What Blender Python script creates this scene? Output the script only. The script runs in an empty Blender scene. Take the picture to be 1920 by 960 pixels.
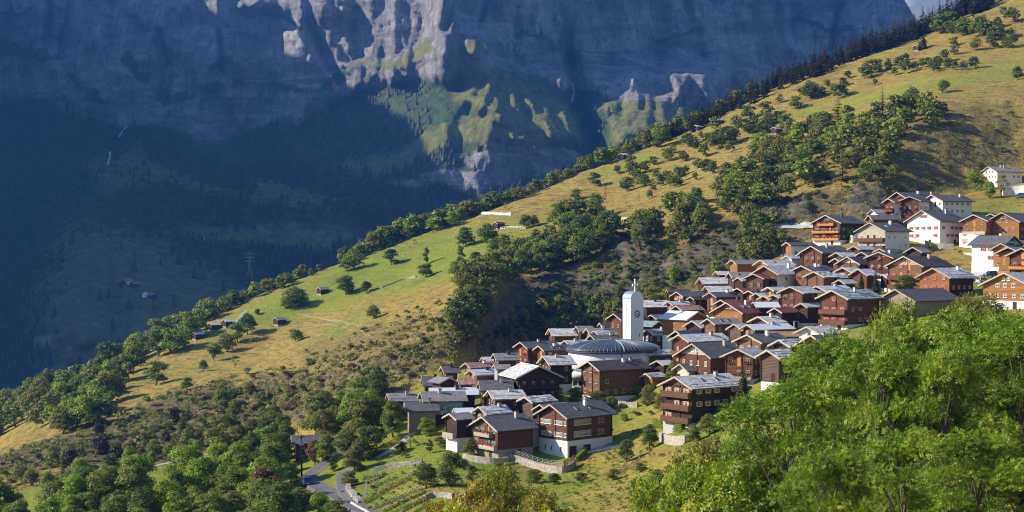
import bpy, math, random
import numpy as np
from mathutils import Vector, Matrix
sc = bpy.context.scene
COL = sc.collection
# ------------------------------------------------------------------ camera
F = 2667.0                       # focal length in photo pixels (50 mm on a 36 mm sensor, 1920 px wide)
cd = bpy.data.cameras.new('camera'); cam = bpy.data.objects.new('camera', cd); COL.objects.link(cam)
cd.lens = 50.0; cd.sensor_width = 36.0; cd.clip_start = 0.5; cd.clip_end = 30000
cam.location = (0, 0, 0); cam.rotation_euler = (math.radians(90), 0, 0)
sc.camera = cam
# ------------------------------------------------------------------ sky and sun
SUN_EL, SUN_AZ = 30.0, -5.0       # sun from the left (-X), a few degrees beyond the picture plane
se, sa = math.radians(SUN_EL), math.radians(SUN_AZ)
SUN = Vector((-math.cos(se)*math.cos(sa), math.cos(se)*math.sin(sa), math.sin(se)))
w = bpy.data.worlds.new('World'); sc.world = w; w.use_nodes = True
nt = w.node_tree; bg = nt.nodes['Background']
sk = nt.nodes.new('ShaderNodeTexSky'); sk.sky_type = 'NISHITA'; sk.sun_disc = False
sk.sun_elevation = se; sk.sun_rotation = math.atan2(SUN.x, SUN.y); sk.altitude = 1300
sk.air_density = 1.0; sk.dust_density = 1.0; sk.ozone_density = 4.0
nt.links.new(sk.outputs[0], bg.inputs[0]); bg.inputs[1].default_value = 0.092
ld = bpy.data.lights.new('sun', 'SUN'); ld.energy = 5.0; ld.angle = math.radians(0.5); ld.color = (1.0, 0.92, 0.79)
lo = bpy.data.objects.new('sun', ld); COL.objects.link(lo)
lo.rotation_euler = SUN.to_track_quat('Z', 'Y').to_euler()
sc.view_settings.view_transform = 'Standard'; sc.view_settings.look = 'None'
sc.view_settings.exposure = 0.9; sc.view_settings.gamma = 1.0
sc.render.engine = 'CYCLES'
cy = sc.cycles
cy.max_bounces = 6; cy.diffuse_bounces = 3; cy.glossy_bounces = 2; cy.transmission_bounces = 4
cy.transparent_max_bounces = 8; cy.volume_bounces = 0; cy.caustics_reflective = False; cy.caustics_refractive = False
cy.filter_width = 1.1; cy.sample_clamp_indirect = 6.0; cy.use_denoising = True
try:
    cy.denoiser = 'OPENIMAGEDENOISE'; cy.denoising_prefilter = 'ACCURATE'
except Exception:
    pass
# ------------------------------------------------------------------ numeric noise
_rs = np.random.RandomState(7)
_P = np.concatenate([_rs.permutation(4096)]*2)
_G = _rs.normal(size=(4096, 3)); _G /= np.linalg.norm(_G, axis=1)[:, None]
def _h(i, j, k):
    return _P[(_P[(_P[i & 4095] + j) & 4095] + k) & 4095]
def perlin(x, y, z=0.0):
    x = np.asarray(x, float); y = np.asarray(y, float); z = np.asarray(z, float)
    x, y, z = np.broadcast_arrays(x, y, z)
    xi = np.floor(x).astype(int); yi = np.floor(y).astype(int); zi = np.floor(z).astype(int)
    xf, yf, zf = x-xi, y-yi, z-zi
    f = lambda t: t*t*t*(t*(t*6-15)+10)
    u, v, s = f(xf), f(yf), f(zf)
    out = 0
    for a in (0, 1):
        for b in (0, 1):
            for c in (0, 1):
                g = _G[_h(xi+a, yi+b, zi+c)]
                d = g[..., 0]*(xf-a) + g[..., 1]*(yf-b) + g[..., 2]*(zf-c)
                out = out + d*(u if a else 1-u)*(v if b else 1-v)*(s if c else 1-s)
    return out*1.5
def fbm(x, y, z=0.0, octv=4, lac=2.03, gain=0.5, ridge=False):
    t = 0; amp = 1; tot = 0; x = np.asarray(x, float); y = np.asarray(y, float); z = np.asarray(z, float)
    for o in range(octv):
        n = perlin(x+17.3*o, y-9.1*o, z+3.7*o)
        t = t + amp*((1-2*np.abs(n)) if ridge else n); tot += amp; amp *= gain
        x = x*lac; y = y*lac; z = z*lac
    return t/tot
def sstep(a, b, x):
    t = np.clip((np.asarray(x, float)-a)/(b-a), 0, 1); return t*t*(3-2*t)
# ------------------------------------------------------------------ objects
def tag(o, label=None, cat=None, group=None, kind=None):
    if label: o['label'] = label
    if cat: o['category'] = cat
    if group: o['group'] = group
    if kind: o['kind'] = kind
    return o
def link(name, me, mat=None, parent=None):
    o = bpy.data.objects.new(name, me); COL.objects.link(o)
    if mat is not None and len(me.materials) == 0:
        for m in (mat if isinstance(mat, (list, tuple)) else [mat]): me.materials.append(m)
    if parent is not None: o.parent = parent
    return o
def empty(name, loc, rz=0.0):
    o = bpy.data.objects.new(name, None); COL.objects.link(o)
    o.location = loc; o.rotation_euler = (0, 0, rz); o.empty_display_size = 0.5
    return o
def np_mesh(name, V, Q, smooth=False):
    """mesh from numpy vertices and quads (n,4) or triangles (n,3)"""
    me = bpy.data.meshes.new(name); V = np.asarray(V, np.float32); Q = np.asarray(Q, np.int32); k = Q.shape[1]
    me.vertices.add(len(V)); me.vertices.foreach_set('co', V.ravel())
    me.loops.add(Q.size); me.loops.foreach_set('vertex_index', Q.ravel())
    me.polygons.add(len(Q)); me.polygons.foreach_set('loop_start', np.arange(0, Q.size, k, dtype=np.int32))
    me.polygons.foreach_set('loop_total', np.full(len(Q), k, np.int32))
    if smooth: me.polygons.foreach_set('use_smooth', np.ones(len(Q), bool))
    me.update(calc_edges=True); return me
def vattr(me, name, data):
    data = np.asarray(data, np.float32)
    if data.ndim == 1:
        a = me.attributes.new(name, 'FLOAT', 'POINT'); a.data.foreach_set('value', data)
    else:
        a = me.attributes.new(name, 'FLOAT_COLOR', 'POINT'); a.data.foreach_set('color', data.ravel())
class MB:
    """collects simple shapes into one mesh"""
    def __init__(s): s.v = []; s.f = []; s.m = []
    def add(s, vs, fs, m=0):
        b = len(s.v); s.v += [tuple(p) for p in vs]; s.f += [tuple(b+i for i in f) for f in fs]; s.m += [m]*len(fs); return s
    def box(s, x0, x1, y0, y1, z0, z1, m=0, M=None):
        vs = [Vector((x, y, z)) for z in (z0, z1) for y in (y0, y1) for x in (x0, x1)]
        if M is not None: vs = [M @ p for p in vs]
        return s.add(vs, [(0, 2, 3, 1), (4, 5, 7, 6), (0, 1, 5, 4), (1, 3, 7, 5), (3, 2, 6, 7), (2, 0, 4, 6)], m)
    def prism(s, poly, y0, y1, m=0):
        """poly: (x,z) counter-clockwise seen from -Y, extruded along y"""
        n = len(poly); vs = [(x, y0, z) for x, z in poly] + [(x, y1, z) for x, z in poly]
        fs = [tuple(range(n)), tuple(range(2*n-1, n-1, -1))] + [(i, i+n, (i+1) % n+n, (i+1) % n) for i in range(n)]
        return s.add(vs, fs, m)
    def tube(s, p0, p1, r0, r1=None, n=6, m=0, cap=True):
        p0, p1 = Vector(p0), Vector(p1); r1 = r0 if r1 is None else r1
        d = (p1-p0).normalized(); a = d.orthogonal().normalized(); b = d.cross(a)
        vs = []
        for p, r in ((p0, r0), (p1, r1)):
            for i in range(n):
                t = 2*math.pi*i/n; vs.append(p + a*(r*math.cos(t)) + b*(r*math.sin(t)))
        fs = [(i, (i+1) % n, (i+1) % n+n, i+n) for i in range(n)]
        if cap: fs += [tuple(range(n-1, -1, -1)), tuple(range(n, 2*n))]
        return s.add(vs, fs, m)
    def mesh(s, name):
        me = bpy.data.meshes.new(name); me.from_pydata([tuple(p) for p in s.v], [], s.f)
        if any(s.m): me.polygons.foreach_set('material_index', s.m)
        me.update(); return me
    def build(s, name, mat, parent=None): return link(name, s.mesh(name), mat, parent)
# ------------------------------------------------------------------ material helpers
class NT:
    def __init__(s, name):
        s.m = bpy.data.materials.new(name); s.m.use_nodes = True; s.t = s.m.node_tree
        s.bsdf = s.t.nodes['Principled BSDF']; s.out = s.t.nodes['Material Output']
    def n(s, typ, ins=None, **kw):
        nd = s.t.nodes.new('ShaderNode'+typ)
        for k, v in kw.items(): setattr(nd, k, v)
        for k, v in (ins or {}).items():
            if isinstance(v, bpy.types.NodeSocket): s.t.links.new(v, nd.inputs[k])
            else: nd.inputs[k].default_value = v
        return nd
    def set(s, **kw):
        for k, v in kw.items():
            k = k.replace('_', ' ')
            if isinstance(v, bpy.types.NodeSocket): s.t.links.new(v, s.bsdf.inputs[k])
            else: s.bsdf.inputs[k].default_value = v
        return s
    def math(s, op, a, b=0.0, c=0.0): return s.n('Math', {0: a, 1: b, 2: c}, operation=op).outputs[0]
    def mix(s, f, a, b, mode='MIX'):
        nd = s.n('Mix', None, data_type='RGBA', blend_type=mode)
        for i, v in ((0, f), (6, a), (7, b)):
            if isinstance(v, bpy.types.NodeSocket): s.t.links.new(v, nd.inputs[i])
            else: nd.inputs[i].default_value = (*v, 1) if (i and len(v) == 3) else v
        return nd.outputs[2]
    def coord(s, kind='Object'):
        return s.n('TexCoord').outputs[kind]
    def pos(s): return s.n('NewGeometry').outputs['Position']
    def map(s, v, scale=(1, 1, 1), loc=(0, 0, 0)): return s.n('Mapping', {0: v, 1: loc, 3: scale}).outputs[0]
    def noise(s, v, scale, detail=4, rough=0.55, dist=0.0):
        return s.n('TexNoise', {'Vector': v, 'Scale': scale, 'Detail': detail, 'Roughness': rough, 'Distortion': dist}).outputs['Fac']
    def ramp(s, f, stops):
        nd = s.n('ValToRGB', {0: f}); e = nd.color_ramp.elements
        while len(e) < len(stops): e.new(0.5)
        for q, (p, c) in zip(e, stops): q.position = p; q.color = (*c, 1) if len(c) == 3 else c
        return nd.outputs[0]
    def rng(s, f, a, b, c=0.0, d=1.0):
        return s.n('MapRange', {0: f, 1: a, 2: b, 3: c, 4: d}).outputs[0]
    def bump(s, h, strength=0.4, dist=0.1):
        return s.n('Bump', {'Strength': strength, 'Distance': dist, 'Height': h}).outputs[0]
    def attr(s, name): return s.n('Attribute', attribute_name=name)
    def rand(s): return s.n('ObjectInfo').outputs['Random']
# ------------------------------------------------------------------ hillside: heightfield sampled on a fan of bearings from the viewpoint
_u = np.array([-500, 0, 250, 500, 700, 850, 1000, 1150, 1300, 1450, 1600, 1750, 1920, 2400], float)
def _pz(*t): return t
# per bearing: (distance, screen-line height) or (distance, None, z); turned into metres just below
K = [
 [(2, None, -1.8)]*14,
 [(25, None, z) for z in (-14, -11, -10, -10, -9.5, -9, -9, -9, -9, -9, -9, -8.5, -8, -5)],
 [(90, None, z) for z in (-34, -28, -26, -25, -24, -24, -24, -23.5, -23, -21.5, -20, -18.5, -17, -8)],
 [(190, p) for p in (1500, 1120, 1095, 1060, 1030, 1005, 1005, 1000, 975, 930, 885, 850, 820, 690)],
 [(260, 1280), (280, 1010), (290, 960), (300, 930), (290, 905), (285, 880), (285, 890), (280, 872), (275, 815), (275, 740), (290, 680), (310, 630), (330, 590), (350, 480)],
 [(400, 1300), (330, 925), (340, 882), (370, 832), (345, 800), (350, 765), (345, 745), (365, 733), (370, 665), (390, 600), (400, 565), (420, 530), (430, 490), (450, 350)],
 [(430, 1330), (345, 930), (365, 885), (390, 838), (380, 775), (405, 700), (420, 660), (450, 612), (480, 562), (505, 492), (540, 430), (570, 385), (620, 345), (650, 200)],
 [(520, 1380), (430, 935), (450, 900), (470, 868), (450, 800), (470, 745), (560, 700), (590, 645), (600, 590), (610, 520), (610, 450), (640, 402), (680, 350), (700, 200)],
 [(560, 1200), (540, 850), (570, 770), (560, 722), (530, 655), (520, 590), (690, 500), (710, 430), (700, 385), (690, 355), (700, 300), (740, 225), (760, 200), (780, 60)],
 [(620, 1150), (620, 822), (680, 700), (700, 650), (720, 570), (740, 500), (800, 420), (840, 370), (860, 310), (880, 250), (890, 190), (920, 125), (940, 85), (980, -120)],
 [(700, 1080), (700, 790), (750, 676), (820, 545), (866, 470), (905, 418), (940, 362), (970, 302), (1000, 240), (1030, 168), (1060, 112), (1090, 60), (1120, -25), (1200, -250)],
 [(800, 1060), (800, 830), (850, 740), (920, 620), (970, 550), (1010, 500), (1050, 440), (1080, 385), (1110, 320), (1140, 250), (1170, 190), (1200, 140), (1230, 60), (1310, -150)],
 [(1600, None, z) for z in (-420, -380, -360, -340, -320, -310, -300, -290, -270, -240, -200, -150, -60, 100)],
]
UG = np.arange(-500, 2401, 5.0)
YG = np.concatenate([np.linspace(2, 100, 40, endpoint=False), np.linspace(100, 250, 60, endpoint=False), np.linspace(250, 640, 290, endpoint=False),
                     np.linspace(640, 1160, 210, endpoint=False), np.linspace(1160, 1600, 25)])
nK = len(K)
KY = np.zeros((nK, 14)); KZ = np.zeros((nK, 14))
for i, row in enumerate(K):
    for j, t in enumerate(row):
        KY[i, j] = t[0]; KZ[i, j] = t[2] if len(t) == 3 else (480-t[1])/F*t[0]
def pchip(xs, ys, x):
    h = np.diff(xs); d = np.diff(ys)/h; m = np.zeros(len(xs)); m[0], m[-1] = d[0], d[-1]
    for i in range(1, len(xs)-1):
        if d[i-1]*d[i] > 0:
            w1, w2 = 2*h[i]+h[i-1], h[i]+2*h[i-1]; m[i] = (w1+w2)/(w1/d[i-1]+w2/d[i])
    k = np.clip(np.searchsorted(xs, x)-1, 0, len(xs)-2); t = (x-xs[k])/h[k]
    return ((2*t**3-3*t**2+1)*ys[k] + (t**3-2*t**2+t)*h[k]*m[k] + (-2*t**3+3*t**2)*ys[k+1] + (t**3-t**2)*h[k]*m[k+1])
KYu = np.array([pchip(_u, KY[i], UG) for i in range(nK)]); KZu = np.array([pchip(_u, KZ[i], UG) for i in range(nK)])
ZG = np.array([pchip(KYu[:, i], KZu[:, i], YG) for i in range(len(UG))])       # [u, Y]
for _ in range(3):                                                              # ease the creases
    ZG[1:-1] = 0.25*ZG[:-2] + 0.5*ZG[1:-1] + 0.25*ZG[2:]
    ZG[:, 1:-1] = 0.25*ZG[:, :-2] + 0.5*ZG[:, 1:-1] + 0.25*ZG[:, 2:]
XX = (UG[:, None]-960)/F*YG[None, :]; YY = np.broadcast_to(YG[None, :], XX.shape)
PYG0 = 480-F*ZG/YG[None, :]
UU = np.broadcast_to(UG[:, None], XX.shape)
def poly_mask(U, P, poly, soft=12.0):
    """soft inside mask of a polygon given in bearing / elevation pixels"""
    poly = np.array(poly, float); inside = np.zeros(U.shape, bool); dist = np.full(U.shape, 1e9)
    n = len(poly)
    for i in range(n):
        (x0, y0), (x1, y1) = poly[i], poly[(i+1) % n]
        cond = ((y0 > P) != (y1 > P))
        xi = (x1-x0)*(P-y0)/((y1-y0) if y1 != y0 else 1e-9)+x0
        inside ^= cond & (U < xi)
        dx, dy = x1-x0, y1-y0; L2 = dx*dx+dy*dy+1e-9
        t = np.clip(((U-x0)*dx+(P-y0)*dy)/L2, 0, 1)
        dist = np.minimum(dist, np.hypot(U-x0-t*dx, P-y0-t*dy))
    return np.clip(0.5+np.where(inside, dist, -dist)/(2*soft), 0, 1)
vis = np.maximum.accumulate(-PYG0, axis=1) <= -PYG0+1.0
far_m = sstep(430, 520, YY)
# rock outcrops, scrub soil, green pasture (0..1 masks where each kind of ground lies)
wob = fbm(XX/14, YY/14, ZG/14, 4)*26
def M(poly, soft=10): return poly_mask(UU+wob, PYG0+wob*0.7, poly, soft)
rock = np.maximum.reduce([M([(930, 560), (1010, 520), (1140, 500), (1200, 560), (1130, 620), (1000, 650), (880, 690)], 22)*0.8,
   M([(1140, 440), (1230, 440), (1260, 500), (1250, 560), (1180, 560), (1150, 500)], 12),
   M([(1400, 375), (1470, 368), (1520, 380), (1530, 420), (1420, 425), (1395, 400)], 7),
   M([(1600, 350), (1655, 345), (1665, 385), (1625, 420), (1590, 400)], 8),
   M([(1700, 250), (1920, 240), (1920, 310), (1820, 340), (1700, 350)], 16)*0.45,
   M([(1240, 470), (1380, 440), (1400, 470), (1300, 545), (1240, 545)], 14)*0.7])*far_m
scrub = np.maximum.reduce([M([(-500, 870), (0, 850), (200, 790), (330, 735), (520, 700), (640, 690), (760, 640), (850, 600), (900, 640), (760, 730), (600, 780), (430, 850), (0, 960), (-500, 1010)], 18),
   M([(540, 640), (680, 600), (850, 560), (880, 620), (760, 700), (560, 720)], 30)*0.6,
   M([(850, 590), (1000, 510), (1150, 440), (1260, 440), (1400, 380), (1560, 350), (1720, 320), (1850, 330), (1700, 400), (1500, 470), (1300, 560), (1150, 620), (900, 690)], 20)*0.85,
   M([(1560, 230), (1750, 200), (1920, 180), (1920, 320), (1800, 340), (1560, 350)], 22)*0.6])*far_m
green = np.maximum.reduce([M([(350, 640), (470, 560), (620, 490), (760, 440), (900, 420), (980, 440), (860, 520), (700, 560), (560, 600), (440, 630)], 22)*0.85,
   M([(860, 330+80), (1000, 400), (1060, 420), (960, 470), (860, 480)], 14)*0.5,
   M([(640, 600), (720, 570), (640, 640), (560, 660)], 12)*0.7,
   M([(1360, 240), (1500, 200), (1700, 150), (1920, 110), (1920, 150), (1650, 190), (1450, 240)], 14)*0.6,
   M([(1090, 340), (1200, 290), (1260, 285), (1140, 340)], 8)*0.7,
   M([(0, 800), (60, 790), (120, 800), (20, 830)], 14)*0.4])*far_m
vill = (1-sstep(395, 450, YY)) * sstep(200, 240, YY)
green = np.maximum(green, vill*np.clip(0.75+1.6*fbm(XX/22, YY/22, 3.1, 4), 0, 1))
dryf = M([(1090, 850), (1230, 780), (1260, 740), (1260, 800), (1270, 960), (1060, 960)], 25)*(1-far_m)
green = np.where(YY < 430, np.clip(green-0.45*dryf, 0, 1), green)
green = np.maximum(green, M([(1780, 370), (1920, 370), (1920, 440), (1830, 420)], 14)*0.5)
# relief
amp = 0.18+2.3*far_m*(YY < 1400)*(0.25+0.9*scrub)
det = fbm(XX/26, YY/26, 0.5, 5)*amp*1.2 + fbm(XX/95, YY/95, 9.5, 3)*3.2*far_m
rk = fbm(XX/16, YY/16, ZG/9, 5, ridge=True)
rk2 = fbm(XX/6, YY/6, ZG/4, 4, ridge=True)
det += rock*((rk-0.25)*5.0+(rk2-0.2)*2.6) + scrub*far_m*(fbm(XX/9, YY/9, ZG/6, 4, ridge=True)-0.2)*2.6
# cattle terraces across the meadow: small steps along the contour
zt = ZG+det; stepw = 2.3
ter = (np.abs(((zt+2.0*fbm(XX/30, YY/30, 4.4, 3))/stepw) % 1.0-0.5)-0.25)*1.1
det += ter*far_m*(1-rock)*(0.25+0.6*np.clip(fbm(XX/60, YY/60, 7.7, 3)+0.45, 0, 1))*1.1
step_shade = far_m*(1-rock)*np.clip(0.5-ter*1.7, 0, 1)*np.clip(0.35+1.3*fbm(XX/40, YY/40, 7.7, 3), 0.1, 1)  # darker step grass, painted in for the shade the steps don't cast
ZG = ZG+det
PYG = 480-F*ZG/YG[None, :]
def ground(x, y):
    u = 960+F*x/max(y, 1e-3); fu = min(max((u-UG[0])/5.0, 0), len(UG)-1.001); i = int(fu); a = fu-i
    j = min(max(int(np.searchsorted(YG, y))-1, 0), len(YG)-2); b = min(max((y-YG[j])/(YG[j+1]-YG[j]), 0), 1)
    return float((ZG[i, j]*(1-b)+ZG[i, j+1]*b)*(1-a)+(ZG[i+1, j]*(1-b)+ZG[i+1, j+1]*b)*a)
def hit(px, py, y0=30.0, y1=1500.0, lift=0.0):
    """where the sight line through a photo pixel first meets the ground (raised by lift)"""
    fu = min(max((px-UG[0])/5.0, 0), len(UG)-1.001); i = int(fu); a = fu-i
    z = ZG[i]*(1-a)+ZG[i+1]*a + lift
    d = z-(480-py)/F*YG
    ok = np.where((d >= 0) & (YG >= y0) & (YG <= y1))[0]
    if len(ok) == 0: return None
    j = ok[0]
    if j == 0 or YG[j-1] < y0: y = YG[j]
    else: y = YG[j-1]+(YG[j]-YG[j-1])*(-d[j-1])/(d[j]-d[j-1]+1e-9)
    return Vector(((px-960)/F*y, y, (480-py)/F*y-lift))
nu, ny = ZG.shape
idx = np.arange(nu*ny).reshape(nu, ny)
Q = np.stack([idx[:-1, :-1], idx[1:, :-1], idx[1:, 1:], idx[:-1, 1:]], -1).reshape(-1, 4)
gm = np_mesh('hillside', np.stack([XX, YY, ZG], -1).reshape(-1, 3), Q, True)
vattr(gm, 'zone', np.stack([green, rock, scrub, step_shade], -1).reshape(-1, 4))
def ground_mat():
    t = NT('hillside_ground'); p = t.pos(); z = t.attr('zone').outputs['Color']
    sp = t.n('SeparateColor', {0: z}); g, r, s = sp.outputs[0], sp.outputs[1], sp.outputs[2]
    n1 = t.noise(p, 0.05, 6, 0.62); n2 = t.noise(p, 0.35, 5, 0.65); n3 = t.noise(p, 2.2, 4, 0.7)
    st = t.noise(t.map(p, (0.12, 0.12, 1.3)), 1.0, 6, 0.62, 0.8)
    dry = t.ramp(n1, [(0.30, (0.32, 0.205, 0.046)), (0.50, (0.44, 0.315, 0.070)), (0.68, (0.33, 0.300, 0.046))])
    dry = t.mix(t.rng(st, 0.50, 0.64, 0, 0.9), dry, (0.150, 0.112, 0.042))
    grn = t.ramp(n1, [(0.3, (0.185, 0.255, 0.028)), (0.6, (0.295, 0.310, 0.042)), (0.75, (0.33, 0.28, 0.055))])
    c = t.mix(t.rng(t.math('ADD', g, t.math('MULTIPLY', t.math('SUBTRACT', n2, 0.5), 1.1)), 0.25, 0.7), dry, grn)
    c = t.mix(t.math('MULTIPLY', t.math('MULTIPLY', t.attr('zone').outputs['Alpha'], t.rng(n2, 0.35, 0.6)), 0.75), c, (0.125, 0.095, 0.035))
    soil = t.ramp(n2, [(0.34, (0.060, 0.058, 0.020)), (0.50, (0.160, 0.122, 0.050)), (0.68, (0.29, 0.215, 0.092))])
    c = t.mix(t.rng(t.math('ADD', s, t.math('MULTIPLY', t.math('SUBTRACT', n2, 0.5), 1.3)), 0.35, 0.75), c, soil)
    rkc = t.ramp(t.noise(t.map(p, (0.12, 0.12, 0.5)), 1.0, 7, 0.7), [(0.34, (0.045, 0.042, 0.028)), (0.50, (0.125, 0.112, 0.078)), (0.62, (0.22, 0.165, 0.095)), (0.76, (0.33, 0.30, 0.25))])
    c = t.mix(t.rng(t.math('ADD', r, t.math('MULTIPLY', t.math('SUBTRACT', n2, 0.5), 1.6)), 0.42, 0.62), c, rkc)
    c = t.mix(t.rng(n3, 0.3, 0.75, 0.0, 0.45), c, t.mix(1.0, c, (0.45, 0.45, 0.42), 'MULTIPLY'))
    hb = t.math('ADD', t.math('MULTIPLY', n3, 0.35), t.math('MULTIPLY', n2, 1.0))
    t.set(Base_Color=c, Roughness=0.95, Normal=t.bump(hb, 0.9, 1.3)); t.bsdf.inputs['Specular IOR Level'].default_value = 0.15
    return t.m
def side_strip(i, sx, slope):
    dx = np.array([0.0, 6, 14, 26, 45, 80, 140, 240, 420]); X = XX[i][:, None]+sx*dx; Y_ = np.repeat(YG[:, None], len(dx), 1); Z = ZG[i][:, None]+slope*sstep(70, 330, YG)[:, None]*dx*(1-0.25*dx/420)+(dx > 0)*fbm(X/30, Y_/30, 2.0, 4)*1.4*np.minimum(1, dx/20)
    a = np.arange(X.size).reshape(X.shape); q = np.stack([a[:-1, :-1], a[:-1, 1:], a[1:, 1:], a[1:, :-1]], -1).reshape(-1, 4)
    me = np_mesh('hillside', np.stack([X, Y_, Z], -1).reshape(-1, 3), q if sx > 0 else q[:, ::-1], True); vattr(me, 'zone', np.tile(np.array([0.35, 0, 0.25, 0.2], np.float32), (X.size, 1)))
    tag(link('hillside', me, hill.data.materials[0]), kind='structure')
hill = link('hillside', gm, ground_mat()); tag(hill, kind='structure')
side_strip(len(UG)-1, 1, 0.30); side_strip(0, -1, -0.30)
# ------------------------------------------------------------------ far side of the valley: meadows, forest slopes and rock wall, 2-3.5 km off
MU = np.arange(-420, 2340, 4.0); MP = np.arange(900, -221, -3.0)
mu, mp = np.meshgrid(MU, MP, indexing='ij')
warp = fbm(mu/260, mp/260, 1.3, 4)*60
w2 = fbm(mu/90, mp/90, 5.3, 4)*30
def L(pts):
    a = np.array(pts, float); return np.interp(MU, a[:, 0], a[:, 1])[:, None]
cliff_base = L([(-420, 150), (0, 195), (120, 215), (300, 230), (420, 262), (560, 215), (640, 170), (700, 150), (830, 150), (860, 130), (940, 125), (1080, 150), (1280, 190), (1400, 200), (1700, 190), (2340, 200)])
def MM(poly, soft=12, wm=1.0): return poly_mask(mu+(warp*0.25+w2)*wm, mp+w2*0.8*wm, poly, soft)
cl = 1-sstep(-22, 22, mp-cliff_base+warp*0.9+w2*0.8)                 # 1 on the rock wall
low_cliff = MM([(850, 285), (920, 268), (1000, 272), (1090, 285), (1100, 315), (1000, 325), (960, 345), (900, 360), (780, 350), (700, 345), (880, 310)], 9)
low_cliff = np.maximum(low_cliff, MM([(780, 325), (860, 320), (880, 350), (800, 358)], 8))
low_cliff = np.maximum(low_cliff, MM([(60, 630), (200, 622), (200, 650), (60, 655)], 8))
terr = np.maximum.reduce([MM([(850, 130), (930, 120), (1010, 160), (1060, 200), (1090, 262), (900, 262), (960, 240), (850, 190)], 14),
                          MM([(640, 130), (690, 115), (810, 80), (825, 100), (760, 130), (690, 128)], 7),
                          MM([(850, 95), (900, 78), (935, 95), (900, 112), (860, 108)], 6),
                          MM([(1120, 190), (1180, 178), (1290, 200), (1310, 235), (1200, 300), (1140, 270)], 12)])
g = 0.30*cl + 1.75*(1-cl)
g = g*(1-low_cliff) + 0.35*low_cliff
g = g*(1-terr) + 1.9*terr
g = g + 2.2*MM([(560, 110), (700, 100), (760, 120), (640, 140)], 10)*0.3
g = g + 0.7*np.exp(-((mp-L([(-420, 70), (0, 75), (300, 90), (640, 60), (1000, 55), (1300, 60), (1700, 90), (2340, 100)])+warp*0.7)/7.0)**2)*cl
dp = 3.0
D = 1850+np.cumsum(g, axis=1)*dp
s_rough = sstep(0, 300, 900-mp)
# wall plan: left massif stands forward, recedes to the recess at 640, the central buttress comes forward at 830, then the wall falls back to the right
plan = L([(-420, 640), (0, 520), (250, 430), (420, 390), (560, 330), (650, 230), (740, 70), (835, -60), (900, 20), (1060, 190), (1120, 200), (1290, 290), (1500, 420), (1800, 580), (2340, 760)])
hi = (1-sstep(190, 420, mp))*(1-0.92*sstep(105, 150, mp)*sstep(840, 890, mu)*(1-sstep(1320, 1380, mu)))
D += plan*hi
mound = MM([(120, 430), (230, 420), (330, 470), (440, 530), (500, 600), (420, 700), (100, 700), (60, 560)], 60, 0.4)
D -= 120*mound
ribs = np.zeros_like(D)
for (u0, p0, u1, p1, a, wd) in [(862, 200, 905, 130, 60, 14), (900, 205, 930, 125, 60, 11), (935, 205, 950, 130, 45, 11), (990, 190, 970, 135, 60, 12), (1040, 250, 985, 190, 40, 14), (920, 240, 985, 160, 40, 16),
                                (1150, 200, 1165, 180, 40, 14), (1175, 235, 1190, 185, 45, 12), (1210, 240, 1215, 190, 45, 11), (1245, 250, 1240, 195, 40, 12), (1160, 270, 1210, 225, 40, 16),
                                (700, 110, 690, 0, 45, 18), (760, 100, 740, -60, 40, 20), (802, 85, 806, 20, 40, 9), (655, 90, 640, 0, 40, 12), (830, 140, 828, -80, 70, 24)]:
    dx, dy = u1-u0, p1-p0; L2 = dx*dx+dy*dy
    tt = np.clip(((mu+w2*0.35-u0)*dx+(mp-p0)*dy)/L2, 0, 1); dd = np.hypot(mu+w2*0.35-u0-tt*dx, mp-p0-tt*dy)
    ribs = np.maximum(ribs, a*np.exp(-(dd/wd)**2))
D -= ribs*0.62
Xn = (mu-960)/F*2900; Zn = (480-mp)/F*2900
gul = fbm(Xn/150+warp/120, Zn/600, 2.2, 5, ridge=True)
crag = fbm(Xn/55, Zn/130, 6.1, 5, ridge=True)
big = fbm(Xn/420, Zn/420, 8.8, 3)
strata = fbm(Xn/700, Zn/24+big*1.5, 4.5, 3)
def bumpm(u0, p0, ru, rp): return np.exp(-(((mu+w2*0.4-u0)/ru)**2+((mp+w2*0.3-p0)/rp)**2))
D -= 95*bumpm(930, 180, 75, 70) + 70*bumpm(1040, 225, 80, 60) + 190*bumpm(1215, 238, 105, 70) + 90*bumpm(898, 92, 45, 26) + 120*bumpm(485, 8, 40, 16) + 90*bumpm(600, 20, 45, 30)
def line(pts, wd, wm=1.0):
    dd = np.full(mu.shape, 1e9)
    for (x0, y0), (x1, y1) in zip(pts[:-1], pts[1:]):
        dx, dy = x1-x0, y1-y0; t_ = np.clip(((mu+w2*0.5*wm-x0)*dx+(mp+w2*0.3*wm-y0)*dy)/(dx*dx+dy*dy), 0, 1)
        dd = np.minimum(dd, np.hypot(mu+w2*0.5*wm-x0-t_*dx, mp+w2*0.3*wm-y0-t_*dy))
    return np.exp(-(dd/wd)**2)
w3 = fbm(mu/24, mp/24, 2.9, 4)*20
mu0, mp0 = mu, mp; mu, mp = mu+w3, mp+fbm(mu/24, mp/24, 6.9, 4)*20
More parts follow.
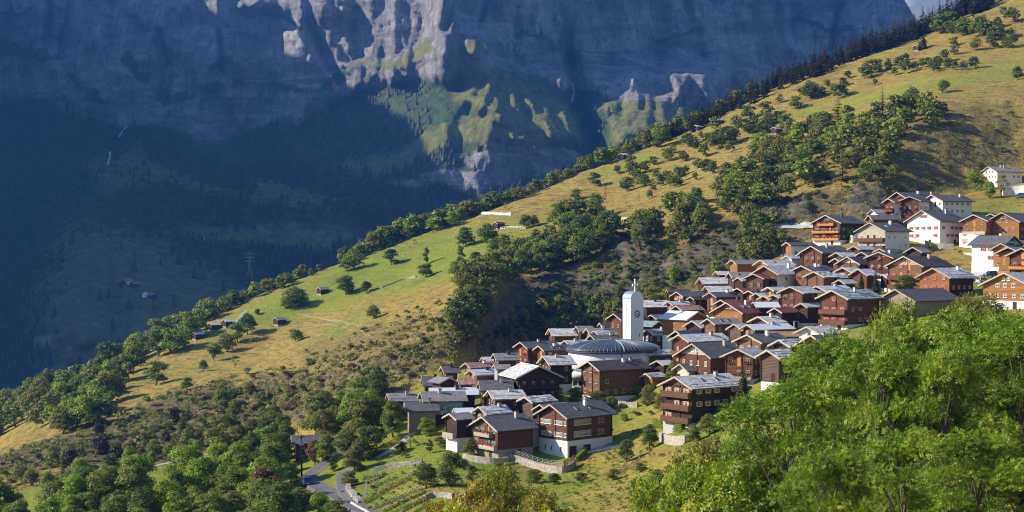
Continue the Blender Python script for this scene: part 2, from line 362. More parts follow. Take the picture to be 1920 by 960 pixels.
ledge = np.maximum.reduce([line(q, wd*1.25) for q, wd in [([(-20, 92), (50, 100), (110, 110), (150, 160), (200, 195)], 7), ([(235, 105), (262, 140), (300, 168), (310, 190)], 9),
    ([(330, 185), (400, 165), (460, 145), (520, 165), (600, 165), (650, 140)], 7), ([(235, 20), (290, 70), (330, 110)], 5), ([(390, 122), (420, 110), (465, 115)], 8),
    ([(0, 85), (40, 100)], 12), ([(470, 40), (520, 25), (560, 50)], 5), ([(940, 70), (1000, 60), (1050, 90)], 6), ([(1290, 55), (1240, 75), (1150, 100)], 4),
    ([(1500, 30), (1560, 60), (1620, 50)], 5), ([(0, 25), (120, 10)], 3), ([(1400, 110), (1480, 130), (1560, 105)], 4)]])*np.clip(0.75+2.2*fbm(mu/60, mp/60, 5.5, 3), 0.1, 1)
mu, mp = mu0, mp0
gully = np.maximum.reduce([line(q, wd) for q, wd in [([(1055, -60), (1062, 60), (1072, 130), (1080, 250)], 12), ([(560, -40), (585, 40), (640, 150)], 11), ([(1275, -40), (1300, 50), (1345, 180)], 11),
    ([(132, -40), (120, 50), (112, 105)], 6), ([(92, -40), (90, 70)], 4), ([(410, 60), (415, 130)], 5), ([(300, 60), (320, 120)], 5), ([(850, -80), (838, 60)], 8), ([(920, -40), (905, 40)], 5), ([(1590, -20), (1560, 90)], 6)]])
D += 60*gully*cl - 10*ledge + 150*line([(1072, 120), (1085, 190), (1112, 270), (1125, 330)], 17)
D -= (gul-0.2)*105*cl + ((crag-0.2)*40+(fbm(Xn/24, Zn/60, 3.3, 4, ridge=True)-0.2)*16)*(cl*0.9+0.12) + strata*11*cl + big*130*hi + (fbm(Xn/330+Zn/700, Zn/1100, 12.2, 4, ridge=True)-0.2)*130*cl
D -= (1-cl)*s_rough*(fbm(Xn/190+Zn/320, Zn/260, 3.3, 5, ridge=True)*46 + fbm(Xn/40, Zn/40, 1.7, 4)*9)
D -= low_cliff*(crag-0.2)*28
D -= terr*fbm((Xn+0.4*Zn)/46, (Zn-0.4*Xn)/150, 9.2, 5, ridge=True)*40
MXv = (mu-960)/F*D; MZv = (480-mp)/F*D
# the wall tops out at a shoulder on the right, where the sky shows
top = L([(-420, -300), (1500, -300), (1640, -120), (1692, -8), (1706, 16), (1720, 40), (1760, 95), (2340, 240)])
over = np.maximum(0, top-mp+w2*0.15)
MZv = np.where(over > 0, (480-top)/F*D, MZv); D2 = D+over*3.0
MXv = (mu-960)/F*D2
forest = np.clip((1-cl)*(1-terr*0.9)*(1-low_cliff)*(0.5+1.5*(0.35+fbm(Xn/130, Zn/90, 4.1, 4)))-0.0, 0, 1)
pasture = np.maximum.reduce([mound*0.95, MM([(150, 300), (260, 270), (330, 320), (420, 350), (600, 360), (620, 400), (480, 380), (300, 350), (190, 350)], 16)*0.7,
     MM([(300, 430), (450, 425), (620, 420), (700, 440), (640, 470), (420, 460)], 12)*0.8, MM([(450, 330), (560, 350), (640, 375), (500, 372)], 10)*0.8, MM([(830, 235), (960, 205), (1080, 215), (1100, 262), (860, 262), (700, 330), (620, 320)], 12)*0.9])
forest = np.clip(np.maximum.reduce([forest*(1-0.85*pasture), ledge*cl*1.1, cl*np.clip(fbm(Xn/90, Zn/45, 7.2, 4)*2.2-0.55, 0, 0.9)]), 0, 1)*(1-0.6*terr)
grass = np.clip(np.maximum.reduce([pasture, terr*0.75, cl*0.9*np.exp(-((g-2.0)/0.7)**2)*(0.5+fbm(Xn/60, Zn/60, 2.0, 4))]), 0, 1)
nm, npz = D.shape
im = np.arange(nm*npz).reshape(nm, npz)
Qm = np.stack([im[:-1, :-1], im[1:, :-1], im[1:, 1:], im[:-1, 1:]], -1).reshape(-1, 4)
mm_ = np_mesh('mountain', np.stack([MXv, D2, MZv], -1).reshape(-1, 3), Qm, True)
vattr(mm_, 'zone', np.stack([grass, forest, np.maximum(cl, low_cliff), np.ones_like(cl)], -1).reshape(-1, 4))
def mountain_mat():
    t = NT('mountain_rock'); p = t.pos(); z = t.attr('zone').outputs['Color']
    sp = t.n('SeparateColor', {0: z}); g, fo, r = sp.outputs[0], sp.outputs[1], sp.outputs[2]
    n1 = t.noise(t.map(p, (0.012, 0.012, 0.0035)), 1.0, 9, 0.72); n2 = t.noise(t.map(p, (0.006, 0.006, 0.03)), 1.0, 8, 0.65, 0.8)
    n3 = t.noise(p, 0.06, 7, 0.7)
    rc = t.ramp(n1, [(0.32, (0.13, 0.12, 0.125)), (0.46, (0.36, 0.335, 0.335)), (0.62, (0.60, 0.565, 0.53))])
    rc = t.mix(t.rng(n2, 0.45, 0.62, 0, 0.75), rc, (0.19, 0.155, 0.14))
    crk = t.noise(t.map(p, (0.045, 0.045, 0.006)), 1.0, 8, 0.75, 1.2); stl = t.noise(t.map(p, (0.006, 0.006, 0.085)), 1.0, 7, 0.7, 1.0)
    rc = t.mix(t.rng(crk, 0.47, 0.38, 0, 0.8), rc, (0.075, 0.065, 0.065)); rc = t.mix(t.rng(stl, 0.56, 0.64, 0, 0.5), rc, (0.62, 0.57, 0.53))
    gc = t.ramp(n3, [(0.33, (0.15, 0.165, 0.05)), (0.55, (0.27, 0.265, 0.085)), (0.72, (0.40, 0.36, 0.19))])
    fc = t.ramp(n3, [(0.36, (0.036, 0.066, 0.030)), (0.58, (0.115, 0.165, 0.060)), (0.75, (0.14, 0.165, 0.055))])
    base = t.mix(t.rng(t.math('ADD', r, t.math('MULTIPLY', t.math('SUBTRACT', n3, 0.5), 0.8)), 0.3, 0.6), t.mix(0.5, gc, fc), rc)
    k = t.math('MULTIPLY', t.math('SUBTRACT', n3, 0.5), 1.6)
    base = t.mix(t.rng(t.math('ADD', fo, k), 0.35, 0.65), base, fc)
    base = t.mix(t.rng(t.math('ADD', g, k), 0.35, 0.7), base, gc)
    hgt = t.math('ADD', t.math('MULTIPLY', n1, 1.2), t.math('ADD', t.math('MULTIPLY', crk, 2.0), t.math('ADD', n3, t.math('MULTIPLY', n2, 0.8))))
    t.set(Base_Color=base, Roughness=0.95, Normal=t.bump(hgt, 0.9, 9.0)); t.bsdf.inputs['Specular IOR Level'].default_value = 0.1
    return t.m
MMAT = mountain_mat()
mountain = link('mountain', mm_, MMAT); tag(mountain, kind='structure')
# unseen massif on the left, inferred from the shade; its crest is shaped to keep the evening sun off the valley and most of the wall
def massif():
    ys = np.linspace(1150, 4300, 220); xs = np.linspace(0, 1, 44)
    crest = np.interp(ys, [1150, 1300, 1450, 1600, 2600, 2780, 2840, 2900, 3300, 3700, 4300], [-380, 100, 620, 1000, 1210, 1275, 1290, 1300, 1312, 1320, 1330])
    crest = crest + 26*fbm(ys/110, 0.3, 0, 4)
    yy, tt = np.meshgrid(ys, xs, indexing='ij')
    base = -420.0; prof = 1-np.abs(tt-0.5)*2
    zz = base+(crest[:, None]-base)*prof**1.1 + 60*fbm(yy/160, tt*6, 1.1, 5)*np.sqrt(np.clip(prof*(1-prof)*4, 0, 1))
    xx = -1900-(tt-0.5)*-1500 + 0*yy
    ii = np.arange(zz.size).reshape(zz.shape)
    q = np.stack([ii[:-1, :-1], ii[1:, :-1], ii[1:, 1:], ii[:-1, 1:]], -1).reshape(-1, 4)[:, ::-1]
    me = np_mesh('mountain', np.stack([xx, yy, zz], -1).reshape(-1, 3), q, True)
    vattr(me, 'zone', np.tile(np.array([0.2, 0.3, 0.6, 1], np.float32), (zz.size, 1)))
    o = link('mountain', me, MMAT); tag(o, kind='structure')
massif()
# valley floor far below, carrying the ground out to the horizon
vf = MB(); vf.add([(-9000, -300, -430), (9000, -300, -430), (9000, 16000, -430), (-9000, 16000, -430)], [(0, 1, 2, 3)])
tag(vf.build('ground', MMAT), kind='structure')

# white cloudbank added far behind the mountain shoulder to pale the sky there
def added_cloud():
    n, m_ = 90, 46; th = np.linspace(0, 2*math.pi, n, endpoint=False); ph = np.linspace(-math.pi/2, math.pi/2, m_); T_, P_ = np.meshgrid(th, ph, indexing='ij')
    d = np.stack([np.cos(P_)*np.cos(T_), np.cos(P_)*np.sin(T_), np.sin(P_)], -1); k = 1+0.5*fbm(d[..., 0]*2.2, d[..., 1]*2.2, d[..., 2]*2.2, 5)
    V = d*k[..., None]*np.array([3600, 1800, 1500])+np.array([5200, 17500, 2900]); ii = np.arange(n*m_).reshape(n, m_)
    q = np.stack([ii[:, :-1], np.roll(ii, -1, 0)[:, :-1], np.roll(ii, -1, 0)[:, 1:], ii[:, 1:]], -1).reshape(-1, 4)
    t = NT('added_cloud_white'); t.set(Base_Color=(0.92, 0.93, 0.95, 1), Roughness=1.0); t.bsdf.inputs['Specular IOR Level'].default_value = 0
    tr = t.n('BsdfTranslucent', {'Color': (0.92, 0.93, 0.95, 1)}); mx = t.n('MixShader', {0: 0.45, 1: t.bsdf.outputs[0], 2: tr.outputs[0]}); t.t.links.new(mx.outputs[0], t.out.inputs['Surface'])
    tag(link('added_cloud', np_mesh('added_cloud', V.reshape(-1, 3), q, True), t.m), 'pale cloudbank added to whiten the sky behind the shoulder of the rock wall', 'added_cloud')
added_cloud()
# ------------------------------------------------------------------ building materials
def m_plain(name, col, rough=0.8, var=0.18, ns=2.0, bump=0.15, objvar=0.15, spec=0.3, metal=0.0):
    t = NT(name); p = t.coord(); n = t.noise(p, ns, 5, 0.6)
    k = t.math('ADD', t.rng(n, 0.25, 0.75, 1-var, 1+var), t.rng(t.rand(), 0, 1, -objvar, objvar))
    c = t.n('Mix', None, data_type='RGBA', blend_type='MULTIPLY'); c.inputs[0].default_value = 1.0
    c.inputs[6].default_value = (*col, 1); cc = t.n('CombineColor', {0: k, 1: k, 2: k}); t.t.links.new(cc.outputs[0], c.inputs[7])
    t.set(Base_Color=c.outputs[2], Roughness=rough, Metallic=metal, Normal=t.bump(n, bump, 0.05)); t.bsdf.inputs['Specular IOR Level'].default_value = spec
    return t.m
def m_timber(name, col, dark=0.45, grey=0.25):
    """stacked squared logs, weathered"""
    t = NT(name); p = t.coord(); sp = t.n('SeparateXYZ', {0: p}); z = sp.outputs[2]
    zz = t.math('FRACT', t.math('MULTIPLY', z, 3.4)); gap = t.math('MULTIPLY', t.rng(zz, 0.0, 0.16), t.rng(zz, 1.0, 0.86))
    course = t.n('TexWhiteNoise', {'W': t.math('ADD', t.math('FLOOR', t.math('MULTIPLY', z, 3.4)), t.math('MULTIPLY', t.rand(), 50))}, noise_dimensions='1D').outputs['Value']
    grain = t.noise(t.map(p, (0.6, 0.6, 9)), 1.0, 5, 0.65); blot = t.noise(p, 0.55, 4, 0.6)
    c = t.mix(t.rng(grain, 0.35, 0.7), (col[0]*dark, col[1]*dark, col[2]*dark), col)
    c = t.mix(t.rng(course, 0, 1, 0, 0.35), c, (col[0]*0.5, col[1]*0.48, col[2]*0.5))
    c = t.mix(t.rng(blot, 0.5, 0.75, 0, grey), c, (0.16, 0.13, 0.115))
    c = t.mix(t.rng(t.rand(), 0, 1, 0.0, 0.55), c, (col[0]*0.42, col[1]*0.42, col[2]*0.46))
    c = t.mix(gap, (0.012, 0.008, 0.006), c)
    t.set(Base_Color=c, Roughness=0.85, Normal=t.bump(t.math('ADD', gap, t.math('MULTIPLY', grain, 0.3)), 0.6, 0.05)); t.bsdf.inputs['Specular IOR Level'].default_value = 0.2
    return t.m
def m_roof(name, col, var=0.35, rough=0.6, sx=0.45, sy=0.30, streak=None, mort=0.02, spec=0.22):
    """courses of slate or stone slabs"""
    t = NT(name); p = t.coord(); sp = t.n('SeparateXYZ', {0: p})
    v = t.n('CombineXYZ', {0: sp.outputs[1], 1: sp.outputs[0], 2: 0.0}).outputs[0]
    b = t.n('TexBrick', {'Vector': v, 'Color1': (*[c*(1-var) for c in col], 1), 'Color2': (*[min(1, c*(1+var)) for c in col], 1), 'Mortar': (*[c*0.35 for c in col], 1),
                         'Scale': 1.0, 'Mortar Size': mort, 'Brick Width': sx, 'Row Height': sy, 'Bias': 0.0})
    n = t.noise(p, 1.1, 6, 0.65); c = t.mix(t.rng(n, 0.35, 0.72, 0, 0.55), b.outputs[0], tuple(x*0.62 for x in col))
    c = t.mix(t.rng(t.noise(p, 0.35, 3), 0.55, 0.75, 0, 0.4), c, (col[0]*1.25, col[1]*1.15, col[2]*0.98))
    if streak: c = t.mix(t.rng(t.noise(t.map(p, (0.35, 2.2, 0.35)), 1.0, 5, 0.7), 0.47, 0.62), c, streak)
    c = t.mix(t.rng(t.rand(), 0, 1, 0, 0.3), c, t.mix(1.0, c, (0.72, 0.72, 0.74), 'MULTIPLY'))
    t.set(Base_Color=c, Roughness=rough, Normal=t.bump(t.math('ADD', b.outputs[1], t.math('MULTIPLY', n, -0.6)), 0.5, -0.04)); t.bsdf.inputs['Specular IOR Level'].default_value = spec
    return t.m
RM = dict(slate=m_roof('slate_dark', (0.165, 0.152, 0.148)), grey=m_roof('roof_grey', (0.34, 0.305, 0.285)), light=m_roof('stone_slab_light', (0.70, 0.655, 0.60), sx=0.8, sy=0.6),
    white=m_roof('sheet_roof_pale', (0.80, 0.80, 0.81), var=0.05, rough=0.38, sx=9, sy=0.5, mort=0.012), red=m_roof('sheet_roof_red', (0.26, 0.068, 0.050), var=0.25, sx=9, sy=0.35, streak=(0.33, 0.17, 0.13)),
    rust=m_roof('sheet_roof_rusty', (0.44, 0.19, 0.11), var=0.3, sx=9, sy=0.5, streak=(0.56, 0.46, 0.42)), brown=m_roof('slate_brown', (0.115, 0.082, 0.072)), green=m_roof('stone_slab_green', (0.25, 0.30, 0.285), sx=0.8, sy=0.6),
    blue=m_roof('sheet_roof_blue', (0.06, 0.085, 0.15), var=0.1, sx=9, sy=0.5), orange=m_roof('boarded_roof_orange', (0.50, 0.27, 0.12), sx=9, sy=0.25))
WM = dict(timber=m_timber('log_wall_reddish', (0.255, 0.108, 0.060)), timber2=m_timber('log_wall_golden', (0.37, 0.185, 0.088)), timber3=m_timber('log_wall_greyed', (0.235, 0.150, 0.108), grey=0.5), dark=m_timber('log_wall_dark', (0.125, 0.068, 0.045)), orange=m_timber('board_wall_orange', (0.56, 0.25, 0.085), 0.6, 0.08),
    white=m_plain('plaster_white', (0.80, 0.76, 0.70), 0.9, 0.06, 0.8, 0.1, 0.05), beige=m_plain('plaster_beige', (0.50, 0.43, 0.33), 0.9, 0.1, 0.8), turq=m_plain('plaster_turquoise', (0.28, 0.40, 0.39), 0.9, 0.08),
    grey=m_plain('plaster_grey', (0.42, 0.40, 0.38), 0.9, 0.1), stone=m_plain('rubble_stone', (0.34, 0.29, 0.235), 0.95, 0.5, 3.0, 0.8), tan=m_plain('plaster_tan', (0.32, 0.245, 0.17), 0.9, 0.12, 0.8))
SLAB = m_plain('stone_slab', (0.50, 0.475, 0.45), 0.75, 0.3, 1.5, 0.4, 0.45)
SLABG = m_plain('stone_slab_greenish', (0.30, 0.345, 0.33), 0.75, 0.25, 1.5, 0.4, 0.35)
MWOOD = m_plain('wood_brown', (0.16, 0.075, 0.04), 0.8, 0.3, 3)
MDARKW = m_plain('wood_dark', (0.055, 0.032, 0.022), 0.85, 0.3, 3)
MPALEW = m_plain('wood_pale', (0.50, 0.40, 0.31), 0.8, 0.2, 3)
MWHITE = m_plain('white_paint', (0.80, 0.78, 0.74), 0.6, 0.04, 2, 0.05, 0.03)
MREDP = m_plain('red_paint', (0.50, 0.035, 0.045), 0.55, 0.08, 2, 0.05)
MGREENP = m_plain('green_paint', (0.05, 0.20, 0.11), 0.55, 0.08, 2, 0.05)
MYELL = m_plain('yellow_paint', (0.78, 0.50, 0.08), 0.6, 0.08, 2, 0.05)
MORANGE = m_plain('orange_wood', (0.55, 0.24, 0.07), 0.6, 0.12, 2, 0.05)
MFLOWER = m_plain('red_flowers', (0.55, 0.035, 0.04), 0.7, 0.5, 6, 0.3)
MPINK = m_plain('pink_flowers', (0.62, 0.06, 0.16), 0.7, 0.5, 6, 0.3)
MCHIM = m_plain('chimney_plaster', (0.50, 0.42, 0.37), 0.9, 0.15)
MMETAL = m_plain('galvanised', (0.42, 0.43, 0.45), 0.4, 0.1, 3, 0.05, 0.1, 0.5, 0.6)
MDMETAL = m_plain('dark_metal', (0.06, 0.06, 0.065), 0.5, 0.1, 3, 0.05)
MCONC = m_plain('concrete', (0.46, 0.44, 0.41), 0.9, 0.15, 0.8)
MASPH = m_plain('asphalt', (0.165, 0.155, 0.155), 0.92, 0.2, 0.7, 0.3)
MGRAVEL = m_plain('gravel_track', (0.40, 0.36, 0.31), 0.95, 0.25, 1.2, 0.5)
MSTONEP = m_plain('white_stone', (0.66, 0.62, 0.57), 0.9, 0.3, 0.8, 0.6)
def glass_mat():
    t = NT('window_glass'); t.set(Base_Color=(0.035, 0.042, 0.05, 1), Roughness=0.08); t.bsdf.inputs['Specular IOR Level'].default_value = 0.6
    return t.m
MGLASS = glass_mat()
# ------------------------------------------------------------------ chalet builder
_wcache = {}
def window_mesh(w, h, mat, muntin=True):
    k = (round(w, 1), round(h, 1), mat.name, muntin)
    if k not in _wcache:
        b = MB(); t = 0.075
        b.box(-w/2, w/2, -0.10, 0.02, 0, t); b.box(-w/2, w/2, -0.10, 0.02, h-t, h)
        b.box(-w/2, -w/2+t, -0.10, 0.02, t, h-t); b.box(w/2-t, w/2, -0.10, 0.02, t, h-t)
        if muntin: b.box(-0.03, 0.03, -0.085, 0.015, t, h-t); b.box(-w/2+t, -0.03, -0.08, 0.012, h*0.62, h*0.62+0.06); b.box(0.03, w/2-t, -0.08, 0.012, h*0.62, h*0.62+0.06)
        b.box(-w/2-0.08, w/2+0.08, -0.18, 0.01, -0.07, 0.0)
        me = b.mesh('window'); me.materials.append(mat)
        g = MB().box(-w/2+t, w/2-t, -0.045, 0.005, t, h-t).mesh('pane'); g.materials.append(MGLASS)
        _wcache[k] = (me, g)
    return _wcache[k]
_bcache = {}
def shared(name, key, fn, mat):
    k = (name,)+key
    if k not in _bcache:
        b = MB(); fn(b); me = b.mesh(name)
        for m in (mat if isinstance(mat, (list, tuple)) else [mat]): me.materials.append(m)
        _bcache[k] = me
    return _bcache[k]
def put(name, me, parent, loc=(0, 0, 0), rz=0.0, sc_=None):
    o = bpy.data.objects.new(name, me); COL.objects.link(o); o.parent = parent; o.location = loc; o.rotation_euler = (0, 0, rz)
    if sc_: o.scale = sc_
    return o
def flower_mesh(L, mat, key):
    def fn(b):
        r = random.Random(key)
        n = int(L*14)
        for i in range(n):
            x, y, z = r.uniform(-L/2, L/2), r.uniform(-0.18, 0.12), r.uniform(-0.1, 0.32); s = r.uniform(0.07, 0.17)
            a = Matrix.Translation((x, y, z)) @ Matrix.Rotation(r.uniform(0, 6), 4, 'Z') @ Matrix.Rotation(r.uniform(0, 6), 4, 'X')
            b.add([a @ Vector(p) for p in ((-s, -s, 0), (s, -s, 0.05), (s, s, 0), (-s, s, 0.05))], [(0, 1, 2, 3)], 0 if r.random() < 0.68 else 1)
    return fn
MLEAFY = m_plain('box_plant_leaves', (0.06, 0.12, 0.03), 0.7, 0.4, 5)
HOUSES = []
def add_window(par, x, y, z, rz, w, h, mat, shut=None, flowers=None, muntin=True):
    me, g = window_mesh(w, h, mat, muntin)
    o = put('window', me, par, (x, y, z), rz); put('pane', g, o)
    if shut is not None:
        def fn(b): b.box(-0.21, 0.21, -0.03, 0.03, 0, h); b.box(-0.16, 0.16, -0.045, -0.03, 0.08, 0.14); b.box(-0.16, 0.16, -0.045, -0.03, h-0.16, h-0.1)
        sm = shared('shutter', (round(h, 1), shut.name), fn, shut)
        for s in (-1, 1): put('shutter', sm, o, (s*(w/2+0.24), -0.07, 0))
    if flowers is not None:
        fl = shared('flower_box', (round(w, 1), flowers.name), flower_mesh(w+0.4, flowers, round(w, 1)), [flowers, MLEAFY])
        put('flower_box', fl, o, (0, -0.24, -0.02))
def balcony(par, W, yf, z, depth=1.15, mat=None, flowers=None, x0=None, x1=None, side=0):
    """gallery along the gable front"""
    mat = mat or MWOOD
    x0 = -W/2+0.1 if x0 is None else x0; x1 = W/2-0.1 if x1 is None else x1
    b = MB().box(x0, x1, yf-depth, yf, z-0.18, z-0.03)
    o = b.build('balcony', mat, par)
    b = MB(); n = max(4, int((x1-x0)/0.22))
    for i in range(n):
        xa = x0+(x1-x0)*i/n; b.box(xa+0.012, xa+(x1-x0)/n-0.012, yf-depth+0.02, yf-depth+0.055, z+0.02, z+0.92)
    b.build('railing_board', mat, o)['kind'] = 'stuff'
    b = MB().box(x0-0.02, x1+0.02, yf-depth-0.02, yf-depth+0.09, z+0.921, z+1.0)
    b.box(x0-0.02, x0+0.05, yf-depth+0.09, yf-0.02, z+0.921, z+1.0).box(x1-0.05, x1+0.02, yf-depth+0.09, yf-0.02, z+0.921, z+1.0)
    b.box(x0, x0+0.03, yf-depth+0.06, yf-0.02, z+0.02, z+0.92).box(x1-0.03, x1, yf-depth+0.06, yf-0.02, z+0.02, z+0.92)
    b.build('handrail', mat, o)
    if flowers is not None:
        L_ = x1-x0; fl = shared('flower_box', (round(L_, 1), flowers.name, 'b'), flower_mesh(L_, flowers, round(L_, 1)+7), [flowers, MLEAFY])
        put('flower_box', fl, o, ((x0+x1)/2, yf-depth-0.1, z+0.85))
def slabs(roof, wr, hr, ze, y0, y1, mat, seed, both=True, rows=8, pitch_c=1.0):
    r = random.Random(seed)
    var = []
    for k in range(5):
        b = MB(); e = [r.uniform(-0.06, 0.06) for _ in range(8)]
        vs = [(-0.5+e[0], -0.5+e[1], 0), (0.5+e[2], -0.5+e[3], 0), (0.5+e[4], 0.5+e[5], 0), (-0.5+e[6], 0.5+e[7], 0)]
        b.add(vs+[(x, y, 1) for x, y, z in vs], [(3, 2, 1, 0), (4, 5, 6, 7), (0, 1, 5, 4), (1, 2, 6, 5), (2, 3, 7, 6), (3, 0, 4, 7)])
        me = b.mesh('roof_slab'); me.materials.append(mat); var.append(me)
    sl = math.hypot(wr, hr-ze); ang = math.atan2(hr-ze, wr)
    for s in ((1, -1) if both else (1,)):
        for i in range(rows):
            d = (i+0.5)/rows; y = y0
            while y < y1-0.25:
                wd = min(r.uniform(0.8, 1.5), y1-y)
                M_ = Matrix.Translation((s*wr*(1-d), y+wd/2, ze+(hr-ze)*d+0.02)) @ Matrix.Rotation(s*(ang-0.075)+r.uniform(-0.03, 0.03), 4, 'Y')
                o = bpy.data.objects.new('roof_slab', r.choice(var)); COL.objects.link(o); o.parent = roof
                o.matrix_local = M_ @ Matrix.Rotation(r.uniform(-0.05, 0.05), 4, 'Z') @ Matrix.Diagonal((sl/rows*1.22, wd*0.985, r.uniform(0.05, 0.11), 1)); y += wd
def chalet(label, ax, ay, lx, rx, bx, a=52, H=8.0, roof='slate', wall='timber', base='white', hb=0.22, pitch=24, win='auto', wmat=None, shut=None, fl=None,
           chim=1, sky=0, bal=0, balm=None, guard=False, w=None, L=None, ov=1.0, seed=None, slab=None, cat='house', name=None, side_wall=None, nfl=None, swin=True, y0=200, y1=760, group='timber chalets of the hillside village', drop=6.0, bp=0, front_wall=None, base_x=None, wind=1.0, Y=None, door=True):
    seed = seed if seed is not None else int(ax*7+ay*13) % 10007
    r = random.Random(seed); al = math.radians(a)
    if Y is None:
        p = hit(ax, ay, y0, y1, lift=H)
        if p is None: print('no ground for', label); return None
        Y = p.y
    P = Vector(((ax-960)/F*Y, Y, (480-ay)/F*Y))
    # bearing of the house itself: the sight line turns a little across the picture
    al += math.radians(r.uniform(-5, 5)); pitch += r.uniform(-2.5, 3)
    if wall == 'timber' and win == 'auto' and bal == 0 and r.random() < 0.35: bal = 1; balm = r.choice([MWOOD, MDARKW, MPALEW, MORANGE])
    if wall == 'timber' and win == 'auto' and shut is None and r.random() < 0.4: shut = r.choice([MWOOD, MREDP, MGREENP, MDARKW, MORANGE])
    if wall == 'timber' and win == 'auto' and fl is None and r.random() < 0.3: fl = MFLOWER
    wsz = r.uniform(0.66, 0.95), r.uniform(0.85, 1.2)
    m = Y/F
    Wr = w if w else max(3.2, min(16, 1.02*(rx-lx)*m/math.cos(al)))
    Lr = L if L else max(4.0, min(22, 1.05*abs(bx-ax)*m/max(0.3, math.sin(abs(al)))))
    oy = ov
    W = Wr-2*ov; Lw = Lr-2*oy
    if W < 2.4: W = Wr*0.72
    if Lw < 2.6: Lw = Lr*0.75; oy = (Lr-Lw)/2
    tanp = math.tan(math.radians(pitch)); back = Vector((math.sin(al), math.cos(al), 0))
    c = P+back*(Lr/2); zb = P.z-H
    name = name or ('barn' if cat == 'barn' else 'chalet')
    root = empty(name, (c.x, c.y, zb), -al); tag(root, label, cat, group)
    hr = H; he = hr-tanp*(W/2)-0.12; ze = hr-tanp*(Wr/2); yf = -Lw/2
    HOUSES.append((c.x, c.y, max(W, Lw)/2))
    hbm = hb*he if base else 0
    wm = WM[r.choice(['timber', 'timber', 'timber2', 'timber3'])] if wall == 'timber' else WM[wall]
    # walls (gabled prism); masonry base stands slightly proud
    b = MB(); b.prism([(-W/2, hbm-0.02 if base else -drop), (W/2, hbm-0.02 if base else -drop), (W/2, he), (0, he+tanp*W/2), (-W/2, he)], yf, -yf)
    wl = b.build('wall', [wm], root)
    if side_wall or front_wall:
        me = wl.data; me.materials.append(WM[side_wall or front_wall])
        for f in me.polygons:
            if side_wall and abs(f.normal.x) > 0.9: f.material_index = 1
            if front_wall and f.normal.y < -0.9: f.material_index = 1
    if base:
        bm_ = MB().box(-W/2-0.07, W/2+0.07, yf-0.07, -yf+0.07, -drop, hbm)
        bm_.build('foundation', WM[base], root)
    if wall in ('timber', 'dark') and W > 4:
        pb = MB()
        for x in (-W/2, W/2): pb.box(x-0.10, x+0.10, yf-0.16, yf-0.002, hbm+0.02, he-0.1)
        if W > 6: pb.box(-0.10+W*0.08, 0.12+W*0.08, yf-0.14, yf-0.003, hbm+0.02, he+tanp*W/2-0.7)
        pb.box(W/2+0.002, W/2+0.14, -yf-0.25, -yf-0.05, hbm+0.02, he-0.1)
        pb.build('log_joint', MDARKW, root)['kind'] = 'stuff'
    if W > 4.2 and wall in ('timber', 'dark', 'orange') and not front_wall and r.random() < 0.55:
        gm_ = r.choice([MORANGE, MWOOD, MDARKW, MPALEW, MWOOD]); n_ = max(5, int(W/0.5)); g_ = MB()
        for i_ in range(n_):
            x0_ = -W/2+W*i_/n_; x1_ = x0_+W/n_-0.03; xm = max(abs(x0_), abs(x1_)); zt_ = he+tanp*(W/2-xm)-0.05
            if zt_ > he+0.25: g_.box(x0_, x1_, yf-0.05, yf-0.004, he+0.1, zt_)
        if g_.v: g_.build('gable_boards', gm_, root)['kind'] = 'stuff'
    # roof
    t_ = 0.24
    b = MB(); b.prism([(-Wr/2, ze-t_), (0, hr-t_), (Wr/2, ze-t_), (Wr/2, ze), (0, hr), (-Wr/2, ze)], -Lr/2, Lr/2)
    rf = b.build('roof', RM[roof], root)
    bb = MB(); yb = -Lr/2
    for s in (-1, 1):
        q = [(s*Wr/2, ze-t_-0.06), (0, hr-t_-0.06), (0, hr+0.045), (s*Wr/2, ze+0.045)]
        if s < 0: q = q[::1]
        else: q = q[::-1]
        bb.prism(q, yb-0.07, yb-0.005)
    bb.build('barge_board', MPALEW if bp == 0 else MDARKW, rf)
    gt = MB().tube((Wr/2+0.05, -Lr/2, ze-0.1), (Wr/2+0.05, Lr/2, ze-0.1), 0.07, n=6); gt.build('gutter', MDMETAL, rf)
    if guard:
        gb = MB(); gx = Wr/2*0.80; gz = hr-tanp*gx
        gb.box(gx-0.04, gx+0.04, -Lr/2+0.5, Lr/2-0.6, gz+0.26, gz+0.36)
        yy = -Lr/2+0.7
        while yy < Lr/2-0.6: gb.box(gx-0.03, gx+0.03, yy-0.03, yy+0.03, gz-0.05, gz+0.26); yy += 1.6
        gb.build('snow_guard', MDMETAL, rf)
    for k in range(chim):
        x = r.uniform(0.1, 0.35)*W/2; y = r.uniform(-0.1, 0.32)*Lw; zt = hr+r.uniform(0.35, 0.8); q = r.uniform(0.28, 0.4)
        cm = MB().box(x-q, x+q, y-q, y+q, hr-tanp*x-0.5, zt).build('chimney', r.choice([MCHIM, MCHIM, MDMETAL, MWHITE]), rf)
        MB().box(x-q-0.1, x+q+0.1, y-q-0.1, y+q+0.1, zt+0.002, zt+0.1).build('chimney_cap', MDMETAL, cm)
    for k in range(sky):
        x = Wr/2*0.42; y = -Lw*0.15+k*Lw*0.3; zc = hr-tanp*x; an = math.atan(tanp)
        Mx = Matrix.Translation((x, y, zc)) @ Matrix.Rotation(an, 4, 'Y')
        so = MB().box(-0.65, 0.65, -0.42, 0.42, -0.05, 0.12, M=Mx).build('skylight', MMETAL, rf)
        MB().box(-0.56, 0.56, -0.34, 0.34, 0.121, 0.14, M=Mx).build('pane', MGLASS, so)
    if slab:
        slabs(rf, Wr/2, hr, ze, -Lr/2, Lr/2, slab, seed, rows=max(4, int(Wr/1.5)))
    # openings
    wmat = wmat or (MWHITE if r.random() < 0.22 else MPALEW)
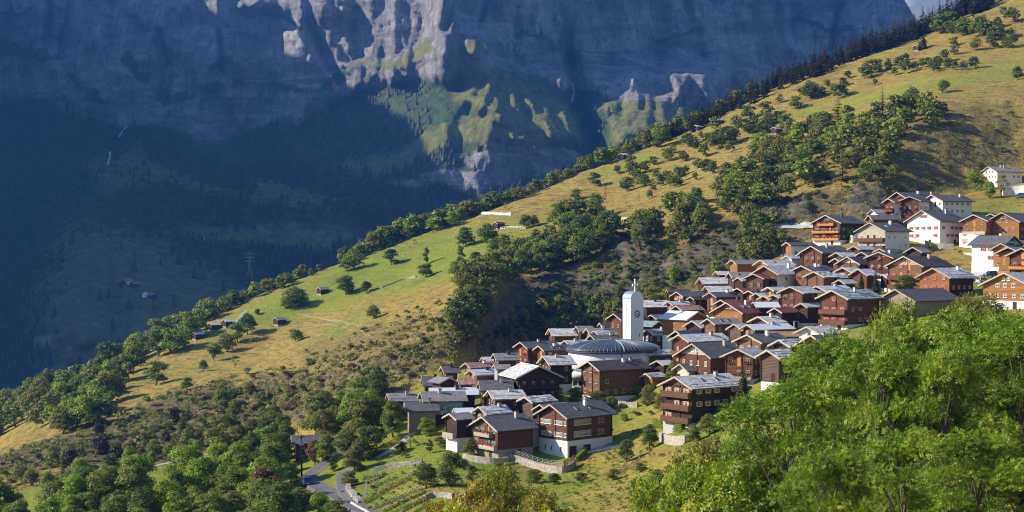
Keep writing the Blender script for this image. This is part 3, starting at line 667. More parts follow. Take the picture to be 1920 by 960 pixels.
    if win == 'auto':
        nc = max(1, int(W/(2.0 if W < 8 else 2.3))); z = hbm+0.75 if he-hbm > 2.4 else hbm+0.4; floors = []
        while z+1.0 < he+0.55 and len(floors) < (nfl or 4): floors.append(z); z += 2.55
        for q, z in enumerate(floors):
            for i in range(nc):
                x = (i-(nc-1)/2)*W/nc*0.92
                if z+1.3 > he+tanp*(W/2-abs(x))-0.25 or r.random() > 0.92*wind: continue
                if bal and abs(x) < W*0.3 and r.random() < 0.5:
                    dm = shared('door', (wall, 1), lambda b: b.box(-0.42, 0.42, -0.05, 0.03, 0, 2.0).box(-0.3, 0.3, -0.07, -0.05, 1.0, 1.85), MORANGE if wall in ('timber', 'orange') else MDARKW)
                    put('door', dm, root, (x, yf-0.01, z-0.7)); continue
                add_window(root, x+r.uniform(-0.12, 0.12), yf-0.0, z, 0, wsz[0], wsz[1], wmat, shut, fl if r.random() < 0.7 else None)
        if he+tanp*W/2-1.6 > (floors[-1] if floors else 0)+2.4 or W > 8.5:
            zz = he+0.15+0.12*W/2
            if zz+1.0 < hr-0.7: add_window(root, W*0.0-0.55, yf, zz, 0, 0.75, 0.9, wmat, shut); add_window(root, 0.75, yf, zz, 0, 0.75, 0.9, wmat, shut)
        if swin:
            ncs = max(1, int(Lw/2.5))
            for z in floors:
                if z+1.25 > he: continue
                for i in range(ncs):
                    if r.random() < 0.3: continue
                    add_window(root, W/2+0.0, (i-(ncs-1)/2)*Lw/ncs*0.9, z, math.pi/2, wsz[0], wsz[1], wmat, shut)
                for i in range(max(1, ncs-1)):
                    if r.random() < 0.4: continue
                    add_window(root, -W/2, (i-(ncs-1)/2)*Lw/ncs*0.9, z, -math.pi/2, 0.85, 1.1, wmat, shut)
        if base and hbm > 1.6 and door:
            dm = shared('door', (base, 2), lambda b: b.box(-0.48, 0.48, -0.06, 0.03, 0, 2.0).box(-0.36, 0.36, -0.08, -0.06, 1.1, 1.85).box(-0.36, 0.36, -0.08, -0.06, 0.15, 0.95), MDARKW)
            put('door', dm, root, (W*0.2, yf-0.09, hbm-2.2)); put('door', dm, root, (W/2+0.09, Lw*0.1, hbm-2.2), math.pi/2)
    elif win == 'barn':
        dm = shared('door', ('barn', 3), lambda b: b.box(-0.55, 0.55, -0.06, 0.03, 0, 1.7).box(-0.02, 0.02, -0.075, -0.06, 0.05, 1.65), MDARKW)
        put('door', dm, root, (W*0.15, yf-0.01, hbm+0.15))
        vm = shared('vent_slot', ('barn', 4), lambda b: b.box(-0.22, 0.22, -0.05, 0.02, 0, 0.28), MDARKW)
        put('vent_slot', vm, root, (-W*0.22, yf-0.01, he-0.4)); put('vent_slot', vm, root, (W/2+0.01, -Lw*0.2, he-0.9), math.pi/2)
    for k in range(bal):
        zf = hbm+0.05+k*2.55
        if k > 0 and zf+1.6 > he+tanp*W*0.25: break
        sh = 1.0 if zf+2.2 < he+0.3 else 0.62
        balcony(root, W*sh, yf, zf, 1.15, balm or MWOOD, fl)
    return root
# ------------------------------------------------------------------ the village, chalet by chalet (gable apex, gable eaves and ridge end as sighted)
T_, D_, O_, B_ = 'timber', 'dark', 'orange', 'barn'
H_ = chalet
# --- lower edge, near the gardens
near_house = H_('large red log chalet on a tall white plaster base with two dark garage doors', 1031, 758, 1000, 1061, 1128, H=11.0, roof='slate', hb=0.40, sky=2, chim=1, pitch=25, win='none', seed=3)
H_('small weathered barn under rough stone slabs just behind the white based chalet', 983, 744, 969, 998, 1030, H=7.0, roof='light', wall=T_, win=B_, chim=0, slab=SLAB, cat='barn', hb=0.1)
H_('low barn gable squeezed between stone slab barn and white based chalet', 1012, 758, 997, 1028, 1062, H=7.0, roof='grey', wall=D_, win=B_, chim=0, cat='barn')
gal = H_('brown chalet with stacked side galleries and dark slate roof above a garden terrace', 903, 781, 884, 942, 978, H=8.5, roof='slate', wall=T_, base='stone', hb=0.3, bal=2, balm=MPALEW, chim=1)
H_('small white plastered annex at the back of the galleried brown chalet', 972, 787, 962, 982, 1000, H=6.0, roof='slate', wall='white', chim=0, swin=True, w=5, L=6, a=60)
H_('little log storehouse with open pale gallery standing on a white stone base', 842, 775, 829, 857, 877, H=8.2, roof='grey', wall=D_, base='white', hb=0.42, win=B_, bal=1, balm=MPALEW, chim=0, cat='barn', ov=0.7)
H_('brown chalet with pale shingle roof and snow guard above the log storehouse', 897, 762, 882, 913, 945, H=7.5, roof='light', guard=True, wall=T_)
H_('turquoise plastered house with green shutters and two satellite dishes', 788, 734, 786, 796, 867, a=80, w=8.5, H=8.0, roof='grey', wall='dark', base='dark', hb=0.45, side_wall='turq', shut=MGREENP, nfl=2)
H_('brown chalet with grey roof at the village corner above the flag pole', 726, 737, 722, 734, 778, a=80, w=7.5, H=7.0, roof='grey', wall='timber', guard=True, base='white')
H_('beige plastered house with windowless tall wall beside the driveway', 758, 753, 754, 766, 793, a=78, w=8.0, L=8, H=7.0, roof='slate', wall='tan', base='tan', win='none', side_wall='tan')
H_('long dark roofed house at the edge where village meets ravine', 791, 705, 788, 800, 846, a=80, w=8.5, H=6.5, roof='slate', wall=T_)
H_('small crosswise gable with dark front beside the long edge house', 843, 708, 824, 860, 823, a=-38, H=6.5, roof='grey', wall=D_, w=6, L=6, win='none', chim=0)
H_('squat grey slate roofed house just below the rocky gully', 827, 687, 824, 836, 858, a=78, w=7, H=6, roof='slate', wall=T_, chim=1)
H_('log house with rusty sheet roof and bright window gable', 872, 680, 864, 884, 922, a=60, H=6.5, roof='rust', wall=T_)
H_('log house with whitish sheet roof and black snow bar beside the grey garage', 881, 693, 871, 892, 923, a=60, H=6.5, roof='white', wall=T_, guard=True)
H_('grey concrete garage block with flat looking roof amid the log houses', 926, 683, 923, 932, 955, a=80, w=7, H=7, roof='grey', wall='grey', base='grey', win='none', chim=0, pitch=14)
H_('tiny hut with small slate roof under the village rim', 903, 669, 900, 910, 923, a=75, w=5, H=5, roof='light', wall=D_, win=B_, chim=0, cat='barn')
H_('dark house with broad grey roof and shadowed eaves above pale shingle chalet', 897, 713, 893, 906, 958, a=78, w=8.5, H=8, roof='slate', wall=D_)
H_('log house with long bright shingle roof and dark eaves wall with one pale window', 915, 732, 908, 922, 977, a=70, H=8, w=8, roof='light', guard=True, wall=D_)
H_('lean-to with rust striped sheet roof squeezed between bigger roofs', 858, 710, 855, 864, 878, a=75, w=5, H=6, roof='rust', wall=T_, win='none', chim=0)
H_('long bright sheet roofed shed running along behind the turquoise house', 804, 727, 801, 812, 892, a=82, w=6, H=7, roof='white', wall=D_, win='none', chim=2)
H_('small white walled shed with tilted pale roof near turquoise house', 851, 765, 848, 858, 886, a=75, w=4.5, H=5, roof='white', wall='white', win='none', chim=0)
H_('chalet with twin chimneys and dark window side at the outer village rim', 925, 662, 921, 933, 968, a=74, w=7.5, H=7, roof='grey', wall=T_, guard=True)
H_('lone brown cabin on stilts by the road bend with grey slate roof', 546, 816, 543, 556, 605, a=82, w=6.5, H=6.2, roof='slate', wall=T_, win='auto', base=None, bal=0, chim=0, group='outlying huts of the village', y0=280)
# --- around the church
H_('log chalet with pink red shutters and flowers at the ravine side', 975, 641, 961, 988, 1038, H=8, roof='slate', wall=T_, shut=MREDP, fl=MPINK, chim=1)
H_('slate roofed chalet with two skylights next to the one with pink shutters', 1009, 648, 1001, 1022, 1066, a=60, H=7.5, roof='slate', wall=T_, sky=2)
H_('brown house with paler shingle roof touching the white church drum', 1018, 667, 1011, 1024, 1068, a=72, w=8, H=8.5, roof='light', wall=D_, guard=True)
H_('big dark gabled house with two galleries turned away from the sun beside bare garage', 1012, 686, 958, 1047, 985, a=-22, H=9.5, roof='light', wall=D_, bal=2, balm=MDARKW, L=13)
H_('broad log chalet with two chimneys directly in front of the white church', 1102, 677, 1084, 1123, 1202, H=10, a=60, roof='brown', wall=T_, hb=0.16, chim=2, base='white')
H_('low long shed with roof cut open by a dark solar strip', 1029, 616, 1026, 1036, 1078, a=82, w=9, H=6, roof='light', wall=T_, win='none', guard=True, chim=0)
H_('flat brownish roof hut next to the shed with solar strip', 1080, 611, 1077, 1088, 1110, a=80, w=7, H=6, roof='grey', wall=D_, win=B_, chim=0, cat='barn')
H_('grey roofed house with chimney behind the small slab roof near church', 1099, 615, 1094, 1106, 1143, a=78, w=7, H=6.5, roof='grey', wall=T_)
H_('small gable with pale slab roof peeping above the church dome', 1113, 620, 1103, 1122, 1150, H=6.5, roof='light', wall=D_, win='none', guard=True, chim=0)
H_('wide plain slate roof rising straight behind the church dome', 1107, 628, 1096, 1117, 1158, a=60, H=7, roof='slate', wall=T_, chim=1)
H_('low gable with bright slab roof against the upper church drum', 1058, 638, 1050, 1066, 1100, a=60, H=6, roof='light', wall=T_, win=B_, chim=1)
H_('tiny pale roof between the skylight chalet and church', 1040, 642, 1037, 1046, 1054, a=75, w=4, H=5, roof='white', wall=D_, win='none', chim=0)
H_('bright orange brown log chalet half hidden by the white bell tower', 1150, 588, 1136, 1163, 1205, H=9, roof='brown', wall=T_, seed=19)
H_('little dark roofed hut in front of the orange brown chalet by the tower', 1124, 605, 1120, 1130, 1140, a=75, w=5, H=5, roof='brown', wall=D_, win=B_, chim=0, cat='barn')
H_('long modern roof with deep shaded loggia behind the bell tower', 1203, 563, 1200, 1210, 1252, a=84, w=9, H=7.5, roof='light', wall=D_, win='none', guard=True, chim=1)
H_('small brown gable with beige roof close by the bell tower', 1220, 590, 1211, 1231, 1242, H=6, roof='grey', wall=T_, win=B_, chim=0)
H_('shed with greenish sheet roof and dark gable beside the bell tower', 1236, 602, 1219, 1248, 1206, a=-42, H=5.5, roof='green', wall=D_, win='none', chim=0, L=9)
H_('dark timber house with bright eaves line just above the dome edge', 1212, 617, 1204, 1226, 1266, H=8, a=60, roof='light', wall=D_, guard=True)
H_('log house with black chimney below the dome edge', 1208, 657, 1198, 1219, 1260, H=8, a=60, roof='light', wall=T_, guard=True)
H_('open fronted hay shed on posts with bluish sheet roof', 1231, 676, 1221, 1244, 1257, H=5.5, roof='white', wall=D_, win='none', chim=0, cat='barn')
H_('small orange fronted hut with cobbled tarpaulin roof', 1210, 700, 1202, 1221, 1242, H=5, roof='light', wall=O_, win='none', chim=0, cat='barn', slab=SLAB, swin=False)
# --- the dense middle
H_('four storey dark chalet with wooden balconies and pale shingle roof near the spruce', 1264, 706, 1237, 1293, 1375, H=11.5, a=54, roof='light', wall=D_, base='grey', hb=0.24, bal=3, balm=MWOOD, shut=MORANGE, guard=True, sky=2, chim=1, pitch=22, seed=11)
H_('plain slate roof with lone plaster chimney behind the balcony chalet', 1274, 682, 1262, 1286, 1344, a=60, H=6.5, roof='slate', wall='beige', chim=1, win='none')
H_('wide brown chalet with long dark right-hand roof and open gable', 1297, 644, 1281, 1341, 1377, H=10, roof='slate', wall=T_, chim=1, a=48)
H_('chalet with broad white gallery and cream base behind the spruce', 1383, 654, 1348, 1409, 1425, H=9, a=35, roof='light', wall=T_, base='white', hb=0.35, bal=1, balm=MPALEW, chim=0, guard=True)
H_('weathered barn under heaped dark stone slabs at the edge of the green trees', 1438, 656, 1420, 1458, 1482, H=8, roof='grey', wall=T_, win=B_, base='white', chim=0, slab=SLAB, cat='barn', a=48)
H_('hut with tumbled silvery slab roof above the dark slab barn', 1460, 637, 1443, 1476, 1507, H=6.5, roof='light', wall=D_, win=B_, chim=0, slab=SLAB, cat='barn')
H_('half hidden house with timber balcony behind the topmost green branches', 1520, 628, 1497, 1543, 1560, H=8, roof='slate', wall=T_, bal=1)
H_('long pale roofed house with two wooden balconies next to the dome', 1272, 627, 1252, 1284, 1358, a=56, H=9.5, roof='light', wall=T_, bal=2, balm=MWOOD, base='white', chim=1)
H_('house with plain navy blue roof tucked behind the long pale roof', 1267, 620, 1253, 1281, 1322, H=7, roof='blue', wall=D_, win='none', chim=0)
H_('chalet with white framed windows glowing in a warm gable under charcoal slate', 1400, 627, 1379, 1427, 1467, H=8.5, roof='slate', wall=T_, wmat=MWHITE, chim=1, a=50)
H_('long bluish white sheet roof over a brown timber gable', 1400, 608, 1388, 1411, 1482, a=60, H=7.5, roof='white', wall=T_, chim=1, sky=0)
H_('low lean-to with orange boarded roof in front of the bluish white roof', 1437, 621, 1434, 1444, 1493, a=82, w=5, H=5, roof='orange', wall=O_, win='none', chim=0)
H_('log house with two roof windows in its grey slate slope', 1326, 597, 1316, 1339, 1383, a=56, H=8, roof='grey', wall=T_, sky=2, chim=0)
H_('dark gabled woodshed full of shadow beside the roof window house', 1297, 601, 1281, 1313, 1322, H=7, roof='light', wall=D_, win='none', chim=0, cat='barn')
H_('small barn with warm gable wedged behind the bluish white roof', 1376, 607, 1363, 1389, 1398, H=6.5, roof='light', wall=T_, win=B_, chim=0, cat='barn')
H_('house whose bluish sheet roof slopes towards the tower over an orange wall', 1310, 584, 1276, 1324, 1262, a=-36, H=8, roof='white', wall=O_, win='auto', chim=0, L=11)
H_('rusty patched sheet roof with a small white dormer', 1267, 573, 1257, 1276, 1313, a=58, H=7, roof='rust', wall=D_, win=B_, chim=0)
H_('gable chalet with pale roof above the rusty dormer roof', 1252, 565, 1243, 1259, 1292, a=58, H=7.5, roof='light', wall=T_)
H_('broad house with vivid red and pink sheet roof and sunlit window gable', 1361, 567, 1342, 1396, 1417, H=9.5, a=48, roof='red', wall=O_, sky=2, chim=1, seed=8, shut=None)
H_('pale sheet roof running on behind the vivid red roof', 1412, 566, 1408, 1420, 1457, a=82, w=7, H=7, roof='white', wall=D_, win='none', chim=0)
H_('dark barn with plain red sheet roof', 1452, 577, 1442, 1465, 1489, H=7, roof='red', wall=D_, win='none', chim=0, cat='barn')
H_('pale grey roofed log house with one slim chimney below the red barn', 1421, 593, 1403, 1436, 1460, H=7.5, roof='light', wall=T_, chim=1)
H_('red roofed narrow gable above the vivid red house', 1351, 562, 1338, 1362, 1393, a=54, H=7, roof='red', wall=D_, win=B_, chim=1)
H_('steep grey chalet with red trimmed balcony over the narrow red roof', 1330, 548, 1321, 1343, 1382, a=56, H=8, roof='slate', wall=T_, shut=MREDP, chim=1)
H_('dark barn with plain dull roof beside the tall wire pole', 1294, 556, 1287, 1299, 1328, a=60, H=7, roof='brown', wall=D_, win='none', chim=0, cat='barn')
H_('gabled log house with long slate ridge at the rim above the dull barn', 1268, 547, 1259, 1281, 1318, a=56, H=7, roof='slate', wall=T_, chim=0)
H_('thin low shed roof at the rim behind the long slate ridge', 1250, 542, 1247, 1256, 1292, a=82, w=5, H=5.5, roof='brown', wall=D_, win='none', chim=0)
# --- upper middle
H_('new bright orange timber house with recessed porch at the village rim', 1371, 487, 1364, 1379, 1423, a=64, H=8.5, roof='grey', wall=O_, base='orange', win='none', chim=0)
H_('long light roof with orange gable behind the half white house', 1425, 487, 1414, 1437, 1484, a=58, H=8.5, roof='light', wall=O_, chim=0, sky=1)
H_('half log half white plaster house with blue framed windows', 1432, 498, 1416, 1461, 1500, a=42, H=10, roof='light', wall='white', base='white', hb=0.3, front_wall='timber', chim=1)
H_('tall red brown log annex with a plum red roof', 1412, 513, 1388, 1424, 1426, H=9, a=40, roof='red', wall=T_, chim=0, L=6)
H_('low shed with pale slab roof far up by the cliff foot', 1341, 508, 1338, 1348, 1366, a=80, w=6, H=5.5, roof='light', wall=D_, win='none', chim=0)
H_('wide beige shingle roof beside the orange porch house', 1366, 510, 1362, 1374, 1408, a=80, w=8, H=6.5, roof='grey', wall=D_, win='none', chim=0, sky=1)
H_('dark walled barn with big pale slab roof at the cliff foot', 1311, 520, 1308, 1318, 1365, a=82, w=8.5, H=7.5, roof='light', wall=D_, win='none', chim=0, cat='barn')
H_('narrow slab roofed gable next to the dark walled barn', 1383, 520, 1375, 1391, 1401, H=7, roof='light', wall=D_, win=B_, chim=0, cat='barn')
H_('old barn with mossy pale slabs below the cliff foot barn', 1322, 536, 1318, 1330, 1369, a=78, w=8, H=7, roof='light', wall=D_, win='none', chim=0, cat='barn')
H_('small dark red roofed house in the shade of the plum roof', 1382, 540, 1373, 1392, 1408, H=6.5, roof='red', wall=D_, win=B_, chim=0)
H_('small grey gabled log house with slim chimney above twin barns', 1403, 545, 1394, 1410, 1432, H=6.5, roof='slate', wall=T_, chim=1)
H_('first of three little gabled barns in a row with bright roof', 1417, 549, 1409, 1426, 1444, H=6, roof='light', wall=T_, win=B_, chim=0, cat='barn')
H_('middle barn of the three little gabled barns in a row', 1431, 554, 1421, 1441, 1452, H=6, roof='light', wall=T_, win=B_, chim=0, cat='barn', w=5, L=6)
H_('last and tallest of three little gabled barns in a row', 1449, 552, 1441, 1461, 1473, H=6.5, roof='light', wall=T_, win=B_, chim=0, cat='barn')
H_('pale roofed log house above the three little barns', 1439, 538, 1431, 1450, 1472, H=7.5, roof='light', wall=T_, chim=0)
H_('tall big log house with red striped pale roof and deep dark gable', 1481, 537, 1462, 1505, 1524, H=11, a=46, roof='light', wall=T_, chim=0, seed=4)
H_('log house with smooth light blue sheet roof and black snow bar', 1530, 536, 1516, 1547, 1596, a=54, H=9, roof='white', wall=T_, guard=True, chim=1)
grn = H_('chalet with rippled green stone roof, red shutters and red balcony', 1559, 544, 1540, 1588, 1641, H=10, a=52, roof='green', wall=T_, base='white', hb=0.2, shut=MREDP, bal=2, balm=MWOOD, slab=SLABG, chim=1)
H_('small slab roofed shed above a white terrace with parasol', 1501, 568, 1491, 1511, 1537, H=6.5, roof='light', wall=D_, win='none', chim=0)
H_('white terrace house with slotted balustrade below the shed with slab roof', 1512, 612, 1490, 1530, 1535, H=6.5, roof='light', wall='white', base='white', w=8, L=8, chim=0)
H_('white house with dark roof and orange timber gable at the top rim', 1474, 454, 1468, 1481, 1528, a=64, H=9, roof='slate', wall='white', base='white', front_wall='orange', chim=0)
H_('white walled shed with slab roof below the top rim house', 1474, 479, 1467, 1483, 1500, H=6, roof='light', wall='white', chim=0, win='none')
H_('brown log chalet with rows of white flower windows and long slate roof', 1520, 461, 1507, 1543, 1590, a=52, H=9.5, roof='slate', wall=T_, fl=MFLOWER, chim=1, seed=21)
H_('narrow porch gable leaning on the chalet with flower windows', 1502, 473, 1495, 1510, 1515, H=7, roof='light', wall=D_, win='none', chim=0, w=4.5, L=5)
H_('log house with dark slate roof and two squat chimneys in the upper lane', 1502, 498, 1489, 1521, 1558, H=8.5, roof='slate', wall=T_, chim=2)
H_('barn with uneven slab roof and satellite dish on its gable', 1525, 509, 1512, 1544, 1557, H=8, roof='light', wall=T_, win=B_, chim=0, slab=SLAB, cat='barn')
H_('collapsed looking slab roof shed leaning beside the barn with dish', 1560, 512, 1556, 1567, 1582, a=75, w=6, H=6, roof='grey', wall=D_, win='none', chim=0, slab=SLAB, cat='barn')
H_('gabled barn with pale roof just below the two storey flower window chalet', 1567, 473, 1553, 1574, 1605, H=7.5, roof='light', wall=T_, win=B_, chim=0)
H_('barn with light roof right under the big white balcony chalet', 1600, 461, 1591, 1610, 1640, H=7, roof='light', wall=T_, win=B_, chim=0, cat='barn')
H_('small dark gabled house with slate roof between two barns in the upper lane', 1615, 472, 1604, 1626, 1638, H=7, roof='slate', wall=D_, chim=0)
H_('little green sheet roofed lean-to gable', 1565, 484, 1553, 1573, 1580, H=6, roof='green', wall=T_, win='none', chim=0, w=5, L=5)
H_('log chalet with wide eaves, balcony flowers and brown roof in the upper lane', 1588, 481, 1571, 1609, 1628, H=8.5, roof='brown', wall=T_, fl=MFLOWER, chim=0)
H_('two part house, half white plaster and half log, with long grey roof', 1647, 472, 1616, 1663, 1716, a=40, H=10, roof='slate', wall=T_, chim=1, seed=31, L=14)
H_('second grey gable peeping over the two part white and log house', 1649, 466, 1640, 1660, 1684, H=8, roof='slate', wall='white', chim=0)
H_('lone weathered barn on the green bank beneath the white house with red shutters', 1711, 463, 1697, 1724, 1738, H=6, roof='grey', wall=D_, win=B_, chim=0, cat='barn')
H_('big chalet with huge dark brown roof and red shuttered gable', 1694, 480, 1665, 1722, 1764, H=11, a=46, roof='brown', wall=T_, base='white', shut=MREDP, bal=2, balm=MWOOD, chim=1, L=18, seed=12)
H_('small log barn with pale slab eaves above the dark spruces', 1579, 501, 1567, 1593, 1610, H=7, roof='light', wall=T_, win=B_, chim=0, cat='barn')
H_('log barn half covered by the dark spruces', 1608, 504, 1595, 1622, 1638, H=7, roof='light', wall=T_, win=B_, chim=0, cat='barn')
H_('pale roofed shelter on posts behind the light blue sheet roof', 1572, 524, 1562, 1582, 1603, H=6, roof='light', wall=D_, win='none', chim=0)
H_('white sheet roofed porch shelter below the two part house', 1654, 514, 1650, 1662, 1679, a=75, w=5, H=5, roof='white', wall=D_, win='none', chim=0)
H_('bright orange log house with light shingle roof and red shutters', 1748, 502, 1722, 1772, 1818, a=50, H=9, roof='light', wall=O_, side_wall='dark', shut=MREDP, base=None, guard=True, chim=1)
H_('low beige plastered house with long slate roof behind the foreground leaves', 1678, 542, 1666, 1722, 1803, H=7.5, a=50, roof='slate', wall='tan', base='tan', win='none', chim=0, L=20, seed=5)
H_('brown chalet with grey roof behind the twisted garden tree', 1882, 511, 1852, 1924, 1960, H=9, a=46, roof='light', wall=O_, base='white', hb=0.35, chim=0)
# --- modern houses at the top
H_('house with mauve grey roof and porch alone on the top slope', 1852, 312, 1846, 1862, 1908, a=68, H=7.5, roof='grey', wall='white', base='white', chim=2, group='modern houses on the upper slope')
H_('long modern chalet block with flower balconies and slate roof', 1681, 360, 1672, 1694, 1775, a=62, w=11, H=10, roof='slate', wall='white', front_wall='timber', bal=3, fl=MFLOWER, chim=2, group='modern houses on the upper slope')
H_('small front gable with red geraniums on white balcony', 1665, 372, 1656, 1675, 1684, H=9, roof='slate', wall='white', front_wall='timber', base='white', bal=2, fl=MFLOWER, chim=0, group='modern houses on the upper slope')
H_('house with tall glazed timber front between white pillars', 1705, 368, 1699, 1735, 1744, H=9.5, a=35, roof='slate', wall='white', front_wall='timber', base='white', fl=MFLOWER, bal=1, chim=1, group='modern houses on the upper slope')
H_('white house with broad slate roof and pink flower loggia', 1746, 365, 1732, 1759, 1817, a=58, H=8.5, roof='slate', wall='white', base='white', bal=1, fl=MPINK, chim=1, group='modern houses on the upper slope')
H_('low garage with pale slate roof under the geranium balcony', 1634, 392, 1630, 1642, 1666, a=78, w=8, H=4.5, roof='grey', wall='white', base='white', win='none', chim=0, group='modern houses on the upper slope')
H_('long brown walled shed with slate roof above the balcony chalet', 1628, 403, 1625, 1636, 1683, a=84, w=8, H=5, roof='slate', wall=T_, win='none', chim=0, group='modern houses on the upper slope')
H_('tall white house with small red shutters and slate roof', 1728, 394, 1705, 1754, 1792, a=50, H=11.5, roof='slate', wall='white', base='white', shut=MREDP, wmat=MPALEW, chim=1, nfl=2, wind=0.8, seed=2, group='modern houses on the upper slope')
H_('cream balcony chalet with two glazed loggias and wide slate roof', 1630, 417, 1608, 1652, 1693, a=50, H=10.5, roof='slate', wall='white', front_wall='beige', base='white', bal=2, balm=MWOOD, chim=1, sky=1, group='modern houses on the upper slope')
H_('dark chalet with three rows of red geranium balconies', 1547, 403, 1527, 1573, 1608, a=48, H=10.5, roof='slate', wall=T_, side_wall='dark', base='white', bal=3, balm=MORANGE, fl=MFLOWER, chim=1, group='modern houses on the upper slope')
H_('orange timber house with yellow curtains and white terrace', 1825, 402, 1801, 1843, 1856, a=38, H=11, roof='slate', wall=O_, base='white', hb=0.2, bal=2, balm=MPALEW, chim=0, L=10, group='modern houses on the upper slope')
H_('narrow white link building between the two orange timber houses', 1857, 400, 1846, 1866, 1872, H=10, roof='slate', wall='white', base='white', bal=1, balm=MPALEW, chim=0, L=8, a=42, group='modern houses on the upper slope')
H_('orange timber house with satellite dish at the picture edge', 1878, 398, 1854, 1903, 1950, a=46, H=11, roof='slate', wall=O_, side_wall='timber', base='white', chim=0, seed=6, group='modern houses on the upper slope')
H_('white house with slate roof sloping down to the road and red shutters', 1902, 441, 1870, 1926, 1862, a=-40, H=9.5, roof='slate', wall='white', base='white', shut=MREDP, chim=1, L=12, group='modern houses on the upper slope')
H_('chalet with brown eaves just below the white sloping roof house', 1877, 456, 1859, 1893, 1920, H=8.5, a=46, roof='slate', wall=O_, base='white', chim=1, group='modern houses on the upper slope')
H_('lower brown chalet with orange balcony front and pale eaves', 1890, 463, 1868, 1908, 1930, H=9.5, a=44, roof='grey', wall=O_, base='white', bal=1, balm=MORANGE, chim=0, group='modern houses on the upper slope')
H_('chalet with red geranium balcony and dark gable at the picture edge', 1915, 465, 1893, 1938, 1960, H=10, a=44, roof='slate', wall=T_, base='white', bal=2, balm=MORANGE, fl=MFLOWER, chim=0, group='modern houses on the upper slope')
# --- huts out on the meadows
for lab, ax, ay, lx, rx, bx, kw in [
  ('small hay barn standing alone on the sunny meadow with grey roof', 516, 595, 510, 523, 536, {}),
  ('hay barn on pale stone footing at the edge of the lower meadow', 419, 599, 413, 426, 438, dict(roof='light')),
  ('narrow hay barn with bright roof beside the meadow edge bushes', 393, 605, 388, 399, 408, dict(roof='light')),
  ('white walled hut half hidden in the meadow edge wood', 362, 603, 358, 366, 371, dict(wall='white', a=75, w=6)),
  ('little hut with pale roof under the meadow edge wood', 362, 622, 358, 366, 370, dict(roof='white')),
  ('dark hay barn among trees on the green upper meadow', 597, 538, 590, 605, 614, {}),
  ('farm hut with brown gable near the washing fence', 928, 416, 923, 934, 943, dict(roof='brown')),
  ('smaller brown hut tucked behind a round tree near the washing fence', 903, 426, 898, 908, 916, dict(roof='brown')),
  ('dark roofed hut at the skyline trees above the white track', 926, 378, 920, 932, 936, dict(roof='brown')),
  ('hut with white gable on the spur knoll', 1303, 234, 1298, 1309, 1314, dict(roof='light', wall='timber')),
  ('low hut with pale roof on the knoll behind the spur trees', 1342, 222, 1337, 1348, 1351, dict(roof='light', w=5)),
  ('pale roofed hay hut on the skyline meadow', 1164, 287, 1160, 1169, 1172, dict(roof='white')),
  ('dark hut high on the upper meadow under conifers', 1716, 84, 1709, 1723, 1726, dict(wall='dark', roof='brown')),
  ('small red hut in the top corner meadow', 1849, 40, 1844, 1855, 1857, dict(wall='timber', roof='brown')),
  ('hut with grey slab roof between trees below the spur knoll', 1450, 238, 1445, 1456, 1460, dict(roof='light')),
  ]:
    k = dict(H=4.6, roof='grey', wall='dark', base='stone', hb=0.25, win=B_, chim=0, y0=480, y1=1150, cat='barn', group='hay huts scattered on the meadows', ov=0.4, drop=3.0, w=5.2, L=5.6)
    k.update(kw); H_(lab, ax, ay, lx, rx, bx, **k)
# dark solar strip and the extra openings of the nearest chalet
def detail_near():
    h = near_house
    if h is None: return
    W = [c for c in h.children if c.name.startswith('wall')][0]
    xs = [v.co.x for v in W.data.vertices]; ys = [v.co.y for v in W.data.vertices]; zs = [v.co.z for v in W.data.vertices]
    x1, y0, y1, hb, top = max(xs), min(ys), max(ys), min(zs), max(zs)
    wd = 2*x1
    for z in (hb+0.75, hb+3.2):
        for i in range(4): add_window(h, -x1+0.9+i*0.86, y0, z, 0, 0.66, 0.95, MWHITE)
        for i in range(3): add_window(h, x1*0.12+0.3+i*0.86, y0, z, 0, 0.66, 0.95, MWHITE)
        add_window(h, x1-0.65, y0, z, 0, 0.66, 0.95, MWHITE)
        for i in range(6): add_window(h, x1, y0+2.2+i*0.85, z, math.pi/2, 0.66, 1.2, MWHITE)
        for i in range(2): add_window(h, x1, y0+2.2+6*0.85+1.9+i*1.1, z, math.pi/2, 0.66, 1.2, MPALEW)
    for x in (-x1*0.55, -x1*0.1, x1*0.55): add_window(h, x, y0-0.07, hb-2.3, 0, 0.45, 1.0, MPALEW, muntin=False)
    for y in (y0+1.5, y0+5.6):
        g = MB().box(-1.0, 1.0, -0.05, 0.03, 0, 2.5); [g.box(-0.94+k*0.63, -0.94+k*0.63+0.58, -0.08, -0.05, 0.08, 2.42) for k in range(3)]
        o = g.build('garage_door', MDARKW, h); o.location = (x1+0.09, y, hb-3.6); o.rotation_euler = (0, 0, math.pi/2)
detail_near()
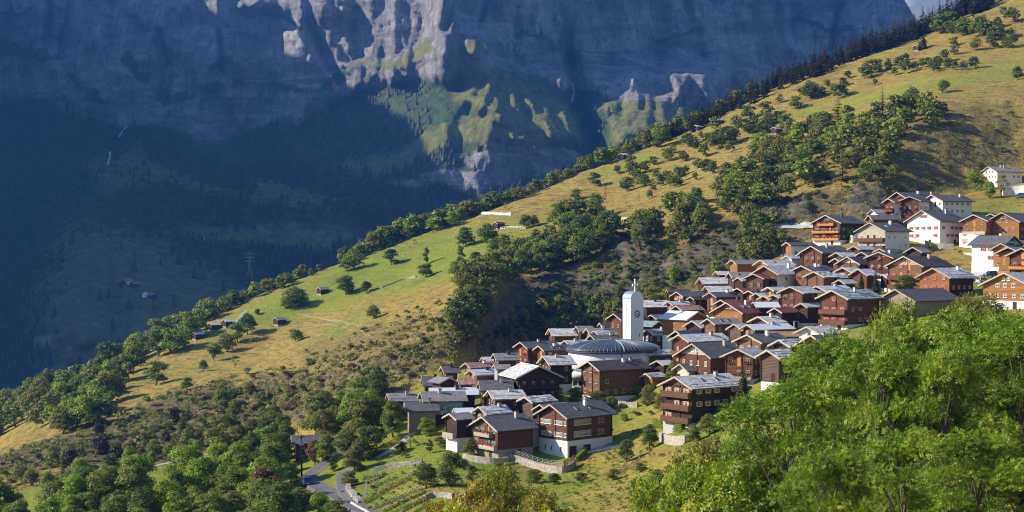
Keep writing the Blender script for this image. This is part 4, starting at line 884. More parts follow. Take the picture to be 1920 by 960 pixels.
# ------------------------------------------------------------------ church: oval hall with a ribbed lead dome, porch ring, tall white bell tower
def church():
    Y = 372.0; m = Y/F
    cx, zc = (1151-960)*m, (480-655)*m
    root = empty('church', (cx, Y, ground(cx, Y)), math.radians(28)); tag(root, 'white round church with ribbed dark dome and curved porch', 'church')
    z0 = root.location.z; ez = zc-z0                                    # eaves height
    ax_, by_ = 13.2, 9.8                                                  # half axes of the oval
    def ring(rx, ry, z, n=72): return [(rx*math.cos(2*math.pi*i/n), ry*math.sin(2*math.pi*i/n), z) for i in range(n)]
    def loft(name, rings, mat, cap=True, parent=root):
        b = MB(); n = len(rings[0]); vs = [p for r_ in rings for p in r_]; fs = []
        for k in range(len(rings)-1): fs += [(k*n+i, k*n+(i+1) % n, (k+1)*n+(i+1) % n, (k+1)*n+i) for i in range(n)]
        if cap: fs += [tuple(range((len(rings)-1)*n, len(rings)*n)), tuple(range(n-1, -1, -1))]
        b.add(vs, fs); o = b.build(name, mat, parent); o.data.polygons.foreach_set('use_smooth', [len(f.vertices) == 4 for f in o.data.polygons]); return o
    loft('wall', [ring(ax_-0.5, by_-0.5, ez-4.6), ring(ax_-0.5, by_-0.5, ez-0.3)], WM['white'])
    loft('wall', [ring(ax_-1.9, by_-1.7, -6), ring(ax_-1.9, by_-1.7, ez-4.601)], WM['white'])
    loft('eaves_ring', [ring(ax_-0.45, by_-0.45, ez-0.45), ring(ax_+0.15, by_+0.15, ez-0.4), ring(ax_+0.15, by_+0.15, ez-0.05), ring(ax_-0.6, by_-0.6, ez+0.05)], MDMETAL)
    lead = m_plain('dome_lead', (0.085, 0.095, 0.10), 0.38, 0.35, 0.8, 0.15, 0, 0.6, 0.3)
    pale = m_plain('dome_seam_bright', (0.55, 0.57, 0.58), 0.4, 0.1, 2)
    # the dome is a row of bulging lead bays between standing seams
    rings = []
    hd = 2.6
    for k in range(9):
        t = k/8*math.pi/2; rings.append(ring(max(0.05, ax_*math.cos(t)), max(0.05, by_*math.cos(t)), ez+hd*math.sin(t)))
    dome = loft('dome', rings, lead)
    for i in range(0, 72):
        big = i % 12 == 3
        b = MB(); a = 2*math.pi*(i+0.5)/72; pts = []
        for k in range(8 if (i % 2 == 0 or big) else 6):
            t = k/8*math.pi/2; pts.append((ax_*math.cos(t)*math.cos(a), by_*math.cos(t)*math.sin(a), ez+hd*math.sin(t)+0.03))
        for p, q in zip(pts[:-1], pts[1:]): b.tube(p, q, 0.13 if big else 0.055, n=4, cap=False)
        b.build('seam', pale if big else MMETAL, dome)
    # arched windows under the eaves and the downpipe
    for a in (-122, -98, -74, -50, -146):
        ar = math.radians(a); x, y = (ax_-0.5)*math.cos(ar), (by_-0.5)*math.sin(ar); nrm = math.atan2(y/(by_**2), x/(ax_**2))
        b = MB(); n = 12; pts = [(1.15*math.cos(math.pi*i/n), 1.15*math.sin(math.pi*i/n)) for i in range(n+1)]
        b.prism(pts, -0.06, 0.3); o = b.build('arched_window', MGLASS, root); o.location = (x, y, ez-4.4); o.rotation_euler = (0, 0, nrm+math.pi/2)
        b = MB()
        for (xa, za), (xb, zb) in zip(pts[:-1], pts[1:]): b.tube((xa*1.06, -0.06, za*1.06), (xb*1.06, -0.06, zb*1.06), 0.07, n=4)
        for xx in (-0.4, 0.4): b.tube((xx, -0.08, 0), (xx, -0.08, 1.05), 0.03, n=4)
        b.build('frame', MWHITE, o)
    a = math.radians(-105); MB().tube(((ax_-0.42)*math.cos(a), (by_-0.42)*math.sin(a), ez-4.6), ((ax_-0.42)*math.cos(a), (by_-0.42)*math.sin(a), ez-0.3), 0.08).build('downpipe', MDMETAL, root)
    # porch canopy ring with a band of windows underneath, toward the sunny side
    po = (-11.6, -1.6)
    cn = loft('porch_canopy', [[(po[0]+4.6*math.cos(t), po[1]+4.0*math.sin(t), z) for t in np.linspace(0, 2*math.pi, 40, endpoint=False)] for z in (ez-6.9, ez-5.7)], WM['white'])
    bw = loft('porch_wall', [[(po[0]+3.9*math.cos(t), po[1]+3.3*math.sin(t), z) for t in np.linspace(0, 2*math.pi, 40, endpoint=False)] for z in (-5, ez-6.901)], WM['white'])
    for k in range(7):
        t = math.radians(-150+k*20); o = MB().box(-0.48, 0.48, -0.06, 0.1, 0, 1.15).build('window', MGLASS, root); MB().box(-0.58, 0.58, -0.08, -0.061, -0.1, 0.0).box(-0.58, 0.58, -0.08, -0.061, 1.15, 1.25).box(-0.58, -0.48, -0.08, -0.061, 0, 1.15).box(0.48, 0.58, -0.08, -0.061, 0, 1.15).build('frame', MWHITE, o)
        o.location = (po[0]+3.9*math.cos(t), po[1]+3.3*math.sin(t), ez-8.5); o.rotation_euler = (0, 0, t+math.pi/2)
church()
def bell_tower():
    Y = 392.0; m = Y/F; x = (1187-960)*m
    zt = (480-546)*m; zb = (480-638)*m
    g = ground(x, Y)-1
    root = empty('bell_tower', (x, Y, g), math.radians(30)); tag(root, 'tall white bell tower with rounded top, clock and cross', 'tower')
    # local: clock face looks along -Y, narrow sunny side along -X
    W, Dp = 2.1, 1.95; ht = zt-g; hs = ht-W                              # half sizes; half-round top
    n = 20; arc = [(W*math.cos(math.pi*i/n), hs+W*math.sin(math.pi*i/n)) for i in range(n+1)]
    b = MB().prism([(-W, -4), (W, -4)]+[(W, hs)]+arc[1:-1]+[(-W, hs)], -Dp, Dp)
    tw = m_plain('tower_plaster', (0.80, 0.765, 0.71), 0.9, 0.05, 0.5, 0.08, 0)
    b.build('shaft', tw, root)
    b = MB()
    for (xa, za), (xb, zb_) in zip(arc[:-1], arc[1:]):
        k = 1.03; dz = hs
        pa, pb = (xa*k, dz+(za-dz)*k), (xb*k, dz+(zb_-dz)*k)
        b.add([(xa*1.002, -Dp-0.12, dz+(za-dz)*1.002), (pa[0], -Dp-0.12, pa[1]), (pb[0], -Dp-0.12, pb[1]), (xb*1.002, -Dp-0.12, dz+(zb_-dz)*1.002), (xa*1.002, Dp+0.12, dz+(za-dz)*1.002), (pa[0], Dp+0.12, pa[1]), (pb[0], Dp+0.12, pb[1]), (xb*1.002, Dp+0.12, dz+(zb_-dz)*1.002)],
              [(0, 1, 2, 3), (7, 6, 5, 4), (1, 5, 6, 2), (0, 3, 7, 4), (0, 4, 5, 1), (3, 2, 6, 7)])
    b.build('roof_cap', MMETAL, root)
    # slender recessed cross on the sunny side
    b = MB().box(-W-0.05, -W+0.01, -0.12, 0.12, hs-8, hs-0.8).box(-W-0.06, -W+0.01, -0.75, 0.75, hs-2.9, hs-2.6)
    b.build('relief_cross', WM['grey'], root)
    MB().box(0.65, 0.83, -Dp-0.03, -Dp+0.05, ht-12.6, ht-11.5).build('slit_window', MGLASS, root)
    # clock: ring, twelve hour marks, hub and two hands (about a quarter past five)
    cz = ht-6.2; cxl = 0.05; R = 0.88
    cl = empty('clock', (cxl, -Dp-0.05, cz)); cl.parent = root
    b = MB(); nn = 32
    for i in range(nn):
        a0, a1 = 2*math.pi*i/nn, 2*math.pi*(i+1)/nn; b.tube((R*0.8*math.cos(a0), 0, R*0.8*math.sin(a0)), (R*0.8*math.cos(a1), 0, R*0.8*math.sin(a1)), 0.055, n=4, cap=False)
    b.build('dial_ring', MDMETAL, cl)
    for i in range(12):
        a0 = 2*math.pi*i/12; MB().tube((R*0.82*math.cos(a0), -0.01, R*0.82*math.sin(a0)), (R*1.22*math.cos(a0), -0.01, R*1.22*math.sin(a0)), 0.10, n=5).build('hour_mark', MDMETAL, cl)
    MB().tube((0, -0.12, 0), (0, 0.05, 0), 0.16, n=8).build('hub', MDMETAL, cl)
    MB().tube((-0.2, -0.07, 0.0), (0.74, -0.07, -0.03), 0.085, 0.06, n=5).build('minute_hand', MDMETAL, cl)
    MB().tube((-0.08, -0.10, 0.15), (0.3, -0.10, -0.6), 0.10, 0.07, n=5).build('hour_hand', MDMETAL, cl)
    # cross on top with flared ends
    cr = empty('cross', (-0.25, -1.4, ht-0.05)); cr.parent = root
    MB().box(-0.19, 0.19, -0.14, 0.14, 0, 3.3).build('upright', MWHITE, cr)
    b = MB().box(-0.72, -0.191, -0.13, 0.13, 1.6, 1.96).box(0.191, 0.72, -0.13, 0.13, 1.6, 1.96)
    for s in (-1, 1): b.box(s*0.83-0.12, s*0.83+0.12, -0.15, 0.15, 1.45, 2.11)
    b.box(-0.27, 0.27, -0.15, 0.15, 3.25, 3.48)
    b.build('cross_bar', MWHITE, cr)
bell_tower()
# ------------------------------------------------------------------ vegetation
def leaf_mat(name, a, b, trans=0.35, rough=0.5, hue=0.25, autumn=None, ath=(0.62, 0.8), spec=0.35):
    t = NT(name); k = t.attr('tint').outputs['Fac']; rnd = t.rand()
    c = t.mix(k, a, b)
    c = t.mix(t.math('MULTIPLY', rnd, hue), c, (a[0]*1.9+0.012, a[1]*1.25, a[2]*0.8))
    if autumn: c = t.mix(t.rng(t.attr('tint2').outputs['Fac'], ath[0], ath[1], 0, 0.9), c, autumn)
    t.set(Base_Color=c, Roughness=rough); t.bsdf.inputs['Specular IOR Level'].default_value = spec
    tr = t.n('BsdfTranslucent', {'Color': t.mix(1.0, c, (1.25, 1.55, 0.5), 'MULTIPLY')})
    mx = t.n('MixShader', {0: trans, 1: t.bsdf.outputs[0], 2: tr.outputs[0]}); t.t.links.new(mx.outputs[0], t.out.inputs['Surface'])
    return t.m
LEAF = dict(mid=leaf_mat('leaves_green', (0.100, 0.128, 0.020), (0.265, 0.305, 0.046)), dark=leaf_mat('leaves_dark', (0.062, 0.086, 0.018), (0.175, 0.215, 0.040)),
    olive=leaf_mat('leaves_olive', (0.125, 0.128, 0.030), (0.27, 0.27, 0.062)), bright=leaf_mat('leaves_bright', (0.145, 0.195, 0.017), (0.335, 0.42, 0.040)),
    yellow=leaf_mat('leaves_yellow', (0.17, 0.15, 0.022), (0.38, 0.32, 0.040), ath=(0.82, 1.0), autumn=(0.38, 0.22, 0.05)), ash=leaf_mat('ash_leaves', (0.034, 0.070, 0.006), (0.275, 0.375, 0.030), 0.32, 0.44, 0.05, autumn=(0.36, 0.34, 0.03), ath=(0.84, 0.98), spec=0.3),
    lime=leaf_mat('leaves_lime', (0.12, 0.17, 0.018), (0.30, 0.36, 0.040), 0.4, autumn=(0.45, 0.38, 0.05)), rust=leaf_mat('leaves_russet', (0.13, 0.075, 0.030), (0.25, 0.15, 0.055)),
    turning=leaf_mat('leaves_turning', (0.13, 0.15, 0.020), (0.31, 0.31, 0.036), 0.35, autumn=(0.36, 0.18, 0.06), ath=(0.76, 0.95)),
    needle=leaf_mat('needles_dark', (0.034, 0.032, 0.010), (0.085, 0.076, 0.020), 0.08), larch=leaf_mat('needles_green', (0.035, 0.05, 0.015), (0.085, 0.10, 0.03), 0.2))
BARK = m_plain('bark', (0.10, 0.078, 0.06), 0.95, 0.35, 3.0, 0.7)
def quads_at(rng, P, N, s, asp=0.62, D=None):
    """diamond leaves at points P facing N, long side s"""
    n = len(P); N = N/(np.linalg.norm(N, axis=1)[:, None]+1e-9)
    R_ = rng.normal(size=(n, 3)) if D is None else D
    T = R_-(R_*N).sum(1)[:, None]*N; T /= np.linalg.norm(T, axis=1)[:, None]+1e-9
    B = np.cross(N, T); s = np.asarray(s)[:, None] if np.ndim(s) else s
    V = np.stack([P-T*s*0.5, P+B*s*asp*0.5+N*s*0.06, P+T*s*0.5, P-B*s*asp*0.5+N*s*0.06], 1).reshape(-1, 3)
    return V, np.arange(4*n).reshape(n, 4)
def leaf_mesh(name, V, Q_, t1, t2):
    me = np_mesh(name, V, Q_); vattr(me, 'tint', np.repeat(t1, 4)); vattr(me, 'tint2', np.repeat(t2, 4))
    me.materials.append(LEAF['mid']); return me
def lobes(rng, n, rx, z0, z1, rr, top=0.55):
    out = []
    for k in range(n):
        z = z0+(z1-z0)*rng.uniform()**0.85
        f = math.sqrt(max(0.04, 1-((z-(z0+(z1-z0)*0.40))/((z1-z0)*0.62))**2))
        a = rng.uniform(0, 2*math.pi)+k*2.4; d = rx*f*math.sqrt(rng.uniform(0.12, 1))*0.82
        out.append((d*math.cos(a), d*math.sin(a), z, rr*rng.uniform(0.45, 1.35)*(0.7+0.3*f)))
    return np.array(out)
def crown_points(rng, LB, n):
    w_ = LB[:, 3]**2; k = rng.choice(len(LB), n, p=w_/w_.sum())
    d = rng.normal(size=(n, 3)); d /= np.linalg.norm(d, axis=1)[:, None]; d[:, 2] = np.where(d[:, 2] < -0.35, -d[:, 2]*0.5, d[:, 2])
    r_ = LB[k, 3]*rng.uniform(0.25, 1.0, n)**0.45
    P = LB[k, :3]+d*r_[:, None]*np.array([1, 1, 0.85])
    N = d*0.95+rng.normal(size=(n, 3))*0.5+np.array([0, 0, 0.45])
    return P, N, k, d
def wood_mesh(rng, LB, h0, r0, nlimb):
    h0 = max(h0, 0.12); b = MB(); lean = rng.normal(size=2)*0.015
    pts = [Vector((0, 0, -0.06)), Vector((lean[0], lean[1], h0*0.55)), Vector((lean[0]*2.4, lean[1]*2.4, h0*1.15)), Vector((lean[0]*3, lean[1]*3, h0*1.9))]
    rad = [r0*1.3, r0, r0*0.78, r0*0.35]
    for i in range(3): b.tube(pts[i], pts[i+1], rad[i], rad[i+1], 6, cap=(i == 2))
    for k in range(min(nlimb, len(LB))):
        c = Vector(LB[k, :3]); s = pts[1].lerp(pts[2], rng.uniform(0.2, 1)); m_ = s.lerp(c, 0.5)+Vector((0, 0, 0.03))
        b.tube(s, m_, r0*0.45, r0*0.28, 5, cap=False); b.tube(m_, c, r0*0.28, r0*0.08, 4)
    me = b.mesh('trunk'); me.materials.append(BARK); return me
def make_broad(seed, n=3000, rx=0.34, z0=0.03, z1=0.97, nl=30, rr=0.20, leaf=0.060, r0=0.022):
    rng = np.random.RandomState(seed); LB = lobes(rng, nl, rx, z0+rr*0.6, z1-rr*0.45, rr)
    P, N, k, d = crown_points(rng, LB, n); s = leaf*rng.uniform(0.6, 1.35, n)
    V, q = quads_at(rng, P, N, s, 0.75)
    lt = rng.uniform(size=len(LB)); t1 = np.clip(0.5*lt[k]+0.5*rng.uniform(size=n), 0, 1)
    return leaf_mesh('crown', V, q, t1, np.clip(0.5*rng.uniform(size=len(LB))[k]+0.5*rng.uniform(size=n), 0, 1)), wood_mesh(rng, LB, z0, r0, 7)
def make_bush(seed, n=700):
    rng = np.random.RandomState(seed); LB = lobes(rng, 8, 0.5, 0.18, 0.75, 0.26)
    P, N, k, d = crown_points(rng, LB, n); P[:, 2] = np.abs(P[:, 2]); V, q = quads_at(rng, P, N, 0.10*rng.uniform(0.6, 1.3, n), 0.75)
    return leaf_mesh('shrub', V, q, np.clip(0.5*rng.uniform(size=len(LB))[k]+0.5*rng.uniform(size=n), 0, 1), rng.uniform(size=n))
def make_conifer(seed, R=0.19, lev=22, per=10, droop=0.35, gap=0.10):
    rng = np.random.RandomState(seed); Vs, t1 = [], []
    for i in range(lev):
        f = i/lev; z = gap+(1-gap)*f; r_ = R*(1-f)**0.85*rng.uniform(0.8, 1.12)+0.008
        for j in range(max(4, int(per*(1-0.6*f)))):
            a = rng.uniform(0, 2*math.pi); rr = r_*rng.uniform(0.7, 1.15); dz = -droop*rr*rng.uniform(0.5, 1.4)
            for (s0, s1, wd) in ((0.05, 0.62, 0.34), (0.45, 1.0, 0.26)):
                p0 = np.array([rr*s0*math.cos(a), rr*s0*math.sin(a), z+dz*s0*s0]); p1 = np.array([rr*s1*math.cos(a), rr*s1*math.sin(a), z+dz*s1*s1])
                sd = np.array([-math.sin(a), math.cos(a), 0])*r_*wd*rng.uniform(0.7, 1.2)+np.array([0, 0, rng.uniform(-0.3, 0.3)*r_*wd])
                m_ = (p0+p1)/2+np.array([0, 0, 0.012]); Vs += [p0, m_-sd-[0, 0, 0.02], p1, m_+sd-[0, 0, 0.02]]; t1.append(rng.uniform()*0.6+0.4*s1)
    V = np.array(Vs); q = np.arange(len(V)).reshape(-1, 4); t1 = np.array(t1)
    me = leaf_mesh('crown', V, q, t1, rng.uniform(size=len(t1)))
    b = MB().tube((0, 0, -0.05), (0, 0, 0.5), 0.014, 0.008, 6).tube((0, 0, 0.5), (0, 0, 1.0), 0.008, 0.002, 5); tm = b.mesh('trunk'); tm.materials.append(BARK)
    return me, tm
def make_ash(seed, R=5.6, z0=3.0, z1=15.2, nl=36, rr=1.5, n=8500, Lc=0.42, pairs=4, r0=0.24, lw=0.42, ls=0.17):
    """tree with feathered compound leaves, metres"""
    rng = np.random.RandomState(seed); LB = lobes(rng, nl, R, z0+rr*0.5, z1-rr*0.45, rr)
    P, N, k, d = crown_points(rng, LB, n)
    ax = d*0.7+rng.normal(size=(n, 3))*0.45; ax[:, 2] -= 0.25; ax /= np.linalg.norm(ax, axis=1)[:, None]
    up = N/(np.linalg.norm(N, axis=1)[:, None]+1e-9); sd = np.cross(ax, up); sd /= np.linalg.norm(sd, axis=1)[:, None]+1e-9; up = np.cross(sd, ax)
    l = Lc*rng.uniform(0.65, 1.2, n); lt = rng.uniform(size=len(LB)); base = np.clip(0.45*lt[k]+0.4*rng.uniform(size=n), 0, 1); b2 = np.clip(0.6*rng.uniform(size=len(LB))[k]+0.45*rng.uniform(size=n), 0, 1)
    Vs, T1, T2 = [], [], []
    for i in range(pairs):
        for s in (-1, 1):
            t_ = (i+0.6)/pairs; c = P+ax*(l*t_)[:, None]+sd*(s*ls*0.42)-up*(0.10*t_*t_*l)[:, None]
            D = sd*s*0.8+ax*0.65+rng.normal(size=(n, 3))*0.12; nn = up+rng.normal(size=(n, 3))*0.28
            V, _ = quads_at(rng, c, nn, ls*rng.uniform(0.8, 1.2, n), lw, D); Vs.append(V.reshape(n, 4, 3)); T1.append(np.clip(base+rng.uniform(-0.1, 0.15, n), 0, 1)); T2.append(b2)
    V = np.concatenate(Vs).reshape(-1, 3); q = np.arange(len(V)).reshape(-1, 4)
    me = leaf_mesh('crown', V, q, np.concatenate(T1), np.concatenate(T2))
    return me, wood_mesh_m(rng, LB, z0, r0)
def wood_mesh_m(rng, LB, z0, r0):
    b = MB(); top = float(LB[:, 2].max()); p = Vector((0, 0, -3)); pts = [p]
    for i in range(7): p = Vector((rng.normal()*0.18, rng.normal()*0.18, z0*0.3+(top-z0*0.3)*i/6)); pts.append(p)
    for i in range(7): b.tube(pts[i], pts[i+1], r0*(1-i/7.6), r0*(1-(i+1)/7.6), 7, cap=False)
    for c in LB:
        c = Vector(c[:3]); j = max(1, min(6, int((c.z-z0*0.3)/(top-z0*0.3)*6*0.75))); s = pts[j].lerp(pts[j+1], rng.uniform()); m_ = s.lerp(c, 0.5)+Vector((0, 0, 0.35))
        b.tube(s, m_, r0*0.30, r0*0.17, 5, cap=False); b.tube(m_, c, r0*0.17, 0.012, 4)
        for q in range(3): b.tube(m_.lerp(c, 0.5+0.15*q), c+Vector(rng.normal(size=3)*0.7), 0.03, 0.008, 3, cap=False)
    me = b.mesh('trunk'); me.materials.append(BARK); return me
BROAD = [make_broad(100+i, rx=(0.34, 0.30, 0.37, 0.28, 0.35, 0.32, 0.39)[i], z0=(0.02, 0.05, 0.0, 0.04, 0.0, 0.06, 0.08)[i]) for i in range(7)]
FINE = [make_broad(140+i, n=8500, nl=46, rr=0.155, leaf=0.036, rx=(0.34, 0.30, 0.37, 0.32)[i], z0=0.02) for i in range(4)]
SPARSE = [make_broad(170+i, n=1100, nl=16, rr=0.13, leaf=0.042, rx=0.38, z0=0.22) for i in range(2)]
COLUMN = [make_broad(180+i, n=2000, rx=0.19, nl=20, rr=0.12, z0=0.02, leaf=0.05) for i in range(2)]
BUSH = [make_bush(200+i) for i in range(5)]
CONE = [make_conifer(300+i, R=(0.19, 0.16, 0.21, 0.17)[i]) for i in range(4)]
BIGCONE = make_conifer(320, R=0.23, lev=40, per=16)
LARCH = [make_conifer(330+i, R=0.2, lev=20, per=9, droop=0.1) for i in range(2)]
trnd = random.Random(5)
TONE = dict(mid='green', dark='dark green', olive='olive green', bright='bright green', rust='reddish brown', larch='light green', needle='blackish', yellow='yellow', lime='lime green')
def zoned(x, zones):
    """the landmark phrase for a bearing: zones = ((upper bearing, phrase), ...)"""
    for lim, ph in zones:
        if x < lim: return ph
    return zones[-1][1]
PLANTED = []
def tree_at(loc, h, kind, mat, label, group=None, name='tree', cat='tree', wide=1.0, var=None):
    v = {'broad': BROAD, 'fine': FINE, 'sparse': SPARSE, 'column': COLUMN, 'cone': CONE, 'larch': LARCH, 'big': [BIGCONE]}[kind]
    PLANTED.append((h/loc.y, Vector(loc), h, h*wide*trnd.uniform(0.9, 1.12), trnd.choice(v), mat, label, group, name, cat, trnd.uniform(0, 6.28)))
def thin(me, keep, grow):
    """coarser copy of a crown for the trees of a mass: fewer, larger leaves"""
    n = len(me.vertices); V = np.empty(n*3, np.float32); me.vertices.foreach_get('co', V); V = V.reshape(-1, 4, 3); t = np.empty(n, np.float32); me.attributes['tint'].data.foreach_get('value', t)
    k = np.random.RandomState(len(V)).permutation(len(V))[:keep]; V = V[k]; c = V.mean(1, keepdims=True); return c+(V-c)*grow, t.reshape(-1, 4)[k]
def plant(limit=297):
    """the trees that show largest stand as things of their own, the rest of each kind as one mass"""
    kinds = {}
    for q in PLANTED: kinds.setdefault(q[8], []).append(q)
    for name, L_ in kinds.items():
        L_.sort(key=lambda q: -(q[0]+(1e3 if q[7] is None else 0)))
        for (_, loc, h, sw, (cm, tm), mat, label, group, nm, cat, rz) in L_[:limit]:
            r_ = empty(nm, loc, rz); tag(r_, label, cat, group); r_.scale = (sw, sw, h)
            link('trunk', tm, parent=r_); c = link('crown', cm, parent=r_); c.material_slots[0].link = 'OBJECT'; c.material_slots[0].material = LEAF[mat]
        rest = L_[limit:]
        if not rest: continue
        lo = {}; Vs, Ts, Ms = [], [], []; mats = sorted({q[5] for q in rest})
        for (_, loc, h, sw, (cm, tm), mat, label, group, nm, cat, rz) in rest:
            if cm.name not in lo: lo[cm.name] = thin(cm, 520, 1.95)
            V, t = lo[cm.name]; c_, s_ = math.cos(rz), math.sin(rz); V = V*np.array([sw, sw, h])
            Vs.append(np.stack([V[..., 0]*c_-V[..., 1]*s_+loc.x, V[..., 0]*s_+V[..., 1]*c_+loc.y, V[..., 2]+loc.z], -1)); Ts.append(t); Ms.append(np.full(len(V), mats.index(mat)))
        V = np.concatenate(Vs).reshape(-1, 3); me = np_mesh('woodland', V, np.arange(len(V)).reshape(-1, 4)); vattr(me, 'tint', np.concatenate(Ts).ravel()); vattr(me, 'tint2', np.zeros(len(V)))
        for m_ in mats: me.materials.append(LEAF[m_])
        me.polygons.foreach_set('material_index', np.concatenate(Ms).astype(np.int32)); tag(link('woodland', me), kind='stuff'); print(name, 'mass of', len(rest))
BUSHES = []
def bush_at(loc, h, mat, label, group=None, wide=1.25, name='shrub', cat='shrub'):
    w1, w2_ = h*wide*trnd.uniform(0.85, 1.2), h*wide*trnd.uniform(0.85, 1.2)
    BUSHES.append((h/loc.y, Vector(loc), h, w1, w2_, trnd.choice(BUSH), mat, label, group, name, cat, trnd.uniform(0, 6.28)))
def plant_bushes(limit=297):
    BUSHES.sort(key=lambda q: -q[0])
    for (_, loc, h, w1, w2_, me, mat, label, group, name, cat, rz) in BUSHES[:limit]:
        o = link(name, me); o.location = loc; o.rotation_euler = (0, 0, rz); tag(o, label, cat, group); o.scale = (w1, w2_, h); o.material_slots[0].link = 'OBJECT'; o.material_slots[0].material = LEAF[mat]
    rest = BUSHES[limit:]
    if not rest: return
    Vs, Ts, Ms = [], [], []; mats = sorted({q[6] for q in rest})
    for (_, loc, h, w1, w2_, me, mat, *k) in rest:
        V, t = thin(me, 220, 1.6); V = V*np.array([w1, w2_, h])+np.array(loc); Vs.append(V); Ts.append(t); Ms.append(np.full(len(V), mats.index(mat)))
    V = np.concatenate(Vs).reshape(-1, 3); me = np_mesh('undergrowth', V, np.arange(len(V)).reshape(-1, 4)); vattr(me, 'tint', np.concatenate(Ts).ravel()); vattr(me, 'tint2', np.zeros(len(V)))
    for m_ in mats: me.materials.append(LEAF[m_])
    me.polygons.foreach_set('material_index', np.concatenate(Ms).astype(np.int32)); tag(link('undergrowth', me), kind='stuff')
def near_house_xy(x, y, pad=0.5):
    return any((x-a)**2+(y-b)**2 < (r_+pad)**2 for a, b, r_ in HOUSES)
def in_poly(x, y, poly):
    c = False; n = len(poly)
    for i in range(n):
        (x0, y0), (x1, y1) = poly[i], poly[(i+1) % n]
        if (y0 > y) != (y1 > y) and x < (x1-x0)*(y-y0)/(y1-y0)+x0: c = not c
    return c
def scatter(poly, n, sep, fn, y0=100, y1=1300, seed=1, avoid=True):
    r_ = random.Random(seed); xs = [p[0] for p in poly]; ys = [p[1] for p in poly]; got = []; tries = 0
    while len(got) < n and tries < n*60:
        tries += 1; x, y = r_.uniform(min(xs), max(xs)), r_.uniform(min(ys), max(ys))
        if not in_poly(x, y, poly) or any((x-a)**2+((y-b)*1.6)**2 < sep*sep for a, b in got): continue
        p = hit(x, y, y0, y1)
        if p is None or (avoid and near_house_xy(p.x, p.y, 1.0)): continue
        got.append((x, y)); fn(p, r_, x, y)
    return got
def at(px, py, y0=100, y1=1300):
    p = hit(px, py, y0, y1)
    if p is None:
        i = int(min(max((px-UG[0])/5.0, 0), len(UG)-1)); k = np.where((YG >= y0) & (YG <= y1))[0]; j = k[int(np.argmin(np.abs(PYG[i, k]-py)))]; x = (px-960)/F*YG[j]; p = Vector((x, YG[j], ground(x, YG[j])))
    return p
def T(px, py, hpx, label, kind='broad', mat='mid', y0=100, y1=1300, **kw):
    p = at(px, py, y0, y1); return tree_at(p, hpx*p.y/F, kind, mat, label, **kw)
def Bs(px, py, hpx, label, mat='mid', y0=100, y1=1300, **kw):
    p = at(px, py, y0, y1); return bush_at(p, hpx*p.y/F, mat, label, **kw)
def skyline(px):
    fu = min(max((px-UG[0])/5.0, 0), len(UG)-1.001); i = int(fu); j0 = int(np.searchsorted(YG, 560)); j1 = int(np.searchsorted(YG, 1180))
    j = j0+int(np.argmin(PYG[i, j0:j1])); return YG[j], PYG[i, j]
def crest_tree(px, hpx, kind, mat, label, group, back=0.0, **kw):
    Y, py = skyline(px); Y += back; x = (px-960)/F*Y; p = Vector((x, Y, ground(x, Y)-0.3)); return tree_at(p, hpx*Y/F, kind, mat, label, group, **kw)
MIXM = ['mid', 'bright', 'olive', 'dark', 'mid', 'olive', 'bright']
# --- woods (members of one wood are look-alikes and share its label)
Z1 = ((60, 'at the valley end of the lower skyline wood'), (130, 'in the lower skyline wood above the dry grass tongue'), (200, 'in the thick middle of the lower skyline wood'), (270, 'of the lower skyline wood behind the full round tree'), (320, 'of the lower skyline wood uphill of the full round tree'), (999, 'of the lower skyline wood next to the hay huts'))
Z2 = ((425, 'on the skyline above the row of hay huts'), (482, 'on the skyline by the fork of the field track'), (570, 'in the dark clump on the skyline below the pylon'), (605, 'standing apart on the skyline beside the pylon'), (692, 'on the skyline dip at the green shoulder'), (792, 'in the long skyline row above the bright pasture'), (852, 'on the skyline left of the white track'), (927, 'on the skyline around the dark roofed hut'), (1002, 'on the skyline above the white track'), (1062, 'on the skyline by the small dark clump over the golden shoulder'),
   (1117, 'on the skyline behind the power pole'), (1202, 'on the skyline near the pale roofed hay hut'), (1302, 'on the skyline below the spur knoll'), (9999, 'on the skyline beyond the spur knoll'))
Z4 = ((1420, 'at the valley end of the wood above the village'), (1500, 'of the wood above the cut rock face'), (1580, 'in the middle of the wood above the village'), (1660, 'of the wood above the modern houses'), (9999, 'at the uphill end of the wood above the village'))
Z5 = ((900, 'on the nose where the ravine wood begins'), (980, 'in the lower half of the ravine wood'), (1060, 'in the ravine wood below the washing fence'), (1160, 'at the broad upper end of the ravine wood'), (1240, 'on the ravine side right of the bell tower cross'), (9999, 'of the ravine wood below the golden shoulder'))
ZN = ((70, 'of the near wood at the lower left corner'), (170, 'of the near wood below the scrub gully'), (290, 'of the near wood under the low end of the gravel track'), (400, 'of the near wood under the bend of the gravel track'), (480, 'of the near wood downhill from the lone cabin'), (9999, 'of the near wood beside the road and dark power pole'))
def wood_tree(p, h, mat, x, zones, group, name, kind='broad', wide=1.1, noun='tree'):
    tree_at(p, h, kind, mat, TONE[mat]+' '+noun+' '+zoned(x, zones), group, name, wide=wide)
G1 = 'trees of the wood on the lower skyline'
scatter([(-60, 830), (0, 770), (60, 720), (130, 680), (200, 640), (270, 596), (350, 590), (375, 620), (330, 665), (262, 672), (235, 735), (196, 790), (120, 822), (90, 800), (30, 808), (-60, 850)], 78, 19,
        lambda p, r_, x, y: wood_tree(p, r_.uniform(38, 64)*p.y/F, r_.choice(MIXM), x, Z1, G1, 'broadleaf_tree', wide=1.1), 480, 800, 1)
